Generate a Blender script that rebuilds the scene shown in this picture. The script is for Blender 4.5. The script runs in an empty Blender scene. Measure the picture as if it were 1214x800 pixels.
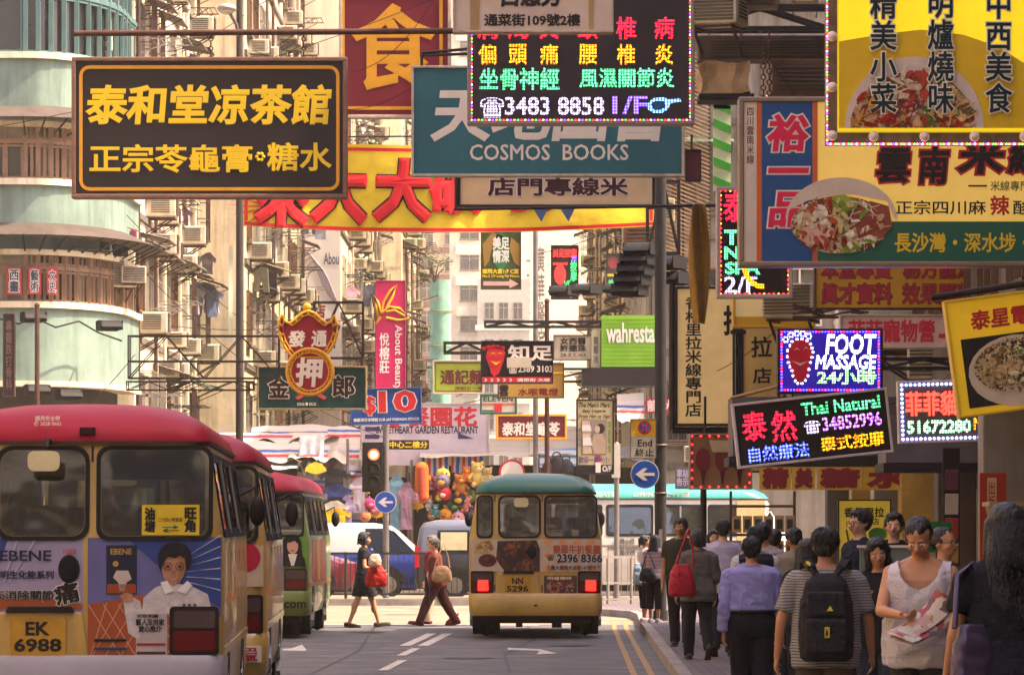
import bpy, bmesh, math, random
from mathutils import Vector, Matrix, noise as mnoise
sc = bpy.context.scene
C = sc.collection
R = random.Random(11)
PI = math.pi
rad = math.radians

# ------------------------------------------------------------------ camera
F, CX, CY, EYE = 5200.0, 625.0, 625.0, 1.68      # focal length in photo pixels, vanishing point, eye height
cam = bpy.data.cameras.new('camera')
cam_o = bpy.data.objects.new('camera', cam)
C.objects.link(cam_o)
cam_o.location = (0, 0, EYE)
cam_o.rotation_euler = (PI / 2, 0, 0)
cam.sensor_width = 36
cam.lens = F / 1214 * 36
cam.shift_x = (607 - CX) / 1214
cam.shift_y = (CY - 400) / 1214
cam.clip_start = 0.5
cam.clip_end = 4000
cam.dof.use_dof = True
cam.dof.focus_distance = 52
cam.dof.aperture_fstop = 22
sc.camera = cam_o

# ------------------------------------------------------------------ sky, sun, exposure
SUN_EL, SUN_AZ = rad(58), rad(99)               # azimuth clockwise from +Y
world = bpy.data.worlds.new('World')
sc.world = world
world.use_nodes = True
wn = world.node_tree
sky = wn.nodes.new('ShaderNodeTexSky')
sky.sky_type = 'NISHITA'
sky.sun_disc = False
sky.sun_elevation = SUN_EL
sky.sun_rotation = SUN_AZ
sky.air_density = 1.0
sky.dust_density = 6.0
sky.ozone_density = 0.6
tint = wn.nodes.new('ShaderNodeMix')
tint.data_type = 'RGBA'
tint.blend_type = 'MULTIPLY'
tint.inputs['Factor'].default_value = 1
tint.inputs['B'].default_value = (1.0, 0.88, 0.93, 1)
wn.links.new(sky.outputs[0], tint.inputs['A'])
wn.links.new(tint.outputs['Result'], wn.nodes['Background'].inputs[0])
wn.nodes['Background'].inputs[1].default_value = 0.15
sun = bpy.data.lights.new('sun', 'SUN')
sun.energy = 3.5
sun.angle = rad(0.5)
sun.color = (1.0, 0.85, 0.64)
sun_o = bpy.data.objects.new('sun', sun)
C.objects.link(sun_o)
sd = Vector((math.sin(SUN_AZ) * math.cos(SUN_EL), math.cos(SUN_AZ) * math.cos(SUN_EL), math.sin(SUN_EL)))
sun_o.rotation_euler = sd.to_track_quat('Z', 'Y').to_euler()
sc.view_settings.view_transform = 'Standard'
sc.view_settings.look = 'None'
sc.view_settings.gamma = 1
sc.view_settings.exposure = 2.0
try:
    sc.cycles.max_bounces = 6
    sc.cycles.diffuse_bounces = 3
    sc.cycles.glossy_bounces = 3
    sc.cycles.volume_bounces = 1
    sc.cycles.sample_clamp_indirect = 6
    sc.cycles.use_denoising = True
except Exception:
    pass

# ------------------------------------------------------------------ helpers
def PX(px, d): return (px - CX) / F * d           # photo column at distance d -> metres across
def PZ(py, d): return EYE - (py - CY) / F * d     # photo row at distance d -> height

def lin(h):
    if isinstance(h, tuple): return h
    h = h.lstrip('#')
    v = [int(h[i:i + 2], 16) / 255 for i in (0, 2, 4)]
    return tuple(x / 12.92 if x <= .04045 else ((x + .055) / 1.055) ** 2.4 for x in v)

MATS = {}
def M(name, col='#888888', rough=.6, metal=0., var=.18, vs=2.5, bump=0., bs=30., emit=0., spec=.28, coat=0., streak=0., trans=0.):
    """procedural material: base colour with two scales of dirt/wear noise, optional bump"""
    if name in MATS: return MATS[name]
    m = bpy.data.materials.new(name); m.use_nodes = True
    nt = m.node_tree; b = nt.nodes['Principled BSDF']
    c = lin(col)
    b.inputs['Roughness'].default_value = rough
    b.inputs['Metallic'].default_value = metal
    b.inputs['Specular IOR Level'].default_value = spec
    b.inputs['Coat Weight'].default_value = coat
    b.inputs['Base Color'].default_value = (*c, 1)
    if emit:
        b.inputs['Emission Color'].default_value = (*c, 1)
        b.inputs['Emission Strength'].default_value = emit
    if trans: b.inputs['Transmission Weight'].default_value = trans
    if var > 0 or bump > 0:
        tc = nt.nodes.new('ShaderNodeTexCoord')
        oi = nt.nodes.new('ShaderNodeObjectInfo')
        ad = nt.nodes.new('ShaderNodeVectorMath'); ad.operation = 'ADD'
        sc_ = nt.nodes.new('ShaderNodeMath'); sc_.operation = 'MULTIPLY'; sc_.inputs[1].default_value = 37.
        nt.links.new(oi.outputs['Random'], sc_.inputs[0])
        nt.links.new(tc.outputs['Object'], ad.inputs[0]); nt.links.new(sc_.outputs[0], ad.inputs[1])
    if var > 0:
        n1 = nt.nodes.new('ShaderNodeTexNoise'); n1.inputs['Scale'].default_value = vs; n1.inputs['Detail'].default_value = 6
        n1.inputs['Roughness'].default_value = .65
        nt.links.new(ad.outputs[0], n1.inputs['Vector'])
        mr = nt.nodes.new('ShaderNodeMapRange')
        mr.inputs['From Min'].default_value = .3; mr.inputs['From Max'].default_value = .7
        mr.inputs['To Min'].default_value = 1 - var; mr.inputs['To Max'].default_value = 1 + var * .5
        nt.links.new(n1.outputs[0], mr.inputs[0])
        mx = nt.nodes.new('ShaderNodeMix'); mx.data_type = 'RGBA'; mx.blend_type = 'MULTIPLY'; mx.inputs['Factor'].default_value = 1
        mx.inputs['A'].default_value = (*c, 1)
        nt.links.new(mr.outputs[0], mx.inputs['B'])
        nt.links.new(mx.outputs['Result'], b.inputs['Base Color'])
    if streak > 0:
        mp = nt.nodes.new('ShaderNodeMapping'); mp.inputs['Scale'].default_value = (3.2, 3.2, .22); nt.links.new(ad.outputs[0], mp.inputs['Vector'])
        n3 = nt.nodes.new('ShaderNodeTexNoise'); n3.inputs['Scale'].default_value = 1.; n3.inputs['Detail'].default_value = 7; n3.inputs['Roughness'].default_value = .7
        nt.links.new(mp.outputs[0], n3.inputs['Vector'])
        m3 = nt.nodes.new('ShaderNodeMapRange'); m3.inputs['From Min'].default_value = .45; m3.inputs['From Max'].default_value = .72; m3.inputs['To Min'].default_value = 1.; m3.inputs['To Max'].default_value = 1 - streak
        nt.links.new(n3.outputs[0], m3.inputs[0])
        x3 = nt.nodes.new('ShaderNodeMix'); x3.data_type = 'RGBA'; x3.blend_type = 'MULTIPLY'; x3.inputs['Factor'].default_value = 1
        nt.links.new(mx.outputs['Result'], x3.inputs['A']); nt.links.new(m3.outputs[0], x3.inputs['B']); nt.links.new(x3.outputs['Result'], b.inputs['Base Color'])
    if bump > 0:
        n2 = nt.nodes.new('ShaderNodeTexNoise'); n2.inputs['Scale'].default_value = bs; n2.inputs['Detail'].default_value = 4
        nt.links.new(ad.outputs[0], n2.inputs['Vector'])
        bp = nt.nodes.new('ShaderNodeBump'); bp.inputs['Strength'].default_value = bump; bp.inputs['Distance'].default_value = .03
        nt.links.new(n2.outputs[0], bp.inputs['Height']); nt.links.new(bp.outputs[0], b.inputs['Normal'])
    MATS[name] = m
    return m

def nodes_of(name):
    m = bpy.data.materials.new(name); m.use_nodes = True; MATS[name] = m
    nt = m.node_tree
    def N(t, **kw):
        n = nt.nodes.new('ShaderNode' + t)
        for k, v in kw.items():
            if k in n.bl_rna.properties: setattr(n, k, v)
            else: n.inputs[k].default_value = v
        return n
    return m, nt, nt.nodes['Principled BSDF'], N, nt.links.new

def LED(name, col, strength=4., pitch=.043, dark='#100c12'):
    """lamp-dot face: a grid of glowing dots"""
    if name in MATS: return MATS[name]
    m, nt, b, N, L = nodes_of(name)
    b.inputs['Base Color'].default_value = (*lin(dark), 1); b.inputs['Roughness'].default_value = .5
    tc = N('TexCoord'); sx = N('SeparateXYZ'); L(tc.outputs['Object'], sx.inputs[0])
    outs = []
    for ax in ('X', 'Z'):
        a = N('Math', operation='DIVIDE'); a.inputs[1].default_value = pitch; L(sx.outputs[ax], a.inputs[0])
        f = N('Math', operation='FRACT'); L(a.outputs[0], f.inputs[0])
        s = N('Math', operation='SUBTRACT'); s.inputs[1].default_value = .5; L(f.outputs[0], s.inputs[0])
        p = N('Math', operation='MULTIPLY'); L(s.outputs[0], p.inputs[0]); L(s.outputs[0], p.inputs[1])
        outs.append(p)
    d = N('Math', operation='ADD'); L(outs[0].outputs[0], d.inputs[0]); L(outs[1].outputs[0], d.inputs[1])
    mr = N('MapRange'); mr.inputs['From Min'].default_value = .05; mr.inputs['From Max'].default_value = .2
    mr.inputs['To Min'].default_value = strength; mr.inputs['To Max'].default_value = strength * .08
    L(d.outputs[0], mr.inputs[0])
    b.inputs['Emission Color'].default_value = (*lin(col), 1)
    L(mr.outputs[0], b.inputs['Emission Strength'])
    return m

class MB:
    """collects raw geometry for ONE mesh"""
    def __init__(s): s.v = []; s.f = []; s.m = []; s.sm = []
    def add(s, vs, fs, m=0, smooth=False):
        o = len(s.v); s.v += [tuple(v) for v in vs]
        for f in fs: s.f.append(tuple(i + o for i in f)); s.m.append(m); s.sm.append(smooth)
        return s
    def box(s, c, d, m=0, rz=0., mat=None):
        x, y, z = (k / 2 for k in d)
        vs = [Vector((a * x, b * y, e * z)) for e in (-1, 1) for b in (-1, 1) for a in (-1, 1)]
        if mat is not None: vs = [mat @ v for v in vs]
        elif rz: q = Matrix.Rotation(rz, 3, 'Z'); vs = [q @ v for v in vs]
        vs = [v + Vector(c) for v in vs]
        return s.add(vs, [(0, 2, 3, 1), (4, 5, 7, 6), (0, 1, 5, 4), (2, 6, 7, 3), (0, 4, 6, 2), (1, 3, 7, 5)], m)
    def bx(s, x0, x1, y0, y1, z0, z1, m=0):
        return s.box(((x0 + x1) / 2, (y0 + y1) / 2, (z0 + z1) / 2), (abs(x1 - x0), abs(y1 - y0), abs(z1 - z0)), m)
    def bar(s, p, q, w, h=None, m=0):
        p, q = Vector(p), Vector(q); d = q - p
        if d.length < 1e-6: return s
        mt = d.to_track_quat('Z', 'Y').to_matrix()
        return s.box((p + q) / 2, (w, h or w, d.length), m, mat=mt)
    def cone(s, p, q, r0, r1, n=10, m=0, caps=True, smooth=True):
        p, q = Vector(p), Vector(q); d = q - p
        mt = d.to_track_quat('Z', 'Y').to_matrix()
        vs = []
        for c, r in ((p, r0), (q, r1)):
            for i in range(n):
                a = 2 * PI * i / n; vs.append(c + mt @ Vector((r * math.cos(a), r * math.sin(a), 0)))
        fs = [(i, (i + 1) % n, n + (i + 1) % n, n + i) for i in range(n)]
        s.add(vs, fs, m, smooth)
        if caps: s.add(vs, [tuple(range(n - 1, -1, -1)), tuple(range(n, 2 * n))], m, False)
        return s
    def cyl(s, p, q, r, n=10, m=0): return s.cone(p, q, r, r, n, m)
    def tube(s, pts, r, n=6, m=0):
        pts = [Vector(p) for p in pts]; vs = []; k = len(pts)
        for i, p in enumerate(pts):
            d = (pts[min(i + 1, k - 1)] - pts[max(i - 1, 0)])
            mt = d.to_track_quat('Z', 'Y').to_matrix()
            rr = r[i] if isinstance(r, (list, tuple)) else r
            for j in range(n):
                a = 2 * PI * j / n; vs.append(p + mt @ Vector((rr * math.cos(a), rr * math.sin(a), 0)))
        fs = [(i * n + j, i * n + (j + 1) % n, (i + 1) * n + (j + 1) % n, (i + 1) * n + j) for i in range(k - 1) for j in range(n)]
        s.add(vs, fs, m, True)
        s.add(vs, [tuple(range(n - 1, -1, -1)), tuple(range((k - 1) * n, k * n))], m)
        return s
    def ell(s, c, r, n=12, k=8, m=0, mat=None):
        vs = []; c = Vector(c)
        if not isinstance(r, (tuple, list)): r = (r, r, r)
        for i in range(1, k):
            t = PI * i / k
            for j in range(n):
                a = 2 * PI * j / n
                vs.append(Vector((r[0] * math.sin(t) * math.cos(a), r[1] * math.sin(t) * math.sin(a), r[2] * math.cos(t))))
        vs += [Vector((0, 0, r[2])), Vector((0, 0, -r[2]))]
        if mat is not None: vs = [mat @ v for v in vs]
        vs = [v + c for v in vs]
        fs = [(i * n + j, (i + 1) * n + j, (i + 1) * n + (j + 1) % n, i * n + (j + 1) % n) for i in range(k - 2) for j in range(n)]
        t, b = (k - 1) * n, (k - 1) * n + 1
        fs += [(t, j, (j + 1) % n) for j in range(n)] + [(b, (k - 2) * n + (j + 1) % n, (k - 2) * n + j) for j in range(n)]
        return s.add(vs, fs, m, True)
    def caps(s, p, q, r0, r1, n=10, m=0):
        """round-ended tapered limb, closed"""
        p, q = Vector(p), Vector(q)
        s.cone(p, q, r0, r1, n, m); s.ell(p, r0, n, 6, m); s.ell(q, r1, n, 6, m); return s
    def rings(s, rs, m=0, smooth=True, cap=True):
        n = len(rs[0]); vs = [p for r in rs for p in r]
        fs = [(i * n + j, i * n + (j + 1) % n, (i + 1) * n + (j + 1) % n, (i + 1) * n + j) for i in range(len(rs) - 1) for j in range(n)]
        s.add(vs, fs, m, smooth)
        if cap: s.add(vs, [tuple(range(n - 1, -1, -1)), tuple(range((len(rs) - 1) * n, len(rs) * n))], m)
        return s
    def plate(s, pts, y0, y1, m=0, side=None):
        """outline in x,z extruded from y0 (front) to y1"""
        n = len(pts)
        a = sum(pts[i][0] * pts[(i + 1) % n][1] - pts[(i + 1) % n][0] * pts[i][1] for i in range(n))
        if a < 0: pts = pts[::-1]
        vs = [(x, y0, z) for x, z in pts] + [(x, y1, z) for x, z in pts]
        s.add(vs, [tuple(range(n))], m)
        s.add(vs, [tuple(range(2 * n - 1, n - 1, -1))] + [(i, n + i, n + (i + 1) % n, (i + 1) % n) for i in range(n)], m if side is None else side)
        return s
    def torus(s, c, R_, r, axis=(0, 1, 0), n=24, k=6, m=0, a0=0., a1=2 * PI):
        mt = Vector(axis).to_track_quat('Z', 'Y').to_matrix(); c = Vector(c); full = abs(a1 - a0 - 2 * PI) < 1e-4
        cnt = n if full else n + 1; vs = []
        for i in range(cnt):
            a = a0 + (a1 - a0) * i / n; o = Vector((math.cos(a), math.sin(a), 0))
            for j in range(k):
                b = 2 * PI * j / k; vs.append(c + mt @ (o * (R_ + r * math.cos(b)) + Vector((0, 0, r * math.sin(b)))))
        fs = []
        for i in range(n):
            i2 = (i + 1) % cnt
            for j in range(k): fs.append((i * k + j, i2 * k + j, i2 * k + (j + 1) % k, i * k + (j + 1) % k))
        return s.add(vs, fs, m, True)
    def mesh(s, name, mats):
        me = bpy.data.meshes.new(name)
        me.from_pydata(s.v, [], s.f)
        me.polygons.foreach_set('material_index', s.m)
        me.polygons.foreach_set('use_smooth', s.sm)
        for m in (mats if isinstance(mats, (list, tuple)) else [mats]): me.materials.append(m)
        me.update(); return me
    def build(s, name, mats, parent=None, loc=(0, 0, 0), bevel=0., sharp=None):
        return obj(name, s.mesh(name, mats), parent, loc, bevel, sharp)

def obj(name, me, parent=None, loc=(0, 0, 0), bevel=0., sharp=None):
    o = bpy.data.objects.new(name, me); C.objects.link(o)
    o.location = loc
    if parent is not None: o.parent = parent
    if bevel:
        md = o.modifiers.new('bevel', 'BEVEL'); md.width = bevel; md.segments = 2; md.limit_method = 'ANGLE'; md.angle_limit = rad(40)
    if sharp: me.set_sharp_from_angle(angle=rad(sharp))
    return o

def tag(o, label, cat, group=None):
    o['label'] = label; o['category'] = cat
    if group: o['group'] = group
    return o
def thing(name, label, cat, loc=(0, 0, 0), rz=0., group=None):
    o = bpy.data.objects.new(name, None); C.objects.link(o); o.location = (*loc, 0)[:3]; o.rotation_euler = (0, 0, rz)
    o.empty_display_size = .2
    return tag(o, label, cat, group)
def struct(o, kind='structure'): o['kind'] = kind; return o
def dup(root, loc=None, rz=None, label=None):
    r = root.copy(); C.objects.link(r)
    if loc is not None: r.location = loc
    if rz is not None: r.rotation_euler = (0, 0, rz)
    if label: r['label'] = label
    for ch in list(root.children):
        c = ch.copy(); C.objects.link(c); c.parent = r
        for g in list(ch.children):
            d = g.copy(); C.objects.link(d); d.parent = c
    return r

def rrect(x0, z0, x1, z1, r, n=4):
    pts = []
    for cx, cz, a in ((x1 - r, z0 + r, -90), (x1 - r, z1 - r, 0), (x0 + r, z1 - r, 90), (x0 + r, z0 + r, 180)):
        for i in range(n + 1):
            t = rad(a + 90 * i / n); pts.append((cx + r * math.cos(t), cz + r * math.sin(t)))
    return pts
def circ(cx, cz, rx, rz=None, n=24, a0=0, a1=360):
    rz = rx if rz is None else rz
    return [(cx + rx * math.cos(rad(a0 + (a1 - a0) * i / n)), cz + rz * math.sin(rad(a0 + (a1 - a0) * i / n))) for i in range(n + (a1 - a0 != 360))]

def text_mesh(s, w, h, bold=.015, depth=.01, shear=0., res=2, fit=None):
    """lettering as a solid, centred, facing -Y, fitted to w x h; returns (mesh, scale box)"""
    cu = bpy.data.curves.new('lettering', 'FONT'); cu.body = s; cu.align_x = 'CENTER'
    cu.resolution_u = res; cu.shear = shear; cu.bevel_depth = max(bold, 1e-4); cu.bevel_resolution = 0; cu.space_line = 1.0
    o = bpy.data.objects.new('lettering', cu); C.objects.link(o)
    dg = bpy.context.evaluated_depsgraph_get(); dg.update()
    me = bpy.data.meshes.new_from_object(o.evaluated_get(dg))
    C.objects.unlink(o); bpy.data.objects.remove(o); bpy.data.curves.remove(cu)
    n = len(me.vertices); co = [0.] * (3 * n); me.vertices.foreach_get('co', co)
    if n == 0: return me, fit
    xs, ys, zs = co[0::3], co[1::3], co[2::3]
    if fit is None: fit = (min(xs), max(xs), min(ys), max(ys))
    x0, x1, y0, y1 = fit; zm = max(max(zs), 1e-6)
    out = []
    for x, y, z in zip(xs, ys, zs):
        out += [(x - (x0 + x1) / 2) * w / max(x1 - x0, 1e-6), -z / zm * depth, (y - (y0 + y1) / 2) * h / max(y1 - y0, 1e-6)]
    me.vertices.foreach_set('co', out); me.materials.clear()
    if 'custom_normal' in me.attributes: me.attributes.remove(me.attributes['custom_normal'])
    me.shade_flat(); me.update()
    return me, fit
# ------------------------------------------------------------------ ground, road, pavements
def wear_mat(name, c0, c1, c2, rough=.85, sc1=.35, sc2=60., bump=.25, crack=True):
    m, nt, b, N, L = nodes_of(name)
    tc = N('TexCoord')
    n1 = N('TexNoise', Scale=sc1, Detail=8., Roughness=.7); L(tc.outputs['Object'], n1.inputs['Vector'])
    n2 = N('TexNoise', Scale=sc2, Detail=3.); L(tc.outputs['Object'], n2.inputs['Vector'])
    r = N('ValToRGB'); L(n1.outputs[0], r.inputs[0])
    e = r.color_ramp.elements
    e[0].position, e[0].color = .35, (*lin(c0), 1); e[1].position, e[1].color = .68, (*lin(c2), 1)
    k = e.new(.5); k.color = (*lin(c1), 1)
    mr = N('MapRange'); mr.inputs['To Min'].default_value = .6; mr.inputs['To Max'].default_value = 1.35; L(n2.outputs[0], mr.inputs[0])
    mx = N('Mix', data_type='RGBA', blend_type='MULTIPLY'); mx.inputs['Factor'].default_value = 1
    L(r.outputs[0], mx.inputs['A']); L(mr.outputs[0], mx.inputs['B'])
    L(mx.outputs['Result'], b.inputs['Base Color'])
    b.inputs['Roughness'].default_value = rough
    bp = N('Bump', Strength=bump, Distance=.01); L(n2.outputs[0], bp.inputs['Height']); L(bp.outputs[0], b.inputs['Normal'])
    return m
asphalt = wear_mat('asphalt', '#2a2829', '#444141', '#646058', rough=.7, sc1=1.1, sc2=24., bump=.5)
concrete = wear_mat('pale_concrete_road', '#655a48', '#756a55', '#857860', sc1=.5)
kerbm = wear_mat('kerb_stone', '#6d655f', '#857b72', '#978c80', sc1=2.)

def paver_mat():
    m, nt, b, N, L = nodes_of('paver_brick')
    tc = N('TexCoord')
    br = N('TexBrick'); br.offset = .5
    br.inputs['Scale'].default_value = 1.; br.inputs['Brick Width'].default_value = .22; br.inputs['Row Height'].default_value = .22
    br.inputs['Mortar Size'].default_value = .012; br.inputs['Mortar Smooth'].default_value = .2
    br.inputs['Color1'].default_value = (*lin('#554a4c'), 1); br.inputs['Color2'].default_value = (*lin('#6d605f'), 1)
    br.inputs['Mortar'].default_value = (*lin('#2b2628'), 1)
    L(tc.outputs['Object'], br.inputs['Vector'])
    n1 = N('TexNoise', Scale=.9, Detail=7., Roughness=.7); L(tc.outputs['Object'], n1.inputs['Vector'])
    mr = N('MapRange'); mr.inputs['From Min'].default_value = .3; mr.inputs['From Max'].default_value = .7
    mr.inputs['To Min'].default_value = .6; mr.inputs['To Max'].default_value = 1.15; L(n1.outputs[0], mr.inputs[0])
    mx = N('Mix', data_type='RGBA', blend_type='MULTIPLY'); mx.inputs['Factor'].default_value = 1
    L(br.outputs['Color'], mx.inputs['A']); L(mr.outputs[0], mx.inputs['B']); L(mx.outputs['Result'], b.inputs['Base Color'])
    bp = N('Bump', Strength=.5, Distance=.008); bp.invert = True; L(br.outputs['Fac'], bp.inputs['Height']); L(bp.outputs[0], b.inputs['Normal'])
    b.inputs['Roughness'].default_value = .8
    return m
pavers = paver_mat()

def sheet(name, pts, z, m):
    mb = MB(); mb.add([(x, y, z) for x, y in pts], [tuple(range(len(pts)))])
    return struct(mb.build(name, m))
sheet('ground', [(-900, -900), (900, -900), (900, 1800), (-900, 1800)], -.012, wear_mat('dusty_ground', '#6f675f', '#7d746a', '#8d8376'))
sheet('road', [(-4.9, -80), (3.2, -80), (3.2, 76.2), (-9, 76.2)], -.006, asphalt)
sheet('crossing_road', [(-120, 76.2), (120, 76.2), (120, 111), (-120, 111)], -.004, concrete)
sheet('market_street', [(-10, 111), (4, 111), (4, 600), (-10, 600)], -.002, concrete)
def slab(name, pts, h, top, edge, kw=.14):
    """raised pavement with a kerb stone round it"""
    mb = MB(); n = len(pts)
    c = Vector((sum(p[0] for p in pts) / n, sum(p[1] for p in pts) / n))
    a = sum(pts[i][0] * pts[(i + 1) % n][1] - pts[(i + 1) % n][0] * pts[i][1] for i in range(n))
    if a < 0: pts = pts[::-1]
    inn = []
    for i in range(n):
        p0, p1, p2 = (Vector(pts[(i + k) % n]) for k in (-1, 0, 1))
        d = ((p1 - p0).normalized() + (p2 - p1).normalized()).normalized()
        inn.append(p1 + Vector((-d.y, d.x)) * kw)
    vs = [(x, y, -.01) for x, y in pts] + [(x, y, h) for x, y in pts] + [(q.x, q.y, h) for q in inn]
    fs = [(i, (i + 1) % n, n + (i + 1) % n, n + i) for i in range(n)] + [(n + i, n + (i + 1) % n, 2 * n + (i + 1) % n, 2 * n + i) for i in range(n)]
    mb.add(vs, fs, 1)
    mb.add([(q.x, q.y, h + .002) for q in inn], [tuple(range(n))], 0)
    return struct(mb.build(name, [top, edge]))
KERB = [(1.15, -80), (1.35, 20), (1.64, 50), (1.87, 73), (1.98, 79), (1.92, 81.6), (1.55, 83.2), (1.1, 84), (.95, 86), (.95, 98)]
slab('pavement', KERB + [(60, 98), (60, 79), (13, 79), (13, -80)], .13, pavers, kerbm)
slab('pavement', [(-4.9, -80), (-4.9, 20), (-5.0, 40), (-5.1, 70), (-6.2, 75), (-9, 76), (-60, 76), (-60, -80)], .13, pavers, kerbm)
slab('traffic_island', [(-60, 94.6), (-.2, 94.6), (.3, 95.2), (.3, 97.2), (-.2, 97.9), (-60, 97.9)], .14, concrete, kerbm)
slab('pavement', [(-60, 109.2), (60, 109.2), (60, 113), (-60, 113)], .13, concrete, kerbm)

# painted markings (each its own sheet of paint)
def paint_mat(name, col):
    m, nt, b, N, L = nodes_of(name)
    tc = N('TexCoord'); n = N('TexNoise', Scale=9., Detail=8., Roughness=.75); L(tc.outputs['Object'], n.inputs['Vector'])
    r = N('ValToRGB'); L(n.outputs[0], r.inputs[0])
    r.color_ramp.elements[0].position, r.color_ramp.elements[0].color = .36, (*lin('#4a4544'), 1)
    r.color_ramp.elements[1].position, r.color_ramp.elements[1].color = .47, (*lin(col), 1)
    L(r.outputs[0], b.inputs['Base Color']); b.inputs['Roughness'].default_value = .7
    return m
white_paint, yellow_paint = paint_mat('road_paint_white', '#b9b0a2'), paint_mat('road_paint_yellow', '#94703a')
def gp(px, py):
    d = EYE * F / (py - CY); return (PX(px, d), d)
def marking(name, polys, m, z=.001):
    mb = MB()
    for p in polys: mb.add([(x, y, z) for x, y in p], [tuple(range(len(p)))])
    return struct(mb.build(name, m))
for i in range(2):
    o = .42 - .2 * i
    ln = [(KERB[k][0] - o, KERB[k][1]) for k in range(5)]
    marking('yellow_line', [[(a[0] - .038, a[1]), (a[0] + .038, a[1]), (b[0] + .038, b[1]), (b[0] - .038, b[1])] for a, b in zip(ln, ln[1:])], yellow_paint)
for px0, py0, px1, py1, w in ((448, 794, 472, 782, 12), (470, 776.5, 488, 768, 11), (473.5, 765, 506, 750.5, 13), (495, 765, 525, 750.5, 13)):
    a, b = gp(px0, py0), gp(px1, py1); wa = w * a[1] / F
    marking('lane_dash', [[(a[0], a[1]), (a[0] + wa * 1.0, a[1]), (b[0] + wa, b[1]), (b[0], b[1])]], white_paint)
for d0 in (44, 36, 28, 20, 12):
    marking('lane_dash', [[(-1.72, d0), (-1.6, d0), (-1.63, d0 + 2.6), (-1.75, d0 + 2.6)]], white_paint)
marking('road_arrow', [[gp(602, 769.6), gp(602, 767.4), gp(640, 769.0), gp(660, 774.0), gp(636, 775.2), gp(640, 771.0)]], white_paint)
marking('road_arrow', [[gp(335, 770.5), gp(335, 768.8), gp(345, 768.3), gp(358, 763.8), gp(363, 769.5), gp(362, 771)]], white_paint)
marking('stop_line', [[(-8.5, 76.9), (.2, 75.4), (.2, 75.75), (-8.5, 77.25)]], white_paint, .002)
# cast-iron covers and thin tar seams in the road
iron = M('cast_iron', '#2c2a2a', .5, .4, var=.4, vs=12, bump=.6, bs=60)
for cx, cy, r in ((-.75, 56.5, .33), (.6, 62.5, .3), (-2.6, 70.5, .33), (.9, 45, .33)):
    marking('manhole_cover', [[(cx + r * math.cos(k * PI / 12), cy + r * math.sin(k * PI / 12)) for k in range(24)]], iron, .003)
tar = M('tar_seam', '#1d1b1e', .6, var=.3)
for pts in (((-3.6, 50), (-.5, 51.2), (1.2, 50.7)), ((-.2, 51), (-.3, 58), (.1, 66), (0, 76)), ((-4.5, 63), (-2.2, 64), (1.3, 63.2)), ((-2.4, 40), (-2.5, 50), (-2.3, 60), (-2.6, 75))):
    marking('tar_seam', [[(a[0] - .02, a[1] - .01), (a[0] + .02, a[1] + .02), (b[0] + .02, b[1] + .02), (b[0] - .02, b[1] - .01)] for a, b in zip(pts, pts[1:])], tar, -.002)
# ------------------------------------------------------------------ buildings
glass_dark = M('window_glass', '#232a2c', .12, var=.5, vs=1.3, spec=.8)
glass_pale = M('curtained_glass', '#5d5445', .25, var=.6, vs=2.2)
cream = M('cream_render', '#e2d2b0', .9, var=.3, vs=.7, bump=.2, bs=8, streak=.45)
cream2 = M('buff_render', '#dac8a4', .9, var=.35, vs=.6, bump=.2, bs=8, streak=.5)
white_r = M('white_render', '#ddd0b6', .9, var=.15, vs=.6, streak=.25)
grey_r = M('grey_render', '#857b6c', .9, var=.3, vs=.7, streak=.5)
wood_fr = M('brown_window_frame', '#6b4e3a', .7, var=.3)
pale_fr = M('pale_window_frame', '#c0b7a2', .6, var=.25)
alu = M('aluminium', '#a39c90', .4, .7, var=.2)
teal_fr = M('grey_green_window_frame', '#4c6a66', .6, var=.25)
green_r = M('pale_green_render', '#76897a', .9, var=.3, vs=.9, bump=.2, bs=7, streak=.4)
dark_metal = M('dark_steel', '#2a2423', .6, .3, var=.3, vs=6)
rusty = M('rusty_steel', '#4a2f26', .75, .2, var=.4, vs=8)
corr = M('corrugated_awning', '#6b5c50', .7, var=.45, vs=3)
corr2 = M('green_awning', '#5d6b52', .7, var=.4, vs=3)
ac_m = M('air_conditioner_shell', '#c4b79c', .6, var=.3, vs=5)
black = M('matt_black', '#15120f', .7, var=.2)
conc_dark = M('grimy_concrete', '#6a6056', .9, var=.4, vs=.9, streak=.4)

def facade_loc(P, th, s, z, out=0.):
    u = Vector((math.cos(th), math.sin(th), 0)); n = Vector((math.sin(th), -math.cos(th), 0))
    return Vector((P[0], P[1], 0)) + u * s + n * out + Vector((0, 0, z))

def window(parent, s, z, w, h, fr, gl, cols=2, open_leaf=False, sill=True):
    mb = MB(); t = .05
    mb.bx(s - w / 2, s + w / 2, -.02, .02, z, z + h, 1)
    for i in range(cols + 1):
        x = s - w / 2 + w * i / cols; mb.bx(x - t / 2, x + t / 2, -.09, .01, z, z + h, 0)
    for k in (0, .68, 1): mb.bx(s - w / 2 - t / 2, s + w / 2 + t / 2, -.088, .012, z + k * h - t / 2, z + k * h + t / 2, 0)
    if sill: mb.bx(s - w / 2 - .1, s + w / 2 + .1, -.16, .014, z - .13, z - .05, 2)
    if open_leaf:
        q = Matrix.Rotation(rad(-R.uniform(40, 80)), 3, 'Z'); ww = w / cols
        mb.box(Vector((s + w / 2, -.09, z + h * .34)) + q @ Vector((-ww / 2, 0, 0)), (ww, .03, h * .66), 0, mat=q)
    mb.build('window', [fr, gl, conc_dark], parent)

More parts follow.
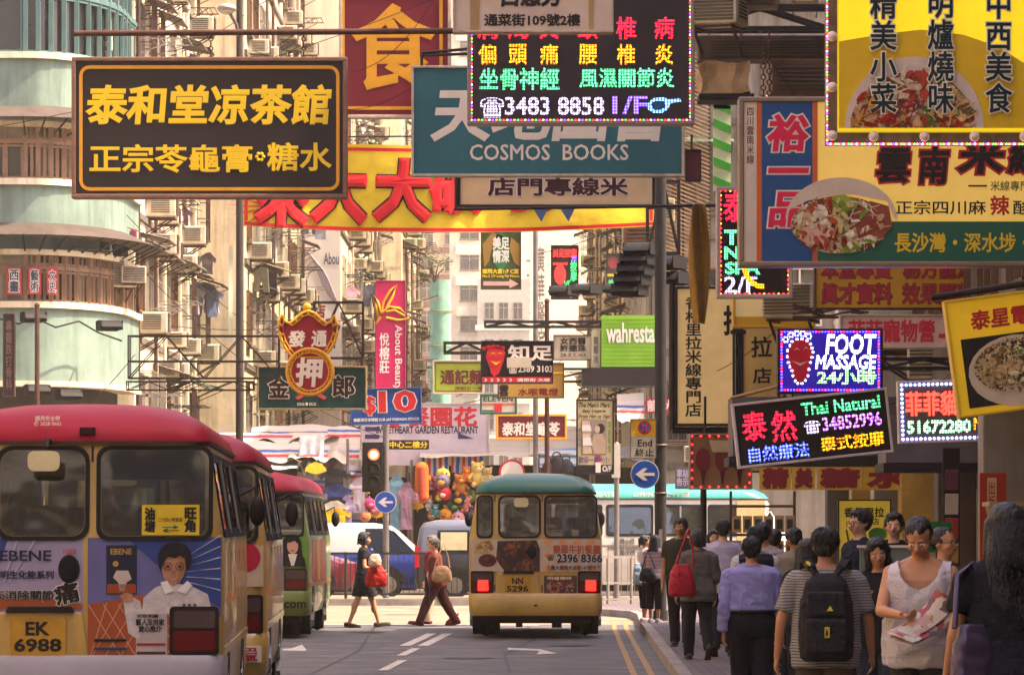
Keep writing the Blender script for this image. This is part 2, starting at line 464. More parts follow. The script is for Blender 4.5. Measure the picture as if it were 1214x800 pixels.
def awning(parent, s, z, w, out, m, drop=.3):
    mb = MB(); n = max(4, int(w / .12))
    vs = []
    for i in range(n + 1):
        x = s - w / 2 + w * i / n; q = .02 * (i % 2)
        vs += [(x, -.0, z + q), (x, -out, z - drop + q), (x, -out, z - drop - .03 + q), (x, 0, z - .03 + q)]
    fs = []
    for i in range(n):
        a, b = 4 * i, 4 * i + 4; fs += [(a, a + 1, b + 1, b), (a + 1, a + 2, b + 2, b + 1), (a + 3, a, b, b + 3), (a + 2, a + 3, b + 3, b + 2)]
    mb.add(vs, fs, 0)
    for x in (s - w / 2 + .05, s + w / 2 - .05): mb.bar((x, -out + .03, z - drop - .02), (x, 0, z - drop - .35), .025, m=1)
    mb.build('awning', [m, dark_metal], parent)

# one air conditioner with its parts, copied along the walls
def make_ac():
    t = thing('air_conditioner', 'x', 'air conditioner')
    mb = MB(); mb.bx(-.33, .33, -.62, 0, 0, .42, 0); mb.build('casing', ac_m, t, bevel=.02)
    mb = MB()
    for i in range(9): mb.bx(-.29, .29, -.645, -.62, .04 + i * .042, .062 + i * .042, 0)
    for i in range(7):
        for sx in (-1, 1): mb.bx(sx * .33, sx * .342, -.5, -.12, .08 + i * .045, .1 + i * .045, 0)
    mb.build('grille', M('vent_grille', '#4d453c', .7), t)
    mb = MB()
    for x in (-.25, .25): mb.bar((x, 0, -.03), (x, -.6, -.03), .035); mb.bar((x, 0, -.35), (x, -.5, -.04), .03)
    mb.bar((-.25, -.55, -.03), (.25, -.55, -.03), .03)
    mb.build('bracket', rusty, t)
    return t
AC0 = make_ac(); AC_USED = [False]
def ac(P, th, s, z, label, group, scale=1.):
    loc = facade_loc(P, th, s, z, .0)
    if not AC_USED[0]: o = AC0; AC_USED[0] = True; o.location = loc; o.rotation_euler = (0, 0, th); o['label'] = label
    else: o = dup(AC0, loc, th, label)
    o['group'] = group; o.scale = (scale, scale, scale); return o

def pant(mb, x, z, w, h, m):
    mb.plate([(x - w / 2, z), (x + w / 2, z), (x + w * .62, z - h), (x + w * .16, z - h), (x, z - h * .36), (x - w * .16, z - h), (x - w * .62, z - h)], -.03, .03, m)
def shirt(mb, x, z, w, h, m):
    mb.plate([(x - w * .2, z), (x + w * .2, z), (x + w * .75, z - h * .25), (x + w * .62, z - h * .45), (x + w * .42, z - h * .32), (x + w * .45, z - h), (x - w * .45, z - h), (x - w * .42, z - h * .32), (x - w * .62, z - h * .45), (x - w * .75, z - h * .25)], -.03, .03, m)
def crumple(me, amp, sc_):
    for v in me.vertices:
        d = mnoise.noise_vector(v.co * sc_); v.co += d * amp
def cloth_thing(kind, loc, th, col, label, w=.5, h=.8):
    mb = MB(); (pant if kind == 'trousers' else shirt)(mb, 0, 0, w, h, 0)
    me = mb.mesh('hanging_' + kind, M('laundry_' + col.strip('#'), col, .9, var=.25, vs=6, bump=.4, bs=9))
    bm = bmesh.new(); bm.from_mesh(me); bmesh.ops.triangulate(bm, faces=bm.faces); bmesh.ops.subdivide_edges(bm, edges=bm.edges, cuts=2, use_grid_fill=True); bm.to_mesh(me); bm.free()
    crumple(me, .035, 4.)
    o = obj('hanging_' + kind, me, None, loc); o.rotation_euler = (0, 0, th)
    return tag(o, label, kind, 'laundry hung out of the tenement windows')

def tenement(label, P, th, length, depth, H, storeys, bays, wall_m, z0=4.2, sh=2.95, fr=(wood_fr, pale_fr, pale_fr, alu), desc='tenement', win_w=1.5, awn=.45, acp=.6, lean=.3, nearest=0., extra=None):
    t = thing('tenement_building', label, 'building', (P[0], P[1], 0), th)
    mb = MB(); mb.bx(0, length, 0, depth, 0, H, 0)
    for k in range(storeys): mb.bx(0, length, -.07, .0, z0 + k * sh - .75, z0 + k * sh - .6, 1)
    mb.build('wall', [wall_m, conc_dark], t)
    bw = length / bays
    words = ['first', 'second', 'third', 'fourth', 'fifth', 'sixth', 'seventh', 'eighth', 'ninth', 'tenth', 'eleventh', 'twelfth']
    for k in range(storeys):
        for j in range(bays):
            s = (j + .5) * bw; z = z0 + k * sh
            w = min(win_w * R.uniform(.8, 1.1), bw * .8)
            window(t, s, z, w, 1.45, R.choice(fr), R.choice((glass_dark, glass_dark, glass_pale)), R.choice((2, 3)), R.random() < .35)
            if R.random() < awn: awning(t, s, z + 1.85, w + .5, R.uniform(.5, .95), R.choice((corr, corr, corr2)), R.uniform(.15, .35))
            if R.random() < .4:
                mb = MB(); o_ = R.uniform(.8, 1.3); zz = z + R.uniform(-.25, 1.2)
                for x in (s - w * .5, s + w * .5): mb.bar((x, 0, zz), (x, -o_, zz), .03); mb.bar((x, 0, zz - .4), (x, -o_ * .8, zz), .022)
                for q_ in range(5): mb.bar((s - w * .5, -o_ * (.3 + .17 * q_), zz), (s + w * .5, -o_ * (.3 + .17 * q_), zz), .016)
                mb.build('drying_rack', R.choice((rusty, dark_metal, alu)), t)
            if R.random() < .3:
                mb = MB(); o_ = .38
                for q_ in range(int(w / .14) + 1): mb.bar((s - w / 2 + q_ * .14, -o_, z - .1), (s - w / 2 + q_ * .14, -o_, z + 1.5), .018)
                for zz in (z - .1, z + .45, z + 1., z + 1.5):
                    mb.bar((s - w / 2, -o_, zz), (s + w / 2, -o_, zz), .025)
                    for x in (s - w / 2, s + w / 2): mb.bar((x, 0, zz), (x, -o_, zz), .025)
                mb.build('window_cage', R.choice((rusty, alu, pale_fr)), t)
            if R.random() < acp:
                ac(P, th, s + R.uniform(-.3, .3) * w, z + R.choice((-.55, 1.5, -.55)),
                   f'air conditioner on {desc}, {words[k]} row up, {words[j]} bay',
                   'air conditioners on the ' + desc, R.uniform(.9, 1.2))
    for j in range(bays):
        if R.random() < .7:
            mb = MB(); x = (j + R.choice((.02, .98))) * bw
            mb.cyl((x, -.1, 0), (x, -.1, z0 + storeys * sh), .05, 8)
            for k in range(storeys): mb.cone((x, -.1, z0 + k * sh), (x, -.1, z0 + k * sh + .12), .075, .075, 8)
            mb.build('drainpipe', R.choice((rusty, pale_fr, conc_dark)), t)
    return t

TH = PI / 2
tenement('cream tenement with brown windows just past the rounded green corner block', (-9.3, 103.7), TH, 20.2, 14, 34, 5, 8, cream, desc='tenement by green corner block', z0=3.9, win_w=1.6, awn=.6)
tenement('buff tenement behind the blank cream end wall and street lamp', (-8.0, 124.1), TH, 30.8, 14, 36, 6, 10, cream2, desc='buff tenement behind street lamp', z0=4.0)
tenement('white tenement whose blank end wall carries a beauty salon advert', (-6.6, 155.1), TH, 41.8, 12, 40, 8, 10, white_r, desc='white tenement with salon advert', z0=4.0, awn=.6)
tenement('furthest cream tenement of the left row, next to the green netted tower', (-5.65, 197.1), TH, 34, 12, 44, 9, 7, cream, desc='furthest left tenement', z0=4.0)
tenement('brown grimy tenement on the far right corner with slatted bamboo screen', (3.2, 112.3), 0, 14, 30, 21, 5, 6, grey_r, desc='grimy tenement behind kerb pole', z0=3.9)
tenement('pale tenement in the right row behind the round salon signs', (3.3, 240), -TH, 97, 14, 25, 7, 12, cream2, desc='pale tenement of right row', z0=4.0, awn=.6, acp=.5)
# street side of the corner tenement
cs = thing('tenement_annex', 'grey side wing of the corner tenement running along the market street', 'building', (3.12, 142), -TH)
mb = MB(); mb.bx(0, 29.4, 0, .06, 0, 20.5); mb.build('wall', grey_r, cs)
for k in range(5):
    for j in range(7):
        window(cs, 2 + j * 4, 4 + k * 3, 1.5, 1.4, pale_fr, glass_dark)
        if (k + j) % 2: awning(cs, 2 + j * 4, 5.8 + k * 3, 2.2, .8, corr)

# far buildings closing the street
def block(name, label, px0, px1, d, H, wall_m, depth=20):
    x0, x1 = PX(px0, d), PX(px1, d)
    t = thing(name, label, 'building', ((x0 + x1) / 2, d, 0))
    w = x1 - x0; mb = MB(); mb.bx(-w / 2, w / 2, 0, depth, 0, H); mb.build('wall', wall_m, t); return t, w
pink_band = M('red_brown_band', '#94625a', .8)
E_, w = block('apartment_building', 'tall cream apartment block with red brown bands, end of the street', 488, 556, 470, 75, M('cream_tile', '#d2b595', .8, var=.1))
for k in range(22):
    z = 3 + k * 2.9
    window(E_, -w / 2 + 1.3, z, 2.0, 1.6, pale_fr, glass_pale, 3); window(E_, w / 2 - 1.5, z, 2.2, 1.6, pale_fr, glass_pale, 3)
    mb = MB(); mb.bx(-w / 2, w / 2, -.05, 0, z - 1.0, z - .35); mb.build('band', pink_band, E_)
F_, w = block('apartment_building', 'pale stepped apartment block with grey windows beside the banded block', 533, 585, 445, 62, M('pale_tile', '#d6c6aa', .8, var=.1))
for k in range(19):
    window(F_, -.2, 3 + k * 3.1, 1.9, 1.7, alu, glass_dark, 2); 
    mb = MB(); mb.bx(-1.6, 1.6, -.5, 0, 1.4 + k * 3.1, 2.4 + k * 3.1); mb.build('balcony', white_r, F_)
G_, w = block('hospital_building', 'tall blank white hospital wall with vertical black lettering', 566, 700, 520, 85, M('bright_white_render', '#ead8b4', .8, var=.06))
LM = {}
def letters(parent, s, x0, z0, x1, z1, m, bold=.015, y=-.01, depth=.008, shear=0., outline=None, ob=.06, stroke=None, name='lettering', rot=0.):
    """words fitted to the box x0..x1, z0..z1 on the face y of parent"""
    w, h = abs(x1 - x0), abs(z1 - z0); c = ((x0 + x1) / 2, y, (z0 + z1) / 2)
    depth = min(depth, .0008)
    me, fit = text_mesh(s, w, h, bold, depth, shear)
    me.materials.append(m); o = obj(name, me, parent, c)
    if rot: o.rotation_euler = (0, rot, 0)
    if outline is not None:
        me2, _ = text_mesh(s, w, h, ob, depth, shear, fit=fit); me2.materials.append(outline)
        o.location.y -= .004
        o2 = obj('letter_outline', me2, parent, c)
        if rot: o2.rotation_euler = (0, rot, 0)
    return o
ink = M('black_ink', '#1a1615', .6, var=.1)
letters(G_, '廣\n華\n醫\n院', PX(634, 520) - G_.location.x, PZ(420, 520), PX(646, 520) - G_.location.x, PZ(292, 520), ink, y=-.05, depth=.03)
letters(G_, '一\n九\n六\n一', PX(624, 520) - G_.location.x, PZ(372, 520), PX(629, 520) - G_.location.x, PZ(308, 520), ink, y=-.05, depth=.03)
L_, w = block('low_building', 'low grey concrete building under the white hospital wall', 566, 628, 430, 26, M('grey_tile', '#a9a396', .8, var=.15))
for k in range(6):
    mb = MB(); mb.bx(-w / 2 - .2, w / 2 + .2, -.3, 0, 3 + k * 3.6, 3.5 + k * 3.6); mb.build('ledge', white_r, L_)
    for j in (-1.4, 0, 1.4): window(L_, j, 4.1 + k * 3.6, .9, 1.6, alu, glass_dark)

# green netted scaffold tower with a tree on its roof
t = thing('scaffold_tower', 'narrow tower wrapped in pale green scaffold netting', 'scaffold', (PX(522, 250), 250, 0))
mb = MB(); n = 20
rs = []
for i in range(40):
    z = PZ(332, 250) * i / 39
    rs.append([((.6 + .06 * mnoise.noise((math.cos(a) * 2, math.sin(a) * 2, z * .7))) * math.cos(a), (.6 + .06 * mnoise.noise((math.cos(a) * 3, 5, z * .5))) * math.sin(a), z) for a in (2 * PI * j / n for j in range(n))])
mb.rings(rs); mb.build('netting', M('green_netting', '#78a890', .9, var=.25, vs=1.5), t)
mb = MB()
for z in range(2, 16, 2): mb.torus((0, 0, z), .67, .03, (0, 0, 1), 16, 5)
mb.build('bamboo_ring', M('bamboo', '#8c7a4f', .8), t)
leaf = M('leaf_green', '#4d5a34', .8, var=.4, vs=3)
leaf2 = M('leaf_olive', '#6b6f45', .8, var=.4, vs=3)
def bush(name, label, loc, r, n, cat='tree'):
    t = thing(name, label, cat, loc)
    mb = MB()
    for i in range(7):
        a = R.uniform(0, 6.28); p = Vector((math.cos(a) * r * .5, math.sin(a) * r * .5, r * R.uniform(.5, 1.3)))
        mb.tube([(0, 0, -.1), p * .5 + Vector((0, 0, .1)), p], [.06, .04, .015], 5)
    mb.build('trunk', M('bark', '#4b3d30', .9), t)
    mb = MB()
    for i in range(n):
        d = Vector((R.gauss(0, 1), R.gauss(0, 1), R.gauss(0, 1))).normalized() * (R.random() ** .5) * r
        d.z = d.z * .9 + r * .9
        if mnoise.noise(d * (1.6 / r)) < -.12: continue
        q = Matrix.Rotation(R.uniform(0, 6.3), 3, 'Z') @ Matrix.Rotation(R.uniform(-1, 1), 3, 'X'); s = r * R.uniform(.06, .11)
        mb.add([d + q @ Vector(v) for v in ((-s, 0, 0), (0, -s * .5, 0), (s, 0, 0), (0, s * .5, .02))], [(0, 1, 2, 3)], R.choice((0, 1)))
    mb.build('crown', [leaf, leaf2], t); return t
bush('roof_tree', 'scruffy tree growing above the green netted tower', (PX(515, 249), 249.5, PZ(333, 250)), 1.1, 900)

# salon advert on the blank end wall of the white tenement
t = thing('wall_advert', 'large white salon advert with line drawing on a tenement end wall', 'advert', (PX(380, 155), 154.9, 0))
def LX(px, d, t): return PX(px, d) - t.location.x
mb = MB(); mb.bx(LX(356, 155, t), LX(403, 155, t), -.06, .02, PZ(470, 155), PZ(250, 155)); mb.build('board', M('advert_white', '#d9d2cc', .6, var=.08), t)
letters(t, 'Abou', LX(384, 155, t), PZ(314, 155), LX(402, 155, t), PZ(300, 155), M('violet_ink', '#4d4468', .6), y=-.075)
letters(t, '新店', LX(358, 155, t), PZ(378, 155), LX(386, 155, t), PZ(360, 155), M('dark_red_ink', '#7d2a20', .6), y=-.075, bold=.04)
letters(t, '開', LX(372, 155, t), PZ(392, 155), LX(385, 155, t), PZ(380, 155), M('red_ink', '#b52025', .6), y=-.075, bold=.04)
mb = MB()
for i in range(5):
    p = [Vector((LX(358 + 42 * k / 8, 155, t), -.07, PZ(345 - 30 * math.sin(k * .45 + i * .35) - i * 5, 155))) for k in range(9)]
    mb.tube(p, .02, 4)
mb.build('line_drawing', M('mauve_line', '#a596a2', .7), t)

# ---- rounded pale green corner block
t = thing('corner_building', 'rounded pale green corner block with wrap-around window bands', 'building', (-11, 97, 0))
def gpath(off=0.):
    """outline of the rounded corner, pushed outwards by off, in the block's own coordinates, with arc length"""
    pts = [(-14 + k * 1.0, 0.) for k in range(14)]
    pts += [(-.1 + 1.9 * math.sin(a), 4.3 - 4.3 * math.cos(a)) for a in (PI / 2 * k / 10 for k in range(0, 11))]
    pts += [(1.8, 5.2), (1.85, 6.3)]
    out = []
    for i, p in enumerate(pts):
        a, b = Vector(pts[max(i - 1, 0)]), Vector(pts[min(i + 1, len(pts) - 1)]); d = (b - a).normalized()
        out.append(Vector((p[0] + d.y * off, p[1] - d.x * off)))
    return out
def gband(mb, z0, z1, o0, o1=None, m=0, thick=.25):
    o1 = o0 if o1 is None else o1
    A, B = gpath(o0), gpath(o1); I = gpath(min(o0, o1) - thick); n = len(A)
    vs = [(p.x, p.y, z0) for p in A] + [(p.x, p.y, z1) for p in B] + [(p.x, p.y, z1) for p in I] + [(p.x, p.y, z0) for p in I]
    fs = []
    for i in range(n - 1):
        fs += [(i, i + 1, n + i + 1, n + i), (n + i, n + i + 1, 2 * n + i + 1, 2 * n + i), (3 * n + i + 1, 3 * n + i, 2 * n + i, 2 * n + i + 1), (3 * n + i, 3 * n + i + 1, i + 1, i)]
    mb.add(vs, fs, m, True)
def gz(py): return PZ(py, 97.5)
mb = MB()
for a, b in ((452, 366), (268, 221), (128, 72), (-40, -90)):
    gband(mb, gz(a), gz(b), 0, 0, 0, .4)
mb.bx(-14, 1.2, 4.6, 12, gz(452), gz(-90), 0)
mb.build('wall', green_r, t, sharp=40)
mb = MB()
for y in (366, 221, 72): gband(mb, gz(y) - .001, gz(y) + .14, .1, .1, 0, .5)
for y in (452, 297, 146): gband(mb, gz(y) - .12, gz(y), .06, .06, 0, .5)
mb.build('cornice', cream, t, sharp=40)
for nm, za, zb, fr, gl in (('window_band', 362, 298, M('brown_band_frame', '#7d6049', .7, var=.3), glass_pale), ('window_band', 217, 148, M('tan_window_frame', '#8a6a50', .7, var=.3), glass_pale), ('window_band', 68, -40, teal_fr, glass_dark)):
    P_, Q_ = gpath(-.16), gpath(-.08)
    bar_ = MB(); gl_ = MB(); n = len(P_); za_, zb_ = gz(za), gz(zb); zt_ = za_ + (zb_ - za_) * .68
    for i in range(n - 1):
        a, b, c, e = P_[i], P_[i + 1], Q_[i], Q_[i + 1]
        for z0_, z1_ in ((za_, zt_), (zt_, zb_)): gl_.add([(a.x, a.y, z0_), (b.x, b.y, z0_), (b.x, b.y, z1_), (a.x, a.y, z1_)], [(0, 1, 2, 3)], R.choice((0, 0, 1, 2)))
        bar_.bar((c.x, c.y, za_), (c.x, c.y, zb_), .1, .1); d_ = (e - c)
        for f0 in ((.5,) if za < 0 or za > 100 else ()):
            p_ = c + d_ * f0; bar_.bar((p_.x, p_.y, za_), (p_.x, p_.y, zb_), .05, .06)
        for f0, f1 in (((.09, .46), (.54, .91)) if za > 100 else ((.1, .9),)):
            p_, q_ = c + d_ * f0, c + d_ * f1
            for z in (za_ + .09, zt_ - .09, zt_ + .08): bar_.bar((p_.x, p_.y, z), (q_.x, q_.y, z), .045, .05)
            for p2_ in (p_, q_): bar_.bar((p2_.x, p2_.y, za_ + .07), (p2_.x, p2_.y, zt_ - .07), .045, .05)
        for z in (za_ + .03, zt_, zb_ - .03): bar_.bar((c.x, c.y, z), (e.x, e.y, z), .1, .09)
    bar_.build(nm, fr, t); gl_.build('window_pane', [glass_dark, gl, M('net_curtain', '#8f8672', .3, var=.4, vs=3)], t)
for za in (266, 128):
    mb = MB(); gband(mb, gz(za + 16), gz(za), .75, .05, 0, .03)
    A = gpath(.7); B = gpath(.02)
    for i in range(6, len(A) - 1): mb.bar((A[i].x, A[i].y, gz(za + 15)), (B[i].x, B[i].y, gz(za + 34)), .03, m=1)
    mb.build('awning', [M('grimy_awning', '#4c4038', .8, var=.4), dark_metal], t, sharp=40)
mb = MB(); gband(mb, 0, gz(455), -.5, -.5, 0, .3); mb.build('shopfront', M('dark_shop', '#2c2522', .7, var=.5, vs=1.2), t, sharp=40)
red_paper = M('red_paper', '#b13238', .8, var=.2)
for (px0, px1, s) in ((8, 26, '西\n畫'), (33, 49, '藝\n術'), (54, 67, '文\n史')):
    d = 96.99; k = thing('window_poster', 'red poster with pale characters ' + {'西\n畫': 'at the left of', '藝\n術': 'in the middle of', '文\n史': 'at the right end of'}[s] + ' the green corner block window band', 'poster', (PX((px0 + px1) / 2, d), 97.07 + (.06 if px0 > 50 else 0), PZ(333, d)), rad(14) if px0 > 50 else 0, 'red posters in the window of the green corner block')
    w = (px1 - px0) / F * d
    mb = MB(); mb.bx(-w / 2, w / 2, -.1, -.08, PZ(349, d) - PZ(333, d), PZ(317, d) - PZ(333, d)); mb.build('paper', red_paper, k)
    letters(k, s, -w * .32, PZ(346, d) - PZ(333, d), w * .32, PZ(320, d) - PZ(333, d), M('ink_blue', '#20324a', .7), y=-.115, outline=M('paper_white', '#d8cfc0', .7), bold=.02, ob=.09)
for px, py, s_ in ((98, 315, 1.3), (120, 322, 1.1), (139, 330, .9), (150, 325, .9), (92, 25, 1.1), (108, 52, 1.)):
    d = 100.5
    ac((PX(px, d), d - .2), rad(25), 0, PZ(py + 12, d), {98: 'large white air conditioner at the end of the window band of the green corner block', 120: 'second air conditioner beside the window band of the green corner block', 139: 'small air conditioner on the side of the green corner block, lower one', 150: 'small air conditioner nearest the pipe on the side of the green block', 92: 'air conditioner near the top of the green corner block', 108: 'air conditioner below the top one on the green corner block'}[px], 'air conditioners on the green corner block', s_)

# plain blocks behind and left of the viewpoint: they close the street canyon and mirror in the bus windows
for lab, x0, x1, y0, y1, H, th in (('brown tenement across the road from the shops, left of the minibus rank', -24, -9.4, -40, 72, 15, 1), ('dark tenement closing the street far behind the viewpoint', -30, 30, -70, -58, 34, 2)):
    t = thing('tenement_building', lab, 'building', ((x1, y0, 0) if th == 1 else (x1, y1, 0)), TH if th == 1 else PI)
    L_n = (y1 - y0) if th == 1 else (x1 - x0); D_ = (x1 - x0) if th == 1 else (y1 - y0)
    mb = MB(); mb.bx(0, L_n, 0, D_, 0, H); mb.build('wall', cream2 if th == 1 else white_r, t)
    for k in range(4 if th == 1 else 10):
        mb = MB(); mb.bx(.2, L_n - .2, -.5, 0, 4 + k * 3, 4.9 + k * 3); mb.build('balcony', white_r if th == 1 else conc_dark, t)
        for j in range(int(L_n / 6)): window(t, 3 + j * 6, 5.2 + k * 3, 2.4, 1.5, wood_fr, glass_dark, 3)

for pts, lab in (([(0, 378), (22, 384), (40, 376), (66, 388), (92, 380), (112, 392), (140, 402)], 'loose cables looping along the sill below the red posters'),):
    d = 96.75; P0 = Vector((PX(pts[0][0], d), d, PZ(pts[0][1], d))); mb = MB()
    mb.tube([Vector((PX(a, d) - P0.x, .9 if a > 105 else (.3 if a > 85 else 0), PZ(b_, d) - P0.z)) for a, b_ in pts], .022, 5); tag(mb.build('cable', black, None, P0), lab, 'cable')
# ------------------------------------------------------------------ near right-hand building (upper floors mostly behind signs)
t = thing('shop_building', 'grimy shophouse on the right with pillars and open shop fronts along the pavement', 'building', (5.5, 70, 0), -TH)
mb = MB(); mb.bx(0, 120, 0, 16, 3.3, 19.5, 0); mb.bx(0, 120, .8, 16, 0, 3.3, 1); mb.bx(0, 120, -.8, .8, 3.24, 3.3, 1)
mb.build('wall', [conc_dark, M('shop_interior', '#6a5238', .8, var=.6, vs=1.)], t)
tile_y = M('yellow_tile', '#a8863c', .5, var=.3, vs=4)
for s, m in ((.3, conc_dark), (5.5, tile_y), (9.5, alu), (14, tile_y), (19, conc_dark), (24, M('ochre_pillar', '#8f8678', .7, streak=.3)), (30, conc_dark), (36, conc_dark)):
    mb = MB(); mb.bx(s - .25, s + .25, -.75, -.3, 0, 3.24); mb.build('pillar', m, t, bevel=.02)
warm_glass = M('shop_window', '#6b5233', .2, var=.8, vs=1.4)
for s0, s1, col in ((.7, 5.1, '#8e6838'), (5.9, 9.1, '#b08c40'), (9.9, 13.6, '#7a5a4a'), (14.4, 18.5, '#96703f'), (19.4, 23.6, '#a05a3a'), (24.4, 29.6, '#6a5f52'), (30.4, 35.6, '#6a5a3a')):
    mb = MB(); mb.bx(s0, s1, .72, .78, .3, 2.7, 0)
    for x in (s0, (s0 + s1) / 2, s1): mb.bx(x - .04, x + .04, .66, .79, .02, 2.75, 1)
    mb.bx(s0, s1, .66, .79, 2.7, 3.1, 2)
    mb.build('shop_window', [M('shop_goods_' + col.strip('#'), col, .5, var=.85, vs=3.), alu, dark_metal], t)  # goods colours lightened: warm light inside the shops is put into them
for k in range(3):
    for j in range(10):
        window(t, 2 + j * 3.2, 4.4 + k * 3, 1.6, 1.5, wood_fr, glass_dark)
        if (k * 3 + j) % 3: awning(t, 2 + j * 3.2, 6.3 + k * 3, 2.2, .9, corr)
for j, k in ((0, 0), (1, 1), (2, 0), (3, 1), (0, 1), (1, 2), (4, 1), (6, 1)):
    ac((5.5, 70), -TH, 1.2 + j * 3.2, 4.0 + k * 3 + .2, f'dusty air conditioner on the right shophouse, {["lowest", "middle", "top"][k]} row, {["first", "second", "third", "fourth", "fifth", "sixth", "seventh"][j]} bay from the junction', 'air conditioners on the right shophouse', 1.3)

# slatted bamboo screen, green striped panel, racks on the far corner house
d = 111.6
t = thing('bamboo_screen', 'tall screen of slanting bamboo slats on the grimy corner tenement', 'screen', (PX(810, d), d, PZ(330, d)))
mb = MB(); w = PX(842, d) - PX(780, d); h = PZ(40, d) - PZ(330, d)
for i in range(60):
    z = i * h / 60; mb.bar((-w / 2, 0, z), (w / 2, -.12, z - .55), .045, .03, 0)
for x in (-w / 2, 0, w / 2): mb.bar((x, .05, -.2), (x, .05, h), .06, m=1)
mb.build('slats', [M('bamboo_slat', '#a5825a', .8, var=.4, vs=5), dark_metal], t)
d = 72.0
t = thing('striped_panel', 'tall panel of green and white slanting stripes beside the bamboo screen', 'sign', (PX(856, d), d, PZ(170, d)))
mb = MB(); w = PX(868, d) - PX(847, d); h = PZ(112, d) - PZ(225, d)
mb.bx(-w / 2, w / 2, 0, .08, -h / 2, h / 2, 0); mb.bx(-w / 2 + .001, w / 2 - .001, -.02, .0, h * .36, h / 2 - .001, 1)
for i in range(5):
    z = -h * .5 + i * h * .2
    mb.plate([(-w / 2, z + .12), (w / 2, z), (w / 2, z + .13), (-w / 2, z + .25)], -.02, 0, 1)
mb.build('panel', [M('panel_white', '#c6cda0', .5), M('stripe_green', '#3c8f2c', .5)], t)

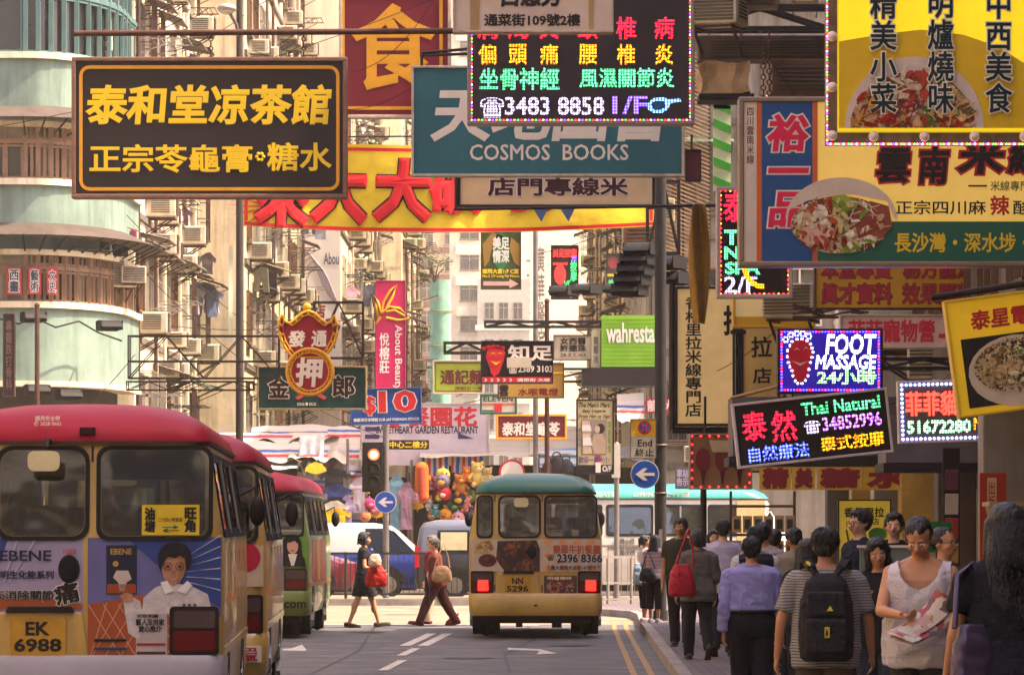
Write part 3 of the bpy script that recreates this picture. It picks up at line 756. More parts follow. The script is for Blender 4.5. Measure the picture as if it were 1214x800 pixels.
# ------------------------------------------------------------------ sign kit
gold = M('gold_letter', '#c98f1f', .45, var=.15, vs=8)
yel = M('yellow_letter', '#d8b41c', .5, var=.1)
whitem = M('white_acrylic', '#d5cabb', .5, var=.1)
redm = M('red_acrylic', '#b3202a', .5, var=.12)
frame_w = M('weathered_white_frame', '#b5a593', .7, var=.35, vs=6)
frame_b = M('pinkish_steel_frame', '#7a5a4c', .6, .2, var=.3, vs=6)
def hexname(p, c): return p + '_' + (c if isinstance(c, str) else '%d' % (hash(c) % 9999)).strip('#')
def A(c): return M(hexname('acrylic', c), c, .5, var=.12, vs=4)
class Sign:
    def __init__(s, label, x0, y0, x1, y1, d, face='#ffffff', frame=None, fw=3, th=.14, name='shop_sign', cat='sign', roll=0., yaw=0., face_m=None, group=None, rough=.5, glow=0.):
        s.d = d; s.cx, s.cy = (x0 + x1) / 2, (y0 + y1) / 2
        s.th = th
        s.o = thing(name, label, cat, (PX(s.cx, d), d, PZ(s.cy, d)), 0, group)
        s.o.rotation_euler = (0, -rad(roll), rad(yaw))
        s.w, s.h = (x1 - x0) / F * d, (y1 - y0) / F * d
        fm = face_m or M(hexname('lit_face' if glow else 'sign_face', face), face, rough, var=.2, vs=1.6, emit=glow)
        f = fw / F * d
        mb = MB(); mb.bx(-s.w / 2 + f * .4, s.w / 2 - f * .4, -th / 2, th / 2, -s.h / 2 + f * .4, s.h / 2 - f * .4); mb.build('panel', fm, s.o)
        if frame is not None:
            mb = MB(); a, b = s.w / 2, s.h / 2; y0_, y1_ = -th / 2 - .03, th / 2 + .03
            mb.bx(-a, a, y0_, y1_, b - f, b); mb.bx(-a, a, y0_, y1_, -b, -b + f)
            mb.bx(-a, -a + f, y0_, y1_, -b + f, b - f); mb.bx(a - f, a, y0_, y1_, -b + f, b - f)
            mb.build('frame', frame, s.o, bevel=min(.012, f * .2))
        s.lv = 1
    def x(s, px): return (px - s.cx) / F * s.d
    def z(s, py): return -(py - s.cy) / F * s.d
    def yf(s, k=1): return -s.th / 2 - .006 * k
    def t(s, txt, x0, y0, x1, y1, m, bold=.02, shear=0., outline=None, ob=.06, rot=0., depth=.012, lv=1):
        return letters(s.o, txt, s.x(x0), s.z(y1), s.x(x1), s.z(y0), m, bold, s.yf(lv), depth, shear, outline, ob, rot=rot)
    def shape(s, name, pts, m, lv=1, th=.005):
        mb = MB(); mb.plate([(s.x(a), s.z(b)) for a, b in pts], s.yf(lv) - th, s.yf(lv) + .004 * 0, 0); return mb.build(name, m, s.o)
    def shapes(s, name, polys, m, lv=1, th=.005):
        mb = MB()
        for pts in polys: mb.plate([(s.x(a), s.z(b)) for a, b in pts], s.yf(lv) - th, s.yf(lv), 0)
        return mb.build(name, m, s.o)
    def rect(s, name, x0, y0, x1, y1, m, lv=1): return s.shape(name, [(x0, y0), (x1, y0), (x1, y1), (x0, y1)], m, lv)
    def line(s, name, x0, y0, x1, y1, r, w, m, lv=1):
        """rounded border line"""
        o = rrect(s.x(x0), s.z(y1), s.x(x1), s.z(y0), r / F * s.d); k = w / F * s.d
        i = rrect(s.x(x0) + k, s.z(y1) + k, s.x(x1) - k, s.z(y0) - k, max(r / F * s.d - k, .005)); n = len(o); y = s.yf(lv)
        mb = MB(); vs = [(a, y - .005, b) for a, b in o] + [(a, y - .005, b) for a, b in i]
        mb.add(vs, [(j, (j + 1) % n, n + (j + 1) % n, n + j) for j in range(n)]); return mb.build(name, m, s.o)
    def dots(s, pts, r, mats, name='lamp_border', lv=1):
        mb = MB()
        for i, (a, b) in enumerate(pts): mb.ell((s.x(a), s.yf(lv) - .005, s.z(b)), (r / F * s.d, .012, r / F * s.d), 8, 5, i % len(mats))
        return mb.build(name, mats, s.o)
    def border(s, x0, y0, x1, y1, step, r, mats, lv=1):
        p = []; n = int((x1 - x0) / step); k = int((y1 - y0) / step)
        p += [(x0 + (x1 - x0) * i / n, y0) for i in range(n)] + [(x1, y0 + (y1 - y0) * i / k) for i in range(k)]
        p += [(x1 - (x1 - x0) * i / n, y1) for i in range(n)] + [(x0, y1 - (y1 - y0) * i / k) for i in range(k)]
        return s.dots(p, r, mats, lv=lv)
    def hang(s, lines, m=None, r=.02):
        mb = MB()
        for x0, y0, x1, y1 in lines: mb.cyl((s.x(x0), 0, s.z(y0)), (s.x(x1), 0, s.z(y1)), r, 7)
        return mb.build('hanger', m or dark_metal, s.o)
    def chain(s, x, y0, y1):
        mb = MB(); n = int(abs(y1 - y0) / F * s.d / .048)
        for i in range(n + 1):
            z = s.z(y0) + (s.z(y1) - s.z(y0)) * i / n
            mb.torus((s.x(x), 0, z), .024, .007, (0, 1, 0) if i % 2 else (1, 0, 0), 10, 4)
        return mb.build('chain', rusty, s.o)
G_LED = lambda n, c, st=4., p=.034: LED('lamp_' + n, c, st, p)
led_r, led_o, led_g, led_w, led_b, led_v = (G_LED(n, c, st * .5) for n, c, st in (('red', '#ff1430', 4.5), ('amber', '#ff9a0c', 3.6), ('green', '#5dffa0', 2.6), ('white', '#e6d2ff', 2.6), ('blue', '#4a50ff', 5), ('violet', '#a030ff', 5)))
dot_m = [M('dot_' + n, c, .5, var=0, emit=e * .45) for n, c, e in (('violet', '#8a2cff', 6), ('white', '#ffe9d0', 3), ('red', '#ff2030', 5), ('green', '#50ff80', 2.5), ('amber', '#ffb020', 3))]
def steel(name, label, pts, d, rpx, m=None, cat='pipe', sag=0., n=8):
    """one straight or bent steel pipe / cable given by photo points at distance d"""
    mb = MB(); P = []
    for i, p in enumerate(pts):
        P.append(Vector((PX(p[0], d), 0, PZ(p[1], d))))
    if sag:
        a, b = P[0], P[-1]; P = [a.lerp(b, k / 14) - Vector((0, 0, sag * 4 * (k / 14) * (1 - k / 14))) for k in range(15)]
    c = P[0].copy(); mb.tube([p - c for p in P], rpx / F * d, n)
    return tag(mb.build(name, m or rusty, None, (c.x, d, c.z)), label, cat)

# ---- 1 the black and gold tea house sign
s = Sign('large black tea shop sign with gold rounded border and gold characters, hung from a pipe', 86, 69, 412, 236, 52, '#211a1c', frame_b, 5, .2)
s.line('border', 95, 79, 403, 227, 12, 4, gold)
s.t('泰和堂凉茶館', 102, 101, 394, 149, yel, .032, .08)
s.t('正宗苓龜膏', 107, 172, 300, 206, yel, .022)
s.t('糖水', 317, 170, 394, 204, yel, .022)
s.dots([(309 + 4 * math.cos(a), 187 + 4 * math.sin(a)) for a in (k * PI / 3 for k in range(6))], 2.2, [yel], 'flower_mark')
for x in (124, 250, 360): s.chain(x, 41, 69)
p = steel('hanging_pipe', 'long rusty brown pipe carrying the black tea shop sign across the street', [(88, 40), (545, 37)], 52, 3.6)
# ---- 2 maroon food sign
s = Sign('tall maroon sign with one huge gold character behind the pipe', 402, -22, 535, 141, 62, '#6e1626', frame_w, 4)
s.t('食', 415, 5, 519, 108, gold, .022)
s.shapes('border', [[(405, -18), (409, -18), (409, 131), (405, 131)], [(521, -18), (525, -18), (525, 131), (521, 131)], [(409, 127), (521, 127), (521, 131), (409, 131)]], gold)
# ---- 3 pale board on top
s = Sign('pale grimy board with small black characters cut by the top of the view', 537, -16, 727, 40, 45, '#bdaa9a', frame_w, 2, .2)
s.t('白惠芳', 594, -16, 668, 10, ink, .045, .1); s.t('通菜街109號2樓', 574, 18, 688, 33, ink, .03)
for q_ in ([(557, -14), (569, -14), (568, 38), (558, 38)], [(697, -14), (704, -14), (703, 38), (698, 38)]): s.shape('stain', q_, M('rust_stain', '#a5865a', .7, var=.5))
# ---- 4 big LED clinic sign
s = Sign('big dark LED clinic sign with coloured rows of dotted characters and a lamp dot border', 554, -24, 823, 149, 50, '#2a2226', M('led_frame', '#8a7672', .4, .3), 5, .22)
cols = (578, 614, 651, 697, 742, 787)
for ch, x in zip('肩周炎頸椎病', cols): s.t(ch, x - 12, 22, x + 12, 48, led_r, .016)
for ch, x in zip('偏頭痛腰椎炎', cols): s.t(ch, x - 11, 54, x + 11, 78, led_o, .016)
s.t('坐骨神經', 568, 82, 663, 108, led_g, .016); s.t('風濕關節炎', 687, 82, 799, 107, led_g, .016)
s.t('☎', 569, 117, 598, 141, led_w, .01); s.t('3483 8858', 599, 116, 716, 138, led_w, .016); s.t('1/F', 726, 115, 767, 137, G_LED('indigo', '#6a4cff', 2.6), .02)
s.shape('hand_mark', [(768, 124), (774, 118), (786, 117), (792, 119), (806, 118), (807, 122), (794, 124), (792, 130), (785, 135), (774, 135), (768, 131)], G_LED('sky', '#6fa8ff', 1.8))
s.shape('hand_fill', [(771, 125), (776, 121), (787, 121), (789, 128), (783, 132), (775, 132)], A('#1d4a80'), 2)
s.border(559, -20, 818, 144, 4.2, 1.4, dot_m)
# ---- 5 teal book shop sign
s = Sign('wide teal book shop sign with white border below the big LED sign', 488, 79, 811, 210, 56, '#27616a', frame_w, 3, .18)
s.t('天地圖書', 510, 103, 796, 169, whitem, .03, .12); s.t('COSMOS', 557, 172, 652, 191, whitem, .012); s.t('BOOKS', 667, 172, 745, 191, whitem, .012)
s.hang([(500, 64, 500, 80), (500, 63, 560, 58), (500, 66, 560, 64)], dark_metal)
# ---- 6 rice noodle sign
s = Sign('tan rice noodle sign with dark characters under the teal sign', 543, 205, 776, 246, 65, '#d0b48c', dark_metal, 3, .12)
s.t('店門專線米', 578, 211, 745, 233, M('maroon_ink', '#3a1220', .6), .03, outline=whitem, ob=.07)
steel('steel_bar', 'thin black bar along the foot of the tan rice noodle sign', [(538, 248), (884, 243)], 64.8, 2, dark_metal, 'bar')
steel('steel_bar', 'short upright bar at the left end of the tan rice noodle sign', [(541, 206), (541, 249)], 64.9, 2.4, dark_metal, 'bar')
# ---- 7 yellow cloth banner across the street
def cloth(name, label, cat, x0, y0, x1, y1, d, m, wav, nx=60, nz=16, sag=.0):
    o = thing(name, label, cat, (PX((x0 + x1) / 2, d), d, PZ((y0 + y1) / 2, d)))
    w, h = (x1 - x0) / F * d, (y1 - y0) / F * d
    mb = MB(); vs = []
    for j in range(nz + 1):
        for i in range(nx + 1):
            x, z = -w / 2 + w * i / nx, -h / 2 + h * j / nz
            vs.append((x, wav(x, z), z - sag * 4 * (i / nx) * (1 - i / nx)))
    mb.add(vs, [(j * (nx + 1) + i, j * (nx + 1) + i + 1, (j + 1) * (nx + 1) + i + 1, (j + 1) * (nx + 1) + i) for j in range(nz) for i in range(nx)], 0, True)
    mb.build('cloth', m, o); return o, w, h
wv = lambda x, z: .05 * math.sin(x * 2.1 + z) + .03 * mnoise.noise((x * 1.7, 0, z * 1.7)) + .012 * mnoise.noise((x * 6, 3, z * 5))
ban, w, h = cloth('cloth_banner', 'long yellow cloth banner with huge red characters stretched across the street', 'banner', 288, 165, 775, 268, 80, M('yellow_cloth', '#dcbe2e', .85, var=.15, vs=3, bump=.3, bs=5), wv, 90, 18, .12)
def drape(o, off):
    for v in o.data.vertices:
        x, z = v.co.x + o.location.x, v.co.z + o.location.z
        q = (x + w / 2) / w
        v.co.y += wv(x, z); v.co.z -= .12 * 4 * q * (1 - q)
bx_ = lambda px: (px - 531.5) / F * 80
bz_ = lambda py: -(py - 216.5) / F * 80
blk = M('black_cloth_ink', '#1b1010', .8, var=.1); redc = M('red_cloth_ink', '#c01a22', .8, var=.15)
for ch, x0, y0, x1, y1 in (('來', 300, 190, 368, 268), ('大', 366, 178, 436, 262), ('大', 440, 180, 512, 258), ('破', 508, 185, 575, 248), ('價', 600, 185, 660, 245)):
    for m, b, off in ((blk, .085, -.03), (redc, .05, -.06)):
        me, fit = text_mesh(ch, abs(x1 - x0) / F * 80, abs(y1 - y0) / F * 80, b, .01, .06)
        me.materials.append(m); o = obj('lettering', me, ban, (bx_((x0 + x1) / 2), off, bz_((y0 + y1) / 2))); drape(o, 0)
for nm, pts in (('red_edge', [(290, 263), (774, 263), (774, 267), (290, 267)]), ('red_edge', [(770, 168), (774, 168), (774, 262), (770, 262)]), ('red_edge', [(290, 168), (294, 168), (294, 262), (290, 262)]), ('red_edge', [(295, 169), (770, 169), (770, 173), (295, 173)])):
    (xa, ya), (xb, yb) = pts[0], pts[2]; nx = 80 if xb - xa > 50 else 1; nz = 1 if nx > 1 else 14; vs = []
    for j in range(nz + 1):
        for i in range(nx + 1): vs.append((bx_(xa + (xb - xa) * i / nx), -.03, bz_(yb + (ya - yb) * j / nz)))
    mb = MB(); mb.add(vs, [(j * (nx + 1) + i, j * (nx + 1) + i + 1, (j + 1) * (nx + 1) + i + 1, (j + 1) * (nx + 1) + i) for j in range(nz) for i in range(nx)], 0, True)
    drape(mb.build(nm, redc, ban), 0)
star = []
for k in range(26):
    a = 2 * PI * k / 26; r_ = (34 if k % 2 else 13) * (1 + .3 * math.sin(k * 3.))
    star.append((bx_(322 + r_ * 1.25 * math.cos(a)), bz_(246 + r_ * .6 * math.sin(a) - 2)))
mb = MB(); mb.plate(star, -.02, -.015); o = mb.build('starburst', M('pale_red_ink', '#c9463a', .8), ban)
drape(o, 0)
steel('tension_cable', 'thin cable along the top of the yellow banner', [(288, 163), (790, 160)], 80, 1, dark_metal, 'cable')
# blue bunting triangles
for px, nm in ((640, 'left'), (672, 'right')):
    mb = MB(); mb.plate([(-.22, .2), (.22, .2), (.03, -.2)], -.01, .01)
    tag(mb.build('bunting_flag', A('#23335e'), None, (PX(px, 79.5), 79.5, PZ(250, 79.5))), f'{nm} of two dark blue pennants hanging under the tan rice noodle sign', 'flag', 'blue pennants')
# ---- 8 rice noodle vertical boards
s = Sign('tall pale yellow noodle shop board with a column of small black characters', 800, 340, 871, 505, 66, '#d8b87c', M('black_frame', '#1c1614', .6), 3, .2, glow=.06)
s.t('香\n格\n里\n拉\n米\n線\n專\n門\n店', 812, 352, 832, 494, ink, .02); s.t('拉', 857, 362, 884, 398, ink, .03, lv=2)
s.hang([(797, 335, 797, 510), (876, 335, 876, 510), (797, 510, 876, 510)], r=.05)
s = Sign('second pale yellow noodle board, partly hidden behind the small foot massage sign', 879, 380, 940, 560, 68, '#c0a05c', M('black_frame', '#1c1614'), 2, .2)
s.t('拉', 890, 399, 915, 424, ink, .02); s.t('店', 892, 436, 914, 455, ink, .02); s.t('香\n格\n里', 919, 440, 935, 500, ink, .02)
# ---- 9 small spa LED sign
s = Sign('upright red dotted spa LED sign left of the noodle bowl sign', 849, 222, 939, 354, 58, '#1a0d10', M('rounded_pale_frame', '#b39d94', .4), 5, .2)
s.t('泰', 857, 228, 886, 264, led_r, .016)
s.t('T', 858, 273, 876, 291, led_g, .04); s.t('N', 858, 293, 876, 308, led_g, .04); s.t('SPA', 859, 311, 901, 326, led_g, .04); s.t('2/F', 858, 328, 897, 348, led_w, .0165)
mb = MB(); mb.torus((s.x(905), s.yf(), s.z(318)), 22 / F * 58, .035, (0, 1, 0), 20, 5, a0=rad(-90), a1=rad(40)); mb.build('arc_lamp', led_o, s.o)
s.border(854, 227, 934, 349, 5.4, 1.3, [dot_m[2], dot_m[2], dot_m[4]])
# ---- food photograph material
def food(name, cols, scale):
    m, nt, b, N, L = nodes_of(name)
    tc = N('TexCoord'); outs = []
    for k, sc_ in enumerate((scale * .55, scale * 1.7, scale * 4.)):
        n = N('TexNoise', Scale=sc_ * .9, Detail=4.); L(tc.outputs['Object'], n.inputs['Vector'])
        ad = N('VectorMath', operation='MULTIPLY_ADD'); q = 1.1 / sc_; ad.inputs[1].default_value = (q * 1.6, q, q * 1.3); L(n.outputs['Color'], ad.inputs[0]); L(tc.outputs['Object'], ad.inputs[2])
        v = N('TexVoronoi', Scale=sc_); L(ad.outputs[0], v.inputs['Vector'])
        s_ = N('SeparateColor'); L(v.outputs['Color'], s_.inputs[0])
        r = N('ValToRGB'); r.color_ramp.interpolation = 'CONSTANT'; L(s_.outputs[k % 3], r.inputs[0])
        e = r.color_ramp.elements
        e[0].color = (*lin(cols[0]), 1); e[1].position = 1 - 1 / len(cols); e[1].color = (*lin(cols[-1]), 1)
        for i, c in enumerate(cols[1:-1]): kk = e.new((i + 1) / len(cols)); kk.color = (*lin(c), 1)
        dk = N('MapRange'); dk.inputs['From Max'].default_value = .8; dk.inputs['To Min'].default_value = 1.25; dk.inputs['To Max'].default_value = .55; L(v.outputs['Distance'], dk.inputs[0])
        mx = N('Mix', data_type='RGBA', blend_type='MULTIPLY'); mx.inputs['Factor'].default_value = 1; L(r.outputs[0], mx.inputs['A']); L(dk.outputs[0], mx.inputs['B'])
        outs.append((mx, s_))
    cur = outs[0][0].outputs['Result']
    for mx, s_ in outs[1:]:
        g = N('Math', operation='GREATER_THAN'); g.inputs[1].default_value = .52; L(s_.outputs[1], g.inputs[0])
        x = N('Mix', data_type='RGBA'); L(g.outputs[0], x.inputs['Factor']); L(cur, x.inputs['A']); L(mx.outputs['Result'], x.inputs['B']); cur = x.outputs['Result']
    L(cur, b.inputs['Base Color']); b.inputs['Roughness'].default_value = .35
    return m
def dish(s, cx, cy, rx, ry, cols, n, lv, clip=None, size=1., seed=1):
    """printed food: overlapping slices, strands and leaves inside an ellipse"""
    r_ = random.Random(seed); mb = MB()
    for i in range(n):
        a, q = r_.uniform(0, 2 * PI), r_.random() ** .55
        x, y = cx + rx * q * math.cos(a), cy + ry * q * math.sin(a)
        if clip is not None and y > clip: continue
        m = (int((math.cos(a) * .5 + .5) * len(cols) * .8 + r_.uniform(0, 2.2))) % len(cols); y0 = s.yf(lv) - .00012 * i; t = r_.uniform(0, PI); kind = r_.random()
        L_, W_ = (r_.uniform(3, 8) * size, r_.uniform(1.5, 4) * size) if kind < .6 else (r_.uniform(7, 14) * size, .55 * size)
        pts = []
        for k in range(10):
            b = 2 * PI * k / 10; u, v = L_ * math.cos(b) * r_.uniform(.8, 1.1), W_ * math.sin(b) * r_.uniform(.8, 1.1) + (.12 * L_ * math.cos(b) ** 2 if kind > .6 else 0)
            pts.append((s.x(x + u * math.cos(t) - v * math.sin(t)), s.z(min(y + u * math.sin(t) + v * math.cos(t), clip or 9e9))))
        mb.plate(pts, y0, y0 + .0001, m)
    return mb.build('food_photo', [M('food_' + c.strip('#'), c, .35, var=.45, vs=30) for c in cols], s.o)
# ---- 10 noodle restaurant sign with bowl
s = Sign('huge gold noodle restaurant sign with blue panel, pink characters and noodle bowl photo', 875, 117, 1232, 317, 42, '#d2ac54', M('brushed_frame', '#8a7564', .35, .5, var=.2), 6, .3, glow=.14)
s.rect('white_strip', 881, 123, 896, 311, A('#c8b8a8')); s.rect('orange_strip', 896, 123, 902, 311, A('#c05a28')); s.rect('orange_strip', 962, 123, 968, 311, A('#c05a28'))
s.rect('blue_panel', 902, 123, 962, 311, A('#1b4a80'))
s.t('四\n川\n雲\n南\n米\n線', 884, 130, 893, 196, A('#5c4038'), .015, lv=2)
s.t('裕\n一\n品', 908, 137, 958, 271, A('#d01a4a'), .035, .1, outline=whitem, ob=.075, lv=2)
for ch, x0, y0, x1, y1 in (('雲', 1037, 177, 1078, 219), ('南', 1088, 176, 1124, 220), ('米', 1133, 165, 1188, 208), ('線', 1192, 165, 1240, 208)):
    s.t(ch, x0, y0, x1, y1, ink, .03, .1, outline=redm, ob=.085)
s.t('━━', 1146, 221, 1168, 223, ink, .0); s.t('米線專門店', 1172, 216, 1230, 228, A('#3c5a3a'), .01)
s.t('正宗四川麻', 1060, 239, 1167, 256, ink, .012); s.t('辣', 1172, 233, 1195, 257, redm, .025); s.t('酸', 1199, 239, 1221, 256, ink, .012)
s.rect('green_band', 968, 264, 1226, 311, A('#1d5a48'))
s.t('長沙灣・深水埗・旺角', 1059, 277, 1262, 301, yel, .02, lv=2)
s.shape('bowl_photo', circ(996, 262, 66, 50, 28, 180, 360) + [(1060, 262), (1050, 240), (1030, 236), (1010, 232), (985, 233), (955, 240), (935, 250)], M('porcelain', '#c9b6a4', .4), 2)
s.shape('food_photo', circ(994, 268, 58, 34, 28), food('noodle_food', ['#c9a27a', '#b98a6a', '#8f3a2c', '#c8b07a', '#7d8a3a', '#6a2418', '#d9c6a8'], 9), 3)
s.shape('egg_photo', circ(970, 252, 9, 8, 14), A('#d6cbb6'), 4); s.shape('lettuce_photo', [(978, 246), (985, 234), (1000, 232), (1012, 240), (1016, 250), (1000, 252)], A('#8a9a34'), 4); s.shape('meat_photo', [(1008, 252), (1030, 240), (1052, 246), (1056, 270), (1036, 292), (1016, 284)], A('#8a4434'), 4)
s.shape('noodle_photo', [(950, 272), (975, 262), (990, 276), (985, 298), (960, 294), (946, 284)], A('#d0a08a'), 4)
dish(s, 994, 268, 54, 31, ['#c9a27a', '#d6c6a8', '#a84a30', '#7d2018', '#c8b07a', '#6d8a2c', '#e0d0b4', '#8f3a2c'], 150, 5, seed=3)
s.chain(912, 40, 117); s.chain(905, 60, 117)
# ---- 11 yellow roast sign
s = Sign('huge yellow roast meat sign with three columns of black characters and round bulbs', 992, -30, 1236, 158, 36, '#e6c81c', None, 3, .3, glow=.2)
for txt, x0, x1 in (('精\n美\n小\n菜', 1029, 1061), ('明\n爐\n燒\n味', 1097, 1128), ('中\n西\n美\n食', 1165, 1197)):
    s.t(txt, x0, -9, x1, 137, A('#10262a'), .018, outline=A('#e0d8c0'), ob=.06, lv=8)
s.shape('ochre_dune', [(993, 52), (1040, 44), (1090, 38), (1140, 44), (1180, 58), (1232, 90), (1232, 154), (993, 154)], A('#d8b01a'))
s.shape('plate_photo', circ(1082, 154, 88, 84, 26, 0, 180)[::1] if False else [(1082 + 82 * math.cos(a), 154 - 84 * math.sin(a)) for a in (PI * k / 24 for k in range(25))], A('#cbb7a8'), 2)
s.shape('food_photo', [(1080 + 74 * math.cos(a), 154 - 66 * math.sin(a)) for a in (PI * k / 24 for k in range(25))], food('roast_food', ['#a8402c', '#c98a3a', '#7d1f1c', '#c8a06a', '#c9b090', '#8a2a20', '#5a6a2a'], 8), 3)
dish(s, 1080, 150, 72, 62, ['#a8281c', '#c98a3a', '#8d1f1c', '#d8c0a0', '#b8402c', '#7a1a18', '#4a6a24', '#d8a86a'], 230, 4, clip=153, size=1.5, seed=5)
mb = MB(); mb.bx(s.x(979), s.x(991.5), -.1, .12, s.z(172), s.z(-30), 0); mb.bx(s.x(991.5), s.x(1236), -.1, .12, s.z(172), s.z(158.6), 0)
mb.build('bulb_rail', M('mirror_rail', '#7d6a58', .25, .6, var=.5, vs=9), s.o)
bulb_m = M('pearl_bulb', '#d9c3b4', .3, var=.05)
for bx0, by0 in ((985, 46), (985, 106), (985, 163), (1034, 164), (1094, 164), (1153, 164), (1212, 164)):
    mb = MB(); mb.ell((s.x(bx0), -.16, s.z(by0)), 6.2 / F * 36, 14, 9); mb.build('bulb', bulb_m, s.o)
s.dots([(980 + k * 3.1, 173) for k in range(84)], 1.3, dot_m, 'lamp_strip'); s.dots([(979, 172 - k * 3.5) for k in range(50)], 1.1, dot_m, 'lamp_strip')
# ---- 12..14
s = Sign('yellow herbal sign with two rows of red characters under the noodle bowl sign', 965, 306, 1157, 367, 55, '#b8871a', rusty, 2, .15)
for txt, x0, y0, x1, y1 in (('本堂專賣', 973, 309, 1057, 331), ('秘方龍涼', 1070, 309, 1154, 331), ('眞才實料', 973, 336, 1057, 361), ('效果顯著', 1069, 336, 1154, 361)): s.t(txt, x0, y0, x1, y1, A('#a02434'), .02, outline=A('#4a1518'), ob=.05)
s = Sign('pale pink pet shop sign with red outlined characters under the yellow herbal sign', 995, 373, 1122, 413, 53, '#c9a498', frame_w, 2, .15)
s.t('菲菲寵物營', 1005, 379, 1108, 406, A('#c0203a'), .03); s.rect('red_dash', 1112, 396, 1120, 401, redm)
s = Sign('small bright violet LED foot massage sign with dotted foot', 921, 390, 1046, 467, 44, '#140a3c', M('dark_led_frame', '#17131a', .5), 3, .15)
wled = LED('lamp_bright_white', '#cfd4ff', 2.6, .026); bled = LED('lamp_bright_blue', '#2a1cff', 7, .03)
s.shape('blue_glow_panel', rrect(0, 0, 1, 1, .1, 2) and [(928, 395), (1040, 395), (1040, 461), (928, 461)], M('violet_lit_panel', '#1a0c66', .4, var=.4, vs=5, emit=.5))
s.t('FOOT', 978, 396, 1038, 421, wled, .03, .12, lv=2); s.t('MASSAGE', 966, 421, 1038, 438, wled, .03, .12, lv=2); s.t('24小時', 968, 438, 1038, 456, LED('lamp_lime', '#a8ffa0', 1.4, .026), .03, lv=2)
foot = circ(947, 420, 14, 18, 20) ; s.shape('foot_mark', [(933, 416), (938, 405), (950, 402), (960, 408), (963, 418), (960, 430), (957, 446), (950, 455), (942, 452), (938, 440), (934, 430)], A('#c01538'), 2)
ft = [(933, 416), (935.5, 410), (938, 405), (944, 402.5), (950, 402), (956, 404), (960, 408), (962, 413), (963, 418), (962, 424), (960, 430), (958.5, 438), (957, 446), (954, 451), (950, 455), (945, 455), (942, 452), (939.5, 446), (938, 440), (935.5, 435), (934, 430), (932.5, 423)]
s.dots(ft, 1.7, [wled], 'dotted_outline', 3)
for tx, ty in ((931, 403), (937, 397.5), (944, 395.5), (951, 396), (958, 399)): s.dots([(tx + 3 * math.cos(k * PI / 3), ty + 3 * math.sin(k * PI / 3)) for k in range(6)], 1.1, [wled], 'toe_mark', 3)
s.shapes('smile_mark', [[(940, 416), (944, 412.5), (948, 416), (944, 414)], [(951, 415), (955, 411.5), (959, 415), (955, 413)], [(938, 428), (948, 434), (958, 428), (948, 431)]], whitem, 4)
s.border(926, 393.5, 1041, 462.5, 3.6, 1.3, [dot_m[2], M('dot_blue', '#3a2cff', .5, var=0, emit=4), M('dot_blue', '#3a2cff'), dot_m[0]], 2)
steel('flat_bar', 'pale angled bar under the violet foot massage sign', [(866, 472), (926, 457)], 44, 2, M('pale_bar', '#a07a4a', .6), 'bar')
# ---- 15 tilted Thai sign
s = Sign('tilted black LED Thai massage sign with white frame', 870, 469, 1055, 546, 43, '#17120f', M('white_led_frame', '#c9b8b8', .4), 3, .16, roll=6.2)
s.t('泰', 880, 480, 909, 515, led_r, .016); s.t('然', 914, 483, 944, 520, led_r, .016)
s.t('Thai Natural', 952, 477, 1045, 492, led_g, .0165); s.t('☎', 953, 499, 972, 514, led_w, .01); s.t('34852996', 975, 496, 1045, 513, G_LED('lilac', '#c86aff', 2), .016)
s.t('自然療法', 884, 522, 956, 541, G_LED('royal', '#4a58ff', 3), .016); s.t('泰式按摩', 970, 519, 1046, 537, led_o, .016)
# ---- 16 small phone LED
s = Sign('small grey LED sign with red neon characters right of the tilted sign', 1064, 450, 1206, 524, 47, '#6a5a56', M('white_led_frame', '#c9b8b8'), 2.5, .14, roll=1.5)
s.t('菲菲貓', 1073, 463, 1134, 492, M('neon_red', '#ff3428', .4, var=0, emit=1.6), .025); s.t('51672280', 1074, 497, 1150, 513, G_LED('mint', '#a8ffc0', 1.7, .028), .035); s.t('M/F', 1153, 495, 1177, 511, led_o, .016)
s.shape('arrow_mark', [(1180, 508), (1180, 504), (1194, 504), (1194, 498), (1190, 498), (1196, 491), (1202, 498), (1198, 498), (1198, 508)], led_o)
s.border(1069, 455, 1201, 519, 5.2, 1.7, [M('dot_ice', '#c8d8ff', .5, var=0, emit=1.9), M('dot_ice2', '#7a80ff', .5, var=0, emit=3)])
# ---- 17 tilted yellow soup bowl sign
s = Sign('tilted yellow noodle soup sign with a big bowl photo at the right edge', 1126, 348, 1262, 488, 38, '#d8ac1c', A('#d8b030'), 3, .16, roll=7.5, glow=.08)
s.t('泰星電', 1154, 364, 1225, 387, redm, .03, .08); s.shape('dark_panel', rrect(0, 0, 1, 1, .1, 2) and [(1140, 396), (1256, 396), (1256, 478), (1140, 478)], A('#1d1a16'))
s.shape('bowl_photo', circ(1202, 440, 58, 42), A('#c9b8a0'), 2); s.shape('food_photo', circ(1203, 434, 52, 32), food('soup_food', ['#c9a878', '#b89a6a', '#8a6a3a', '#d0b890', '#5a4a2a', '#d6c6a6', '#3a3a20'], 16), 3)
dish(s, 1203, 434, 49, 30, ['#d0b080', '#c0a070', '#8a6a3a', '#e0cca0', '#4a3a20', '#e6d6b6', '#4a6a24', '#a87a4a'], 170, 4, size=.9, seed=8)
s.shapes('onion_photo', [circ(1208 + a, 418 + b, 3, 2, 8) for a, b in ((0, 0), (6, 4), (12, -1), (9, 9), (15, 5))], A('#4a8a2a'), 9)
steel('flat_bar', 'dark arm holding the tilted yellow noodle soup sign', [(1104, 353), (1216, 336)], 38.3, 4, dark_metal, 'bar')
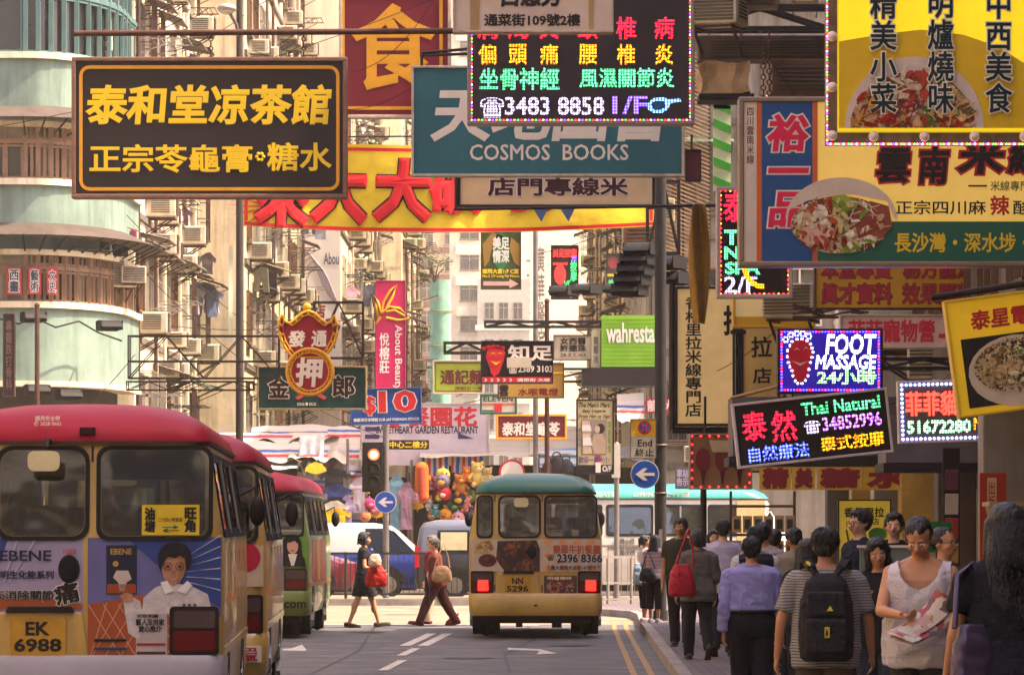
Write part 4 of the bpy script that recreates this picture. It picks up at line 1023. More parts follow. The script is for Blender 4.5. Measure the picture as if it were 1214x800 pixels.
# ---- 18 paper banners and canopy
mar = A('#7a1a26')
for ch, x0, x1, lab in (('精', 900, 938, 'leftmost yellow paper banner with one maroon character'), ('美', 938.5, 967, 'narrow yellow banner with a maroon character, second along the canopy edge'), ('糖', 968, 1022.5, 'wide yellow banner with a crowded maroon character, third along the canopy edge'), ('水', 1023, 1081, 'yellow banner with a bold maroon water character, nearest the drink photos')):
    s = Sign(lab, x0, 553, x1, 581, 56.0, '#c09a30', None, 1, .02, 'paper_banner', 'banner', group='yellow banners under the canopy'); s.t(ch, x0 + 3, 554, x1 - 3, 579, mar, .07, .05)
for x0, x1, lab in ((1082, 1117, 'faded mauve photo panel of a cup under the canopy'), (1118, 1148, 'faded brown drinks photo panel, between two other photo panels'), (1149, 1192, 'faded grey photo panel at the right end under the canopy')):
    s = Sign(lab, x0, 553, x1, 580, 56.0, '#8a7072', None, 1, .02, 'photo_panel', 'poster', group='photo panels under the canopy')
    s.shape('cup_photo', circ((x0 + x1) / 2, 563, 11, 9), A('#4a3c3a')); s.shape('cup_rim', circ((x0 + x1) / 2, 558, 9, 3), A('#9a8780'), 2)
t = thing('shop_canopy', 'grey box canopy with a dark edge over the pavement shops', 'canopy', (PX(1030, 56), 56, PZ(525, 56)))
cw = (1190 - 868) / F * 56
mb = MB(); mb.bx(-cw / 2, cw / 2 + .8, .1, 1.4, PZ(540, 56) - PZ(525, 56), PZ(470, 56) - PZ(525, 56)); mb.build('fascia', M('canopy_grey', '#5a4f50', .6, var=.3), t)
mb = MB(); mb.bx(-cw / 2 - .05, cw / 2 + .85, 0.02, 1.45, PZ(552, 56) - PZ(525, 56), PZ(541, 56) - PZ(525, 56)); mb.build('edge', dark_metal, t)
letters(t, 'from', PX(1090, 56) - t.location.x, PZ(531, 56) - t.location.z, PX(1122, 56) - t.location.x, PZ(513, 56) - t.location.z, A('#241c20'), .02, -.01, shear=.3)
t = thing('shop_canopy', 'second grey canopy nearer the view, over the orange upright banner', 'canopy', (PX(1145, 49), 49, PZ(530, 49)))
cw = (1250 - 1062) / F * 49
mb = MB(); mb.bx(-cw / 2, cw / 2, .1, 1.2, PZ(548, 49) - PZ(530, 49), PZ(492, 49) - PZ(530, 49)); mb.build('fascia', M('canopy_mauve_grey', '#6f6568', .45, var=.35, vs=1.5, streak=.3), t)
mb = MB(); mb.bx(-cw / 2 - .03, cw / 2, .03, 1.25, PZ(559, 49) - PZ(530, 49), PZ(548.5, 49) - PZ(530, 49)); mb.build('edge', dark_metal, t)
# ---- 20 lantern light box
s = Sign('lantern picture light box with red lamp border hanging by the kerb pole', 817, 514, 891, 580, 63, '#7d5a3c', M('tinsel_frame', '#9a7a5a', .4, .3), 2, .3)
for cx in (833, 856, 876): s.shape('lantern_photo', circ(cx, 545, 9, 14), A('#6a1a20')); s.shape('tassel_photo', [(cx - 3, 558), (cx + 3, 558), (cx + 1, 574), (cx - 1, 574)], A('#4a1418'))
s.shape('cream_panel', [(840, 522), (870, 522), (866, 536), (844, 536)], A('#b09a78'), 2); s.border(820, 517, 888, 577, 5, 1.1, [dot_m[2], M('dot_dim', '#5a2020', .5, var=0)], 1)
s.hang([(836, 514, 836, 470), (872, 514, 872, 470)])
# ---- 21 green box sign
s = Sign('bright lime green box sign with white lettering on a brick pattern', 712, 375, 776, 436, 95, '#79ad2a', None, 1, 1.2)
mb = MB()
for k in range(13): mb.bx(s.x(712.3), s.x(775.7), -.606, -.6, s.z(436) + k * .085, s.z(436) + k * .085 + .008)
mb.build('brick_joint', A('#6a9a26'), s.o); s.t('wahresta', 718, 384, 775, 408, whitem, .025, lv=3)
mb = MB(); mb.plate([(-.02, .55), (.02, .55), (.02, -.55), (-.02, -.55)], -.6, .6); 
mb = MB(); mb.bx(s.x(690), s.x(776), -.62, .9, s.z(458), s.z(437)); mb.build('base_box', dark_metal, s.o)
s2 = Sign('pale side board of the lime green box sign with faded lettering', 701, 392, 711.6, 440, 95.1, '#b8b08c', None, 1, 1.2); s2.t('南\n華\n冰', 703, 400, 709, 432, A('#5a5448'), .02)
s = Sign('cream and yellow light box half hidden behind the red dotted spa sign', 868, 343, 966, 389, 61, '#c9ae78', A('#c99a2c'), 3, .3, glow=.08); s.shape('red_stroke', [(935, 345), (943, 345), (957, 366), (953, 371)], A('#a83030')); s.rect('yellow_band', 870, 376, 964, 386, A('#c9981c'))
for px, py, w_, lab in ((1012, 470, 60, 'bundle of dark cable trays above the small grey LED sign'), (1090, 398, 70, 'rusty cable tray beside the tilted soup sign'), (985, 372, 90, 'perforated rusty rail under the yellow herbal sign')):
    d = 58; P0 = (PX(px, d), d, PZ(py, d)); mb = MB(); L_ = w_ / F * d
    for k in range(3): mb.tube([Vector((-L_ / 2 + L_ * j / 8, .02 * k, .05 * k + .03 * math.sin(j * 1.3 + k))) for j in range(9)], .016, 5)
    mb.bx(-L_ / 2, L_ / 2, -.03, .08, -.06, -.03); tag(mb.build('cable_tray', rusty, None, P0), lab, 'cable tray')
for px, py, k in ((1120, 438, 'above the orange upright banner'), (948, 366, 'behind the violet foot massage sign'), (858, 20, 'under the dark brackets at the shophouse corner')): ac((PX(px, 60), 60.2), -.3, 0, PZ(py + 12, 60), 'dusty air conditioner ' + k, 'air conditioners on the right shophouse', 1.1)
# ---- 22 pawn shop sign
t = thing('pawn_sign', 'red and gold bat and coin shaped pawn shop sign with white characters', 'sign', (PX(366, 70), 70, PZ(415, 70)))
def q(px, py): return ((px - 366) / F * 70, -(py - 415) / F * 70)
shield = [(366, 369), (374, 372), (381, 379), (388, 384), (394, 381), (397, 374), (400, 384), (400, 396), (397, 406), (391, 416), (384, 424), (348, 424), (341, 416), (335, 406), (332, 396), (331, 384), (334, 374), (338, 381), (344, 384), (351, 379), (358, 372)]
mb = MB(); mb.plate([q(*p) for p in shield], -.1, .1); mb.build('bat_panel', A('#8a1428'), t)
def rimline(mb, pts, r): mb.tube([Vector((a, -.12, b)) for a, b in (q(*p) for p in pts + pts[:2])], r, 6)
mb = MB(); rimline(mb, shield, .028); k_ = [(366 + (x - 366) * .86, 399 + (y - 399) * .86) for x, y in shield]; rimline(mb, k_, .014)
for i in range(len(shield)): a, b = q(*shield[i]), q(*k_[i]); mb.bar((a[0], -.13, a[1]), (b[0], -.13, b[1]), .03, .03)
mb.build('gold_rim', gold, t)
mb = MB(); mb.plate([q(*p) for p in circ(368, 441, 27, 27, 32)], -.14, -.101); mb.build('coin_panel', A('#8a1428'), t)
mb = MB(); c0 = q(368, 441); mb.torus((c0[0], -.15, c0[1]), 27 / F * 70, .028, (0, 1, 0), 36, 6); mb.torus((c0[0], -.15, c0[1]), 22.5 / F * 70, .014, (0, 1, 0), 36, 6)
for k in range(36):
    a = 2 * PI * k / 36; r1, r2 = (25.5 if k % 2 else 24) / F * 70, (23 if k % 2 else 27) / F * 70
    mb.bar((c0[0] + r1 * math.cos(a), -.16, c0[1] + r1 * math.sin(a)), (c0[0] + r2 * math.cos(a + .08), -.16, c0[1] + r2 * math.sin(a + .08)), .025, .025)
mb.build('gold_rim', gold, t); mb = MB(); mb.ell((q(364, 364)[0], 0, q(364, 364)[1]), .07); mb.cyl((q(365, 372)[0], 0, q(365, 372)[1]), (q(364, 364)[0], 0, q(364, 364)[1]), .03); mb.build('finial', gold, t)
for txt, x0, y0, x1, y1, dy in (('發', 342, 392, 363, 412, -.115), ('通', 369, 392, 388, 412, -.115), ('押', 351, 424, 384, 459, -.155)):
    a, b = q(x0, y1), q(x1, y0); letters(t, txt, a[0], a[1], b[0], b[1], whitem, .035, dy, .012, .08)
# ---- 23
s = Sign('dark green sign half hidden behind the red pawn sign, black characters outlined in white', 305, 434, 435, 486, 74, '#123c38', M('gilt_frame', '#8a7a58', .5, var=.4, vs=8), 2, .16)
s.t('金', 318, 446, 344, 472, ink, .035, outline=whitem, ob=.07); s.t('郎', 394, 445, 421, 471, ink, .035, outline=whitem, ob=.07); s.t('大', 350, 448, 388, 474, A('#b04a48'), .03); s.t('KING ● BROS', 353, 477, 375, 481, whitem, .01)
# ---- 24
s = Sign('blue ten dollar fashion sign with big red figures outlined in white', 415, 460, 500, 503, 88, '#1a3f7d', A('#2a4a80'), 1.5, .12, roll=1.5)
s.t('$', 431, 469, 446, 492, redm, .03, outline=whitem, ob=.055); s.t('10', 449, 463, 494, 489, redm, .035, outline=whitem, ob=.06); s.t('韓歐洲日本時裝 EUR JAP FASHION STOCK', 419, 495, 497, 500, whitem, .012)
# ---- 25
s = Sign('tall magenta salon sign with white lettering and a gold butterfly', 445, 333, 481, 462, 105, '#b8124e', A('#8a1040'), 1.5, .3)
s.t('悅\n榕\n莊', 450, 395, 462, 443, whitem, .02)
letters(s.o, 'About Beauty', s.x(471.5) - .78, s.z(424) - .11, s.x(471.5) + .78, s.z(424) + .11, whitem, .012, s.yf(2), .01, rot=PI / 2)
mb = MB()
for loop in ([(452, 372), (455, 358), (463, 345), (470, 338), (466, 352), (458, 366)], [(452, 372), (462, 364), (474, 366), (488, 378), (472, 380), (458, 377)], [(452, 370), (448, 358), (443, 350), (446, 362), (449, 376), (446, 384), (452, 376)], [(458, 370), (468, 368), (480, 375)]):
    mb.tube([Vector((s.x(a), s.yf(6), s.z(b))) for a, b in loop], .035, 5)
mb.build('butterfly', gold, s.o)
# ---- 26..37 the smaller signs further off
s = Sign('lime yellow sign with dark red characters left of the black foot sign', 513, 427, 573, 467, 98, '#8f9a2c', frame_w, 1.5, .12); s.t('通記麵', 522, 438, 573, 456, A('#5a1a1a'), .03); s.line('border', 516, 430, 571, 464, 2, 1, A('#6a3a1a')); s.t('明創廿一年', 540, 458, 572, 462, A('#5a1a1a'), .02)
s = Sign('black massage sign with a red smiling foot and white characters', 570, 404, 656, 455, 84, '#131013', dark_metal, 1.5, .14)
s.rect('red_strip', 571, 447, 655, 454, redm); s.t('》》》》》 通菜街 大樓', 574, 448.5, 652, 452.5, whitem, .02, lv=2); s.t('知足', 602, 409, 656, 428, whitem, .03); s.t('☎2389 3103', 602, 432, 655, 443, whitem, .02); s.rect('paper_patch', 601, 424, 630, 436, A('#b8ab98'), 2)
s.shape('foot_mark', [(576, 424), (578, 415), (586, 411), (595, 412), (599, 418), (597, 428), (592, 442), (586, 447), (582, 442), (580, 434)], redm); s.shapes('toe_mark', [circ(574 + k * 5.5, 413 - 2.4 * math.sin(k * .75), 2.8, 2.6, 10) for k in range(5)], redm)
s.shapes('smile_mark', [[(581, 420), (585, 418), (588, 420), (585, 419)], [(590, 420), (593, 418), (596, 420), (593, 419)], [(582, 428), (588, 433), (594, 428), (588, 430)]], yel, 3)
s = Sign('tan plumbing sign with dark characters below the black foot sign', 590, 430, 669, 472, 87, '#a5803c', M('dark_brown_frame', '#4a3420'), 1.5, .12); s.t('雲', 592, 456, 603, 470, ink, .03); s.t('水喉電燈', 614, 460, 662, 469, A('#6a1a1a'), .02); s.rect('yellow_band', 592, 441, 668, 443, yel)
s = Sign('green and gold massage poster with white and yellow characters under the yellow banner', 570, 268, 618, 343, 92, '#3c4a24', M('dark_brown_frame', '#4a3420'), 1.5, .2, name='lit_poster', cat='poster')
s.shapes('gold_swirl', [[(572, 290), (584, 276), (600, 282), (584, 292), (580, 310), (574, 318)], [(616, 290), (606, 282), (604, 296), (610, 312), (616, 316)]], A('#8a6a2c')); s.shape('green_glow', circ(594, 298, 10, 22), A('#2c6a3a'))
s.t('マッサージセンター', 573, 271, 616, 276, LED('poster_white', '#d0e0c0', .9, .02), .03, lv=2); s.t('美足\n情深', 584, 281, 604, 312, whitem, .03, lv=2); s.t('龍飛大廈1/F C室', 572, 319, 615, 325, yel, .03, lv=2); s.t('No.2 1/F Lung Fai House', 572, 326, 616, 330, yel, .02, lv=2); s.shape('arrow_mark', [(573, 334), (604, 334), (604, 331), (615, 337), (604, 342), (604, 339), (573, 339)], A('#c99a8a'), 2)
s = Sign('dark LED foot massage poster with a red foot and yellow arrow on the hospital side', 653, 291, 686, 355, 100, '#1c1816', dark_metal, 1.2, .2, name='lit_poster', cat='poster')
far_r, far_g, far_v = LED('far_red', '#ff2a20', 1.6, .03), LED('far_green', '#40ff80', 1.2, .03), LED('far_violet', '#7a50ff', 2, .03)
s.t('美足按摩', 655, 295, 684, 306, far_r, .03); s.shape('foot_mark', circ(664, 326, 7, 12, 16), far_r); s.shapes('toe_mark', [circ(657 + k * 3.6, 313, 1.7, 1.7, 8) for k in range(5)], far_r); s.t('按\n摩', 676, 310, 684, 334, far_g, .03); s.t('1/F', 669, 333, 676, 338, far_g, .03); s.t('足', 677, 304, 684, 310, far_v, .03, lv=2); s.shape('arrow_mark', [(656, 346), (676, 346), (676, 343.5), (684, 348.5), (676, 353.5), (676, 351), (656, 351)], yel)
s = Sign('narrow grey LED poster with a red lantern and yellow arrow beside the red foot poster', 719, 301, 735, 352, 106, '#4a4038', dark_metal, 1, .2, name='lit_poster', cat='poster'); s.shape('lantern_photo', circ(727, 312, 6, 7), A('#8a3a34')); s.shape('arrow_mark', [(720, 325), (730, 325), (730, 323), (734, 326.5), (730, 330), (730, 328), (720, 328)], yel); s.t('美足\n推拿', 721, 332, 734, 346, far_g, .03)
s = Sign('small white doctor sign with three rows of black characters', 656, 397, 703, 427, 96, '#b8a890', dark_metal, 1, .1); s.t('女西醫\n許建珠', 664, 400, 695, 417, ink, .03); s.t('DR. K. C. HUI', 665, 419, 694, 423, ink, .02)
s = Sign('convenience store sign with green and red bands and a white ground', 569, 467, 613, 491, 110, '#c0b5a2', A('#1c4a38'), 2.5, .14); s.t('ELEVEN', 573, 470, 608, 476, A('#1c4a38'), .03); s.rect('orange_stripe', 572, 478, 610, 480.5, A('#b0602a')); s.rect('red_stripe', 586, 478, 595, 489, redm, 2); s.rect('green_stripe', 572, 486, 585, 488, A('#1c5a3c'))
s = Sign('wide white restaurant sign with red characters and violet stripes above the stalls', 428, 478, 580, 552, 114, '#b8aab0', frame_w, 1.5, .2)
s.t('餐園花', 480, 482, 566, 506, redm, .035); s.t('廳', 456, 484, 474, 508, redm, .035); s.t('SWEETHEART GARDEN RESTAURANT', 446, 505, 567, 514, A('#221a38'), .03); s.shapes('violet_stripe', [[(433, 506), (450, 506), (450, 511), (433, 511)], [(433, 515), (450, 515), (450, 520), (433, 520)]], A('#2c2452')); s.shape('violet_wedge', [(543, 513), (562, 520), (543, 520)], A('#2c2452'))
s = Sign('small black sign with yellow characters beside the traffic light', 459, 521, 509, 533, 108, '#15120f', None, 1, .08); s.t('中心二樓分', 462, 523, 507, 531, yel, .02)
s = Sign('small maroon tea shop sign with gold frame and white characters above the stalls', 588, 491, 672, 521, 112, '#6a1420', gold, 2.5, .14); s.t('泰和堂龜苓', 595, 500, 664, 517, whitem, .03, .06)
s = Sign('lingerie shop light box with a sepia couple photo and black script', 683, 473, 728, 562, 90, '#b5a87c', M('black_box', '#15131a', .5), 2, .25)
s.t("The Men's Mart", 686, 477, 723, 483, ink, .02, .3); s.t('Sexy Lingerie', 690, 485, 718, 490, ink, .015, .3); s.t('From Him to Her', 686, 491, 723, 496, ink, .015, .3)
s.rect('sepia_photo', 689, 497, 719, 539, A('#7d7166')); s.shape('left_torso_photo', [(690, 499), (698, 499), (701, 508), (699, 520), (702, 538), (691, 538)], A('#b09a84'), 2); s.shapes('underwear_photo', [[(690, 504), (699, 504), (701, 511), (690, 511)], [(691, 519), (700, 519), (702, 528), (691, 528)]], A('#c6bfb4'), 3); s.shape('right_head_photo', circ(712, 508, 5, 6, 14), A('#2c211c'), 2); s.shape('right_torso_photo', [(704, 514), (714, 514), (718, 524), (718, 538), (704, 538), (701, 526)], A('#9a8570'), 2); s.shape('right_face_photo', circ(708, 509, 3.2, 4.5, 12), A('#a8907a'), 3)
s.t('女\n士\n內\n衣', 685, 507, 689, 530, A('#5a5a5a'), .01); s.t('同\n進\n異\n性', 720, 500, 724, 536, A('#6a8a3a'), .01); s.rect('black_foot', 685, 551, 726, 560, ink); s.t('O/F', 714, 552, 725, 559, whitem, .03, lv=2); s.rect('pink_tile', 705, 540, 712, 547, A('#a0205a')); s.t('歡迎一家大小', 686, 541, 722, 549, A('#4a3a6a'), .01, lv=2); s.rect('white_patch', 706, 548, 712, 562, whitem, 3)
s = Sign('small red sign with a white dragon character behind the kerb pole', 765, 472, 802, 490, 106, '#8a1c2c', None, 1, .1); s.t('龍 大', 767, 474, 800, 488, A('#c9a8a0'), .03)
# ---- 42 shop front boards
s = Sign('lit yellow noodle menu board with black characters and a leafy bowl, standing by the shop', 993, 592, 1056, 690, 57, '#b89a34', dark_metal, 1.5, .12, name='menu_board', cat='menu board', glow=.12); s.t('香格里拉', 1000, 601, 1048, 613, ink, .03); s.t('店', 1033, 614, 1042, 622, ink, .02); s.shape('leaf_photo', circ(1040, 633, 11, 8), A('#4a8a3a')); s.shape('bowl_photo', circ(1042, 646, 14, 8), A('#c9b090')); s.shape('chopstick_photo', [(1002, 628), (1004, 627), (1010, 660), (1008, 661)], A('#5a3a1a'))
s = Sign('upright orange and cream book banner between the shop pillar and the beige box', 1161, 560, 1193, 694, 44.5, '#b0341c', None, 1, .05, name='upright_banner', cat='banner'); s.rect('cream_strip', 1170, 566, 1181, 690, A('#c9ab7a')); s.t('出\n版\n・\n重\n點\n推\n介', 1171, 570, 1180, 688, A('#a03020'), .02, lv=2)
s = Sign('small dark red sign box hanging beside the bamboo screen', 812, 178, 831, 216, 70, '#4a0f1c', dark_metal, 1.5, .2); s.hang([(820, 160, 820, 178)])
s = Sign('narrow dark upright sign with faded characters at the green corner block', 4, 372, 18, 470, 95, '#1c1416', rusty, 1, .15); s.t('專\n醫\n跌\n打\n骨\n科', 7, 380, 15, 462, A('#6a4a44'), .02)
s = Sign('small grey and white poster board low on the wall behind the kerb pole', 800, 553, 818, 580, 100, '#4a4450', None, 1, .1); s.t('車站\n告示', 802, 556, 816, 576, A('#9a90a0'), .02)
# ------------------------------------------------------------------ poles, traffic signs, railings, trusses, wires
galv = M('galvanised', '#7a716a', .5, .5, var=.3, vs=4)
pole_m = M('dark_pole_paint', '#2b2826', .6, .1, var=.35, vs=4)
def pole(name, label, px, py0, py1, d, rpx, m, cat='pole', top=True):
    t = thing(name, label, cat, (PX(px, d), d, PZ(py0, d)))
    r = rpx / F * d; h = PZ(py1, d) - PZ(py0, d)
    mb = MB(); mb.cone((0, 0, 0), (0, 0, h), r, r * .93, 14); mb.build('shaft', m, t)
    mb = MB(); mb.cone((0, 0, 0), (0, 0, .25), r * 1.35, r * 1.2, 14); mb.build('base', m, t)
    if top: mb = MB(); mb.ell((0, 0, h), r * 1.1, 12, 8); mb.build('cap', m, t)
    return t
kp = pole('kerb_pole', 'thick dark pole at the kerb carrying the end plate and blue arrow sign', 783, 741, 160, 73, 7.2, pole_m)
mb = MB(); mb.torus((0, 0, 3.0), .108, .012, (0, 0, 1), 16, 6); mb.torus((0, 0, 2.2), .108, .012, (0, 0, 1), 16, 6); mb.box((0, -.105, 1.35), (.06, .01, .5), 1); mb.build('clamp', [galv, A('#8a8078')], kp)
blue_s, sign_w = M('sign_blue', '#1d4a9c', .4, var=.1), M('sign_white', '#d2c8b8', .4, var=.08)
def arrow_sign(label, px, py, rpx, d):
    t = thing('traffic_sign', label, 'traffic sign', (PX(px, d), d, PZ(py, d)))
    r = rpx / F * d
    mb = MB(); mb.plate(circ(0, 0, r, n=36), -.02, .02); mb.build('plate', sign_w, t)
    mb = MB(); mb.plate(circ(0, 0, r * .94, n=36), -.027, -.0205); mb.build('blue_disc', blue_s, t)
    mb = MB(); mb.plate([(r * .68, .1 * r), (-.12 * r, .1 * r), (.18 * r, .42 * r), (-.1 * r, .42 * r), (-.66 * r, 0), (-.1 * r, -.42 * r), (.18 * r, -.42 * r), (-.12 * r, -.1 * r), (r * .68, -.1 * r)], -.033, -.0275); mb.build('arrow', sign_w, t)
    mb = MB(); mb.box((0, .04, 0), (.3, .04, .06)); mb.build('bracket', galv, t); return t
arrow_sign('larger blue disc with white left arrow mounted on the dark kerb pole', 764.5, 562, 17, 72.8)
mb = MB(); mb.bar((PX(772, 73), 72.88, PZ(545, 73)), (PX(783, 73), 73, PZ(545, 73)), .04)
s = Sign('yellow and white end of no stopping plate on the dark kerb pole', 747, 496.5, 778, 543.5, 72.85, '#c9bda8', A('#5a5048'), 1, .04, 'traffic_sign', 'traffic sign')
s.rect('yellow_half', 748, 497.5, 777, 517, A('#d8a414')); s.shape('red_ring', circ(764, 507, 8, 8, 24), redm, 2); s.shape('blue_disc', circ(764, 507, 6, 6, 24), blue_s, 3)
s.shapes('red_cross', [[(759.5, 502), (761, 501), (768.5, 511.5), (767, 513)], [(767, 501), (768.5, 502), (761, 513), (759.5, 511.5)]], redm, 4)
s.t('End', 756, 521, 773, 529, ink, .02); s.t('終止', 753, 531.5, 775, 541, ink, .02)
# round sign seen behind the green minibus
t = thing('traffic_sign', 'white round sign with red ring peeping over the green roofed minibus', 'traffic sign', (PX(607, 95.5), 95.5, PZ(560, 95.5)))
mb = MB(); mb.plate(circ(0, 0, .29, n=36), -.02, .02); mb.build('red_ring', redm, t)
mb = MB(); mb.plate(circ(0, 0, .24, n=36), -.03, -.021); mb.build('white_disc', sign_w, t)
mb = MB(); mb.cyl((0, .05, -2.75), (0, .05, .3), .035, 8); mb.build('post', galv, t)
# traffic light
d = 95.9
t = thing('traffic_light', 'traffic light on grey pole showing red above the railing', 'traffic light', (PX(457.5, d), d, .14))
mb = MB(); mb.cyl((0, 0, 0), (0, 0, PZ(505, d) - .14), .07, 14); mb.cyl((0, 0, PZ(505, d) - .14), (0, 0, PZ(500, d) - .14), .085, 14); mb.build('pole', galv, t)
hx = PX(443.5, d) - PX(457.5, d)
mb = MB(); mb.bx(hx - .2, hx + .2, -.22, -.02, PZ(581, d) - .14, PZ(527, d) - .14); mb.bx(hx - .26, hx + .26, -.02, -.01, PZ(583, d) - .14, PZ(524, d) - .14)
hd = mb.build('signal_head', black, t, bevel=.02)
for nm, py, m in (('red_lamp', 539, M('lamp_lit_red', '#ff3a20', .3, var=0, emit=3.2)), ('amber_lamp', 556, M('lamp_off_amber', '#2a1c0c', .3)), ('green_lamp', 571, M('lamp_off_green', '#0c1f18', .3))):
    z = PZ(py, d) - .14; mb = MB(); mb.ell((hx, -.22, z), (.125, .03, .125), 20, 8); mb.build(nm, m, t)
    mb = MB(); mb.torus((hx, -.235, z), .13, .012, (0, 1, 0), 20, 5)
    vs = []; n = 12
    for k in range(n + 1):
        a = PI * k / n; vs += [(hx + .14 * math.cos(a), -.22, z + .14 * math.sin(a)), (hx + .14 * math.cos(a), -.40, z + .14 * math.sin(a) - .01)]
    mb.add(vs, [(2 * k, 2 * k + 2, 2 * k + 3, 2 * k + 1) for k in range(n)]); mb.build('hood', black, t)
mb = MB(); mb.ell((hx, -.245, PZ(539, d) - .14), (.075, .03, .075), 16, 8); mb.build('lamp_core', M('lamp_core', '#ffc060', .3, var=0, emit=4), t)
mb = MB()
for z in (2.6, 3.1): mb.bar((0, 0, z), (hx, -.05, z), .05)
mb.build('bracket', black, t)
arrow_sign('smaller blue disc with white left arrow on the traffic light pole', 457, 595, 13, d - .15)
# posts
pole('steel_post', 'tall slim grey post rising behind the green roofed minibus', 635, 712, 262, 95.2, 3.2, galv)
pole('steel_post', 'slim rusty brown post with a knob top beside the tall grey post', 648.5, 712, 357, 96.4, 3.0, rusty)
t = pole('sign_post', 'slim galvanised post with the back of a plate, left of the kerb pole', 731, 716, 527, 93, 3.2, galv)
mb = MB(); mb.box((-.02, -.08, PZ(546, 93) - PZ(716, 93)), (.22, .03, .72), mat=Matrix.Rotation(rad(35), 3, 'Z')); mb.build('plate', M('plate_back', '#8f877c', .4, .5, var=.2), t)
pole('awning_post', 'dark post below the lantern light box among the walkers', 834, 770, 520, 63.4, 4, pole_m)
pole('steel_post', 'short rusty post with a knob in front of the green corner block', 44, 520, 362, 93, 3, rusty)
# street lamp on the left
d = 76
t = thing('street_lamp', 'street lamp with long straight grey pole crossing behind the black tea shop sign', 'street lamp', (PX(284, d), d, .13))
top = PZ(-30, d) - .13
mb = MB(); mb.cone((0, 0, 0), (0, 0, top), .072, .055, 12); mb.build('pole', M('lamp_post_grey', '#3c3430', .6, .1, var=.25), t)
mb = MB(); mb.tube([(0, 0, PZ(48, d) - .13), (-.05, -.1, PZ(30, d) - .13), (-.15, -.25, PZ(18, d) - .13)], .03, 8); mb.build('arm', galv, t)
mb = MB(); mb.ell((-.2, -.3, PZ(13, d) - .13), (.17, .26, .085), 16, 8); mb.build('lamp_shade', M('lamp_shade_grey', '#9a9086', .4, .3), t)
mb = MB(); mb.ell((-.2, -.32, PZ(15.5, d) - .13), (.13, .2, .07), 14, 8); mb.build('lens', M('lamp_lens', '#b8b4a4', .15, var=.1), t)
# railings
def railing(label, P, Q, h, z0, step, m, posts=2.0, mid=False):
    P, Q = Vector((*P, z0)), Vector((*Q, z0)); L = (Q - P).length; u = (Q - P) / L
    t = thing('railing', label, 'railing', P)
    mb = MB(); n = max(1, int(L / step))
    for i in range(n + 1): p = u * (L * i / n); mb.bar(p + Vector((0, 0, .1)), p + Vector((0, 0, h - .03)), .016)
    mb.build('bars', m, t)
    mb = MB(); mb.bar((0, 0, h), u * L + Vector((0, 0, h)), .05); mb.bar((0, 0, .1), u * L + Vector((0, 0, .1)), .04)
    if mid: mb.bar((0, 0, h * .45), u * L + Vector((0, 0, h * .45)), .035)
    mb.build('rail', m, t)
    k = max(1, round(L / posts))
    for i in range(k + 1): mb = MB(); p = u * (L * i / k); mb.cyl(p, p + Vector((0, 0, h + .03)), .032, 8); mb.build('post', m, t)
railing('long dark pedestrian railing on the island in front of the stalls', (-14, 95.0), (.1, 95.0), .98, .14, .115, M('dark_railing', '#2a2a28', .5, .3))
railing('pale steel pedestrian railing at the right corner before the teal roofed minibus', (1.45, 94.2), (9, 94.2), 1.15, .13, .14, M('pale_railing', '#8f867a', .45, .5), 1.5)
railing('short two bar steel barrier at the corner kerb by the green roofed minibus', (1.15, 88.5), (2.6, 89.5), .95, .13, 9, M('pale_railing', '#8f867a'), .7, True)
# steel trusses that carry the signs
def truss(label, px0, px1, rows, d, m=dark_metal, step=38, r=1.5, depth=.35):
    o = (PX((px0 + px1) / 2, d), d, PZ(rows[0], d)); mb = MB()
    def p(px, py, y): return Vector((PX(px, d) - o[0], y, PZ(py, d) - o[2]))
    w = r / F * d * 2
    for y in (0, depth):
        for py in rows: mb.bar(p(px0, py, y), p(px1, py, y), w)
        n = max(2, int((px1 - px0) / step))
        for i in range(n):
            a, b = px0 + (px1 - px0) * i / n, px0 + (px1 - px0) * (i + 1) / n
            ra, rb = (rows[0], rows[-1]) if i % 2 else (rows[-1], rows[0])
            mb.bar(p(a, ra, y), p(b, rb, y), w * .8)
        for px in (px0, px1): mb.bar(p(px, rows[0], y), p(px, rows[-1], y), w)
    for py in rows:
        for px in (px0, (px0 + px1) / 2, px1): mb.bar(p(px, py, 0), p(px, py, depth), w)
    return tag(mb.build('steel_truss', m, None, o), label, 'truss')
truss('long dark steel truss left of the red pawn sign', 152, 330, (398, 428, 448), 73, r=.85)
truss('thin dark steel truss between the pawn sign and the magenta sign', 372, 430, (358, 424), 73.6, r=1.0, step=60)
truss('lower rusty truss at the roof edge below the pawn sign truss', 150, 300, (452, 462), 75, r=.7, step=24)
truss('black lattice beam left of the black foot sign', 527, 602, (406, 418), 84.6, r=1.4, step=22)
truss('black lattice beam above the doctor sign', 575, 712, (381, 387), 90.6, r=1.2, step=26)
truss('upright dark ladder rack beside the kerb pole top', 768, 805, (215, 245, 300), 75, r=1.6, step=30)
truss('black brackets over the lingerie light box', 640, 782, (437, 452), 96.4, r=1.2, step=50)
truss('heavy dark brackets under the clinic sign at the shophouse corner', 820, 985, (8, 34), 62, r=2.6, step=60)
truss('dark angle irons behind the tilted soup sign', 1046, 1150, (425, 436), 48.5, r=1.6, step=36)
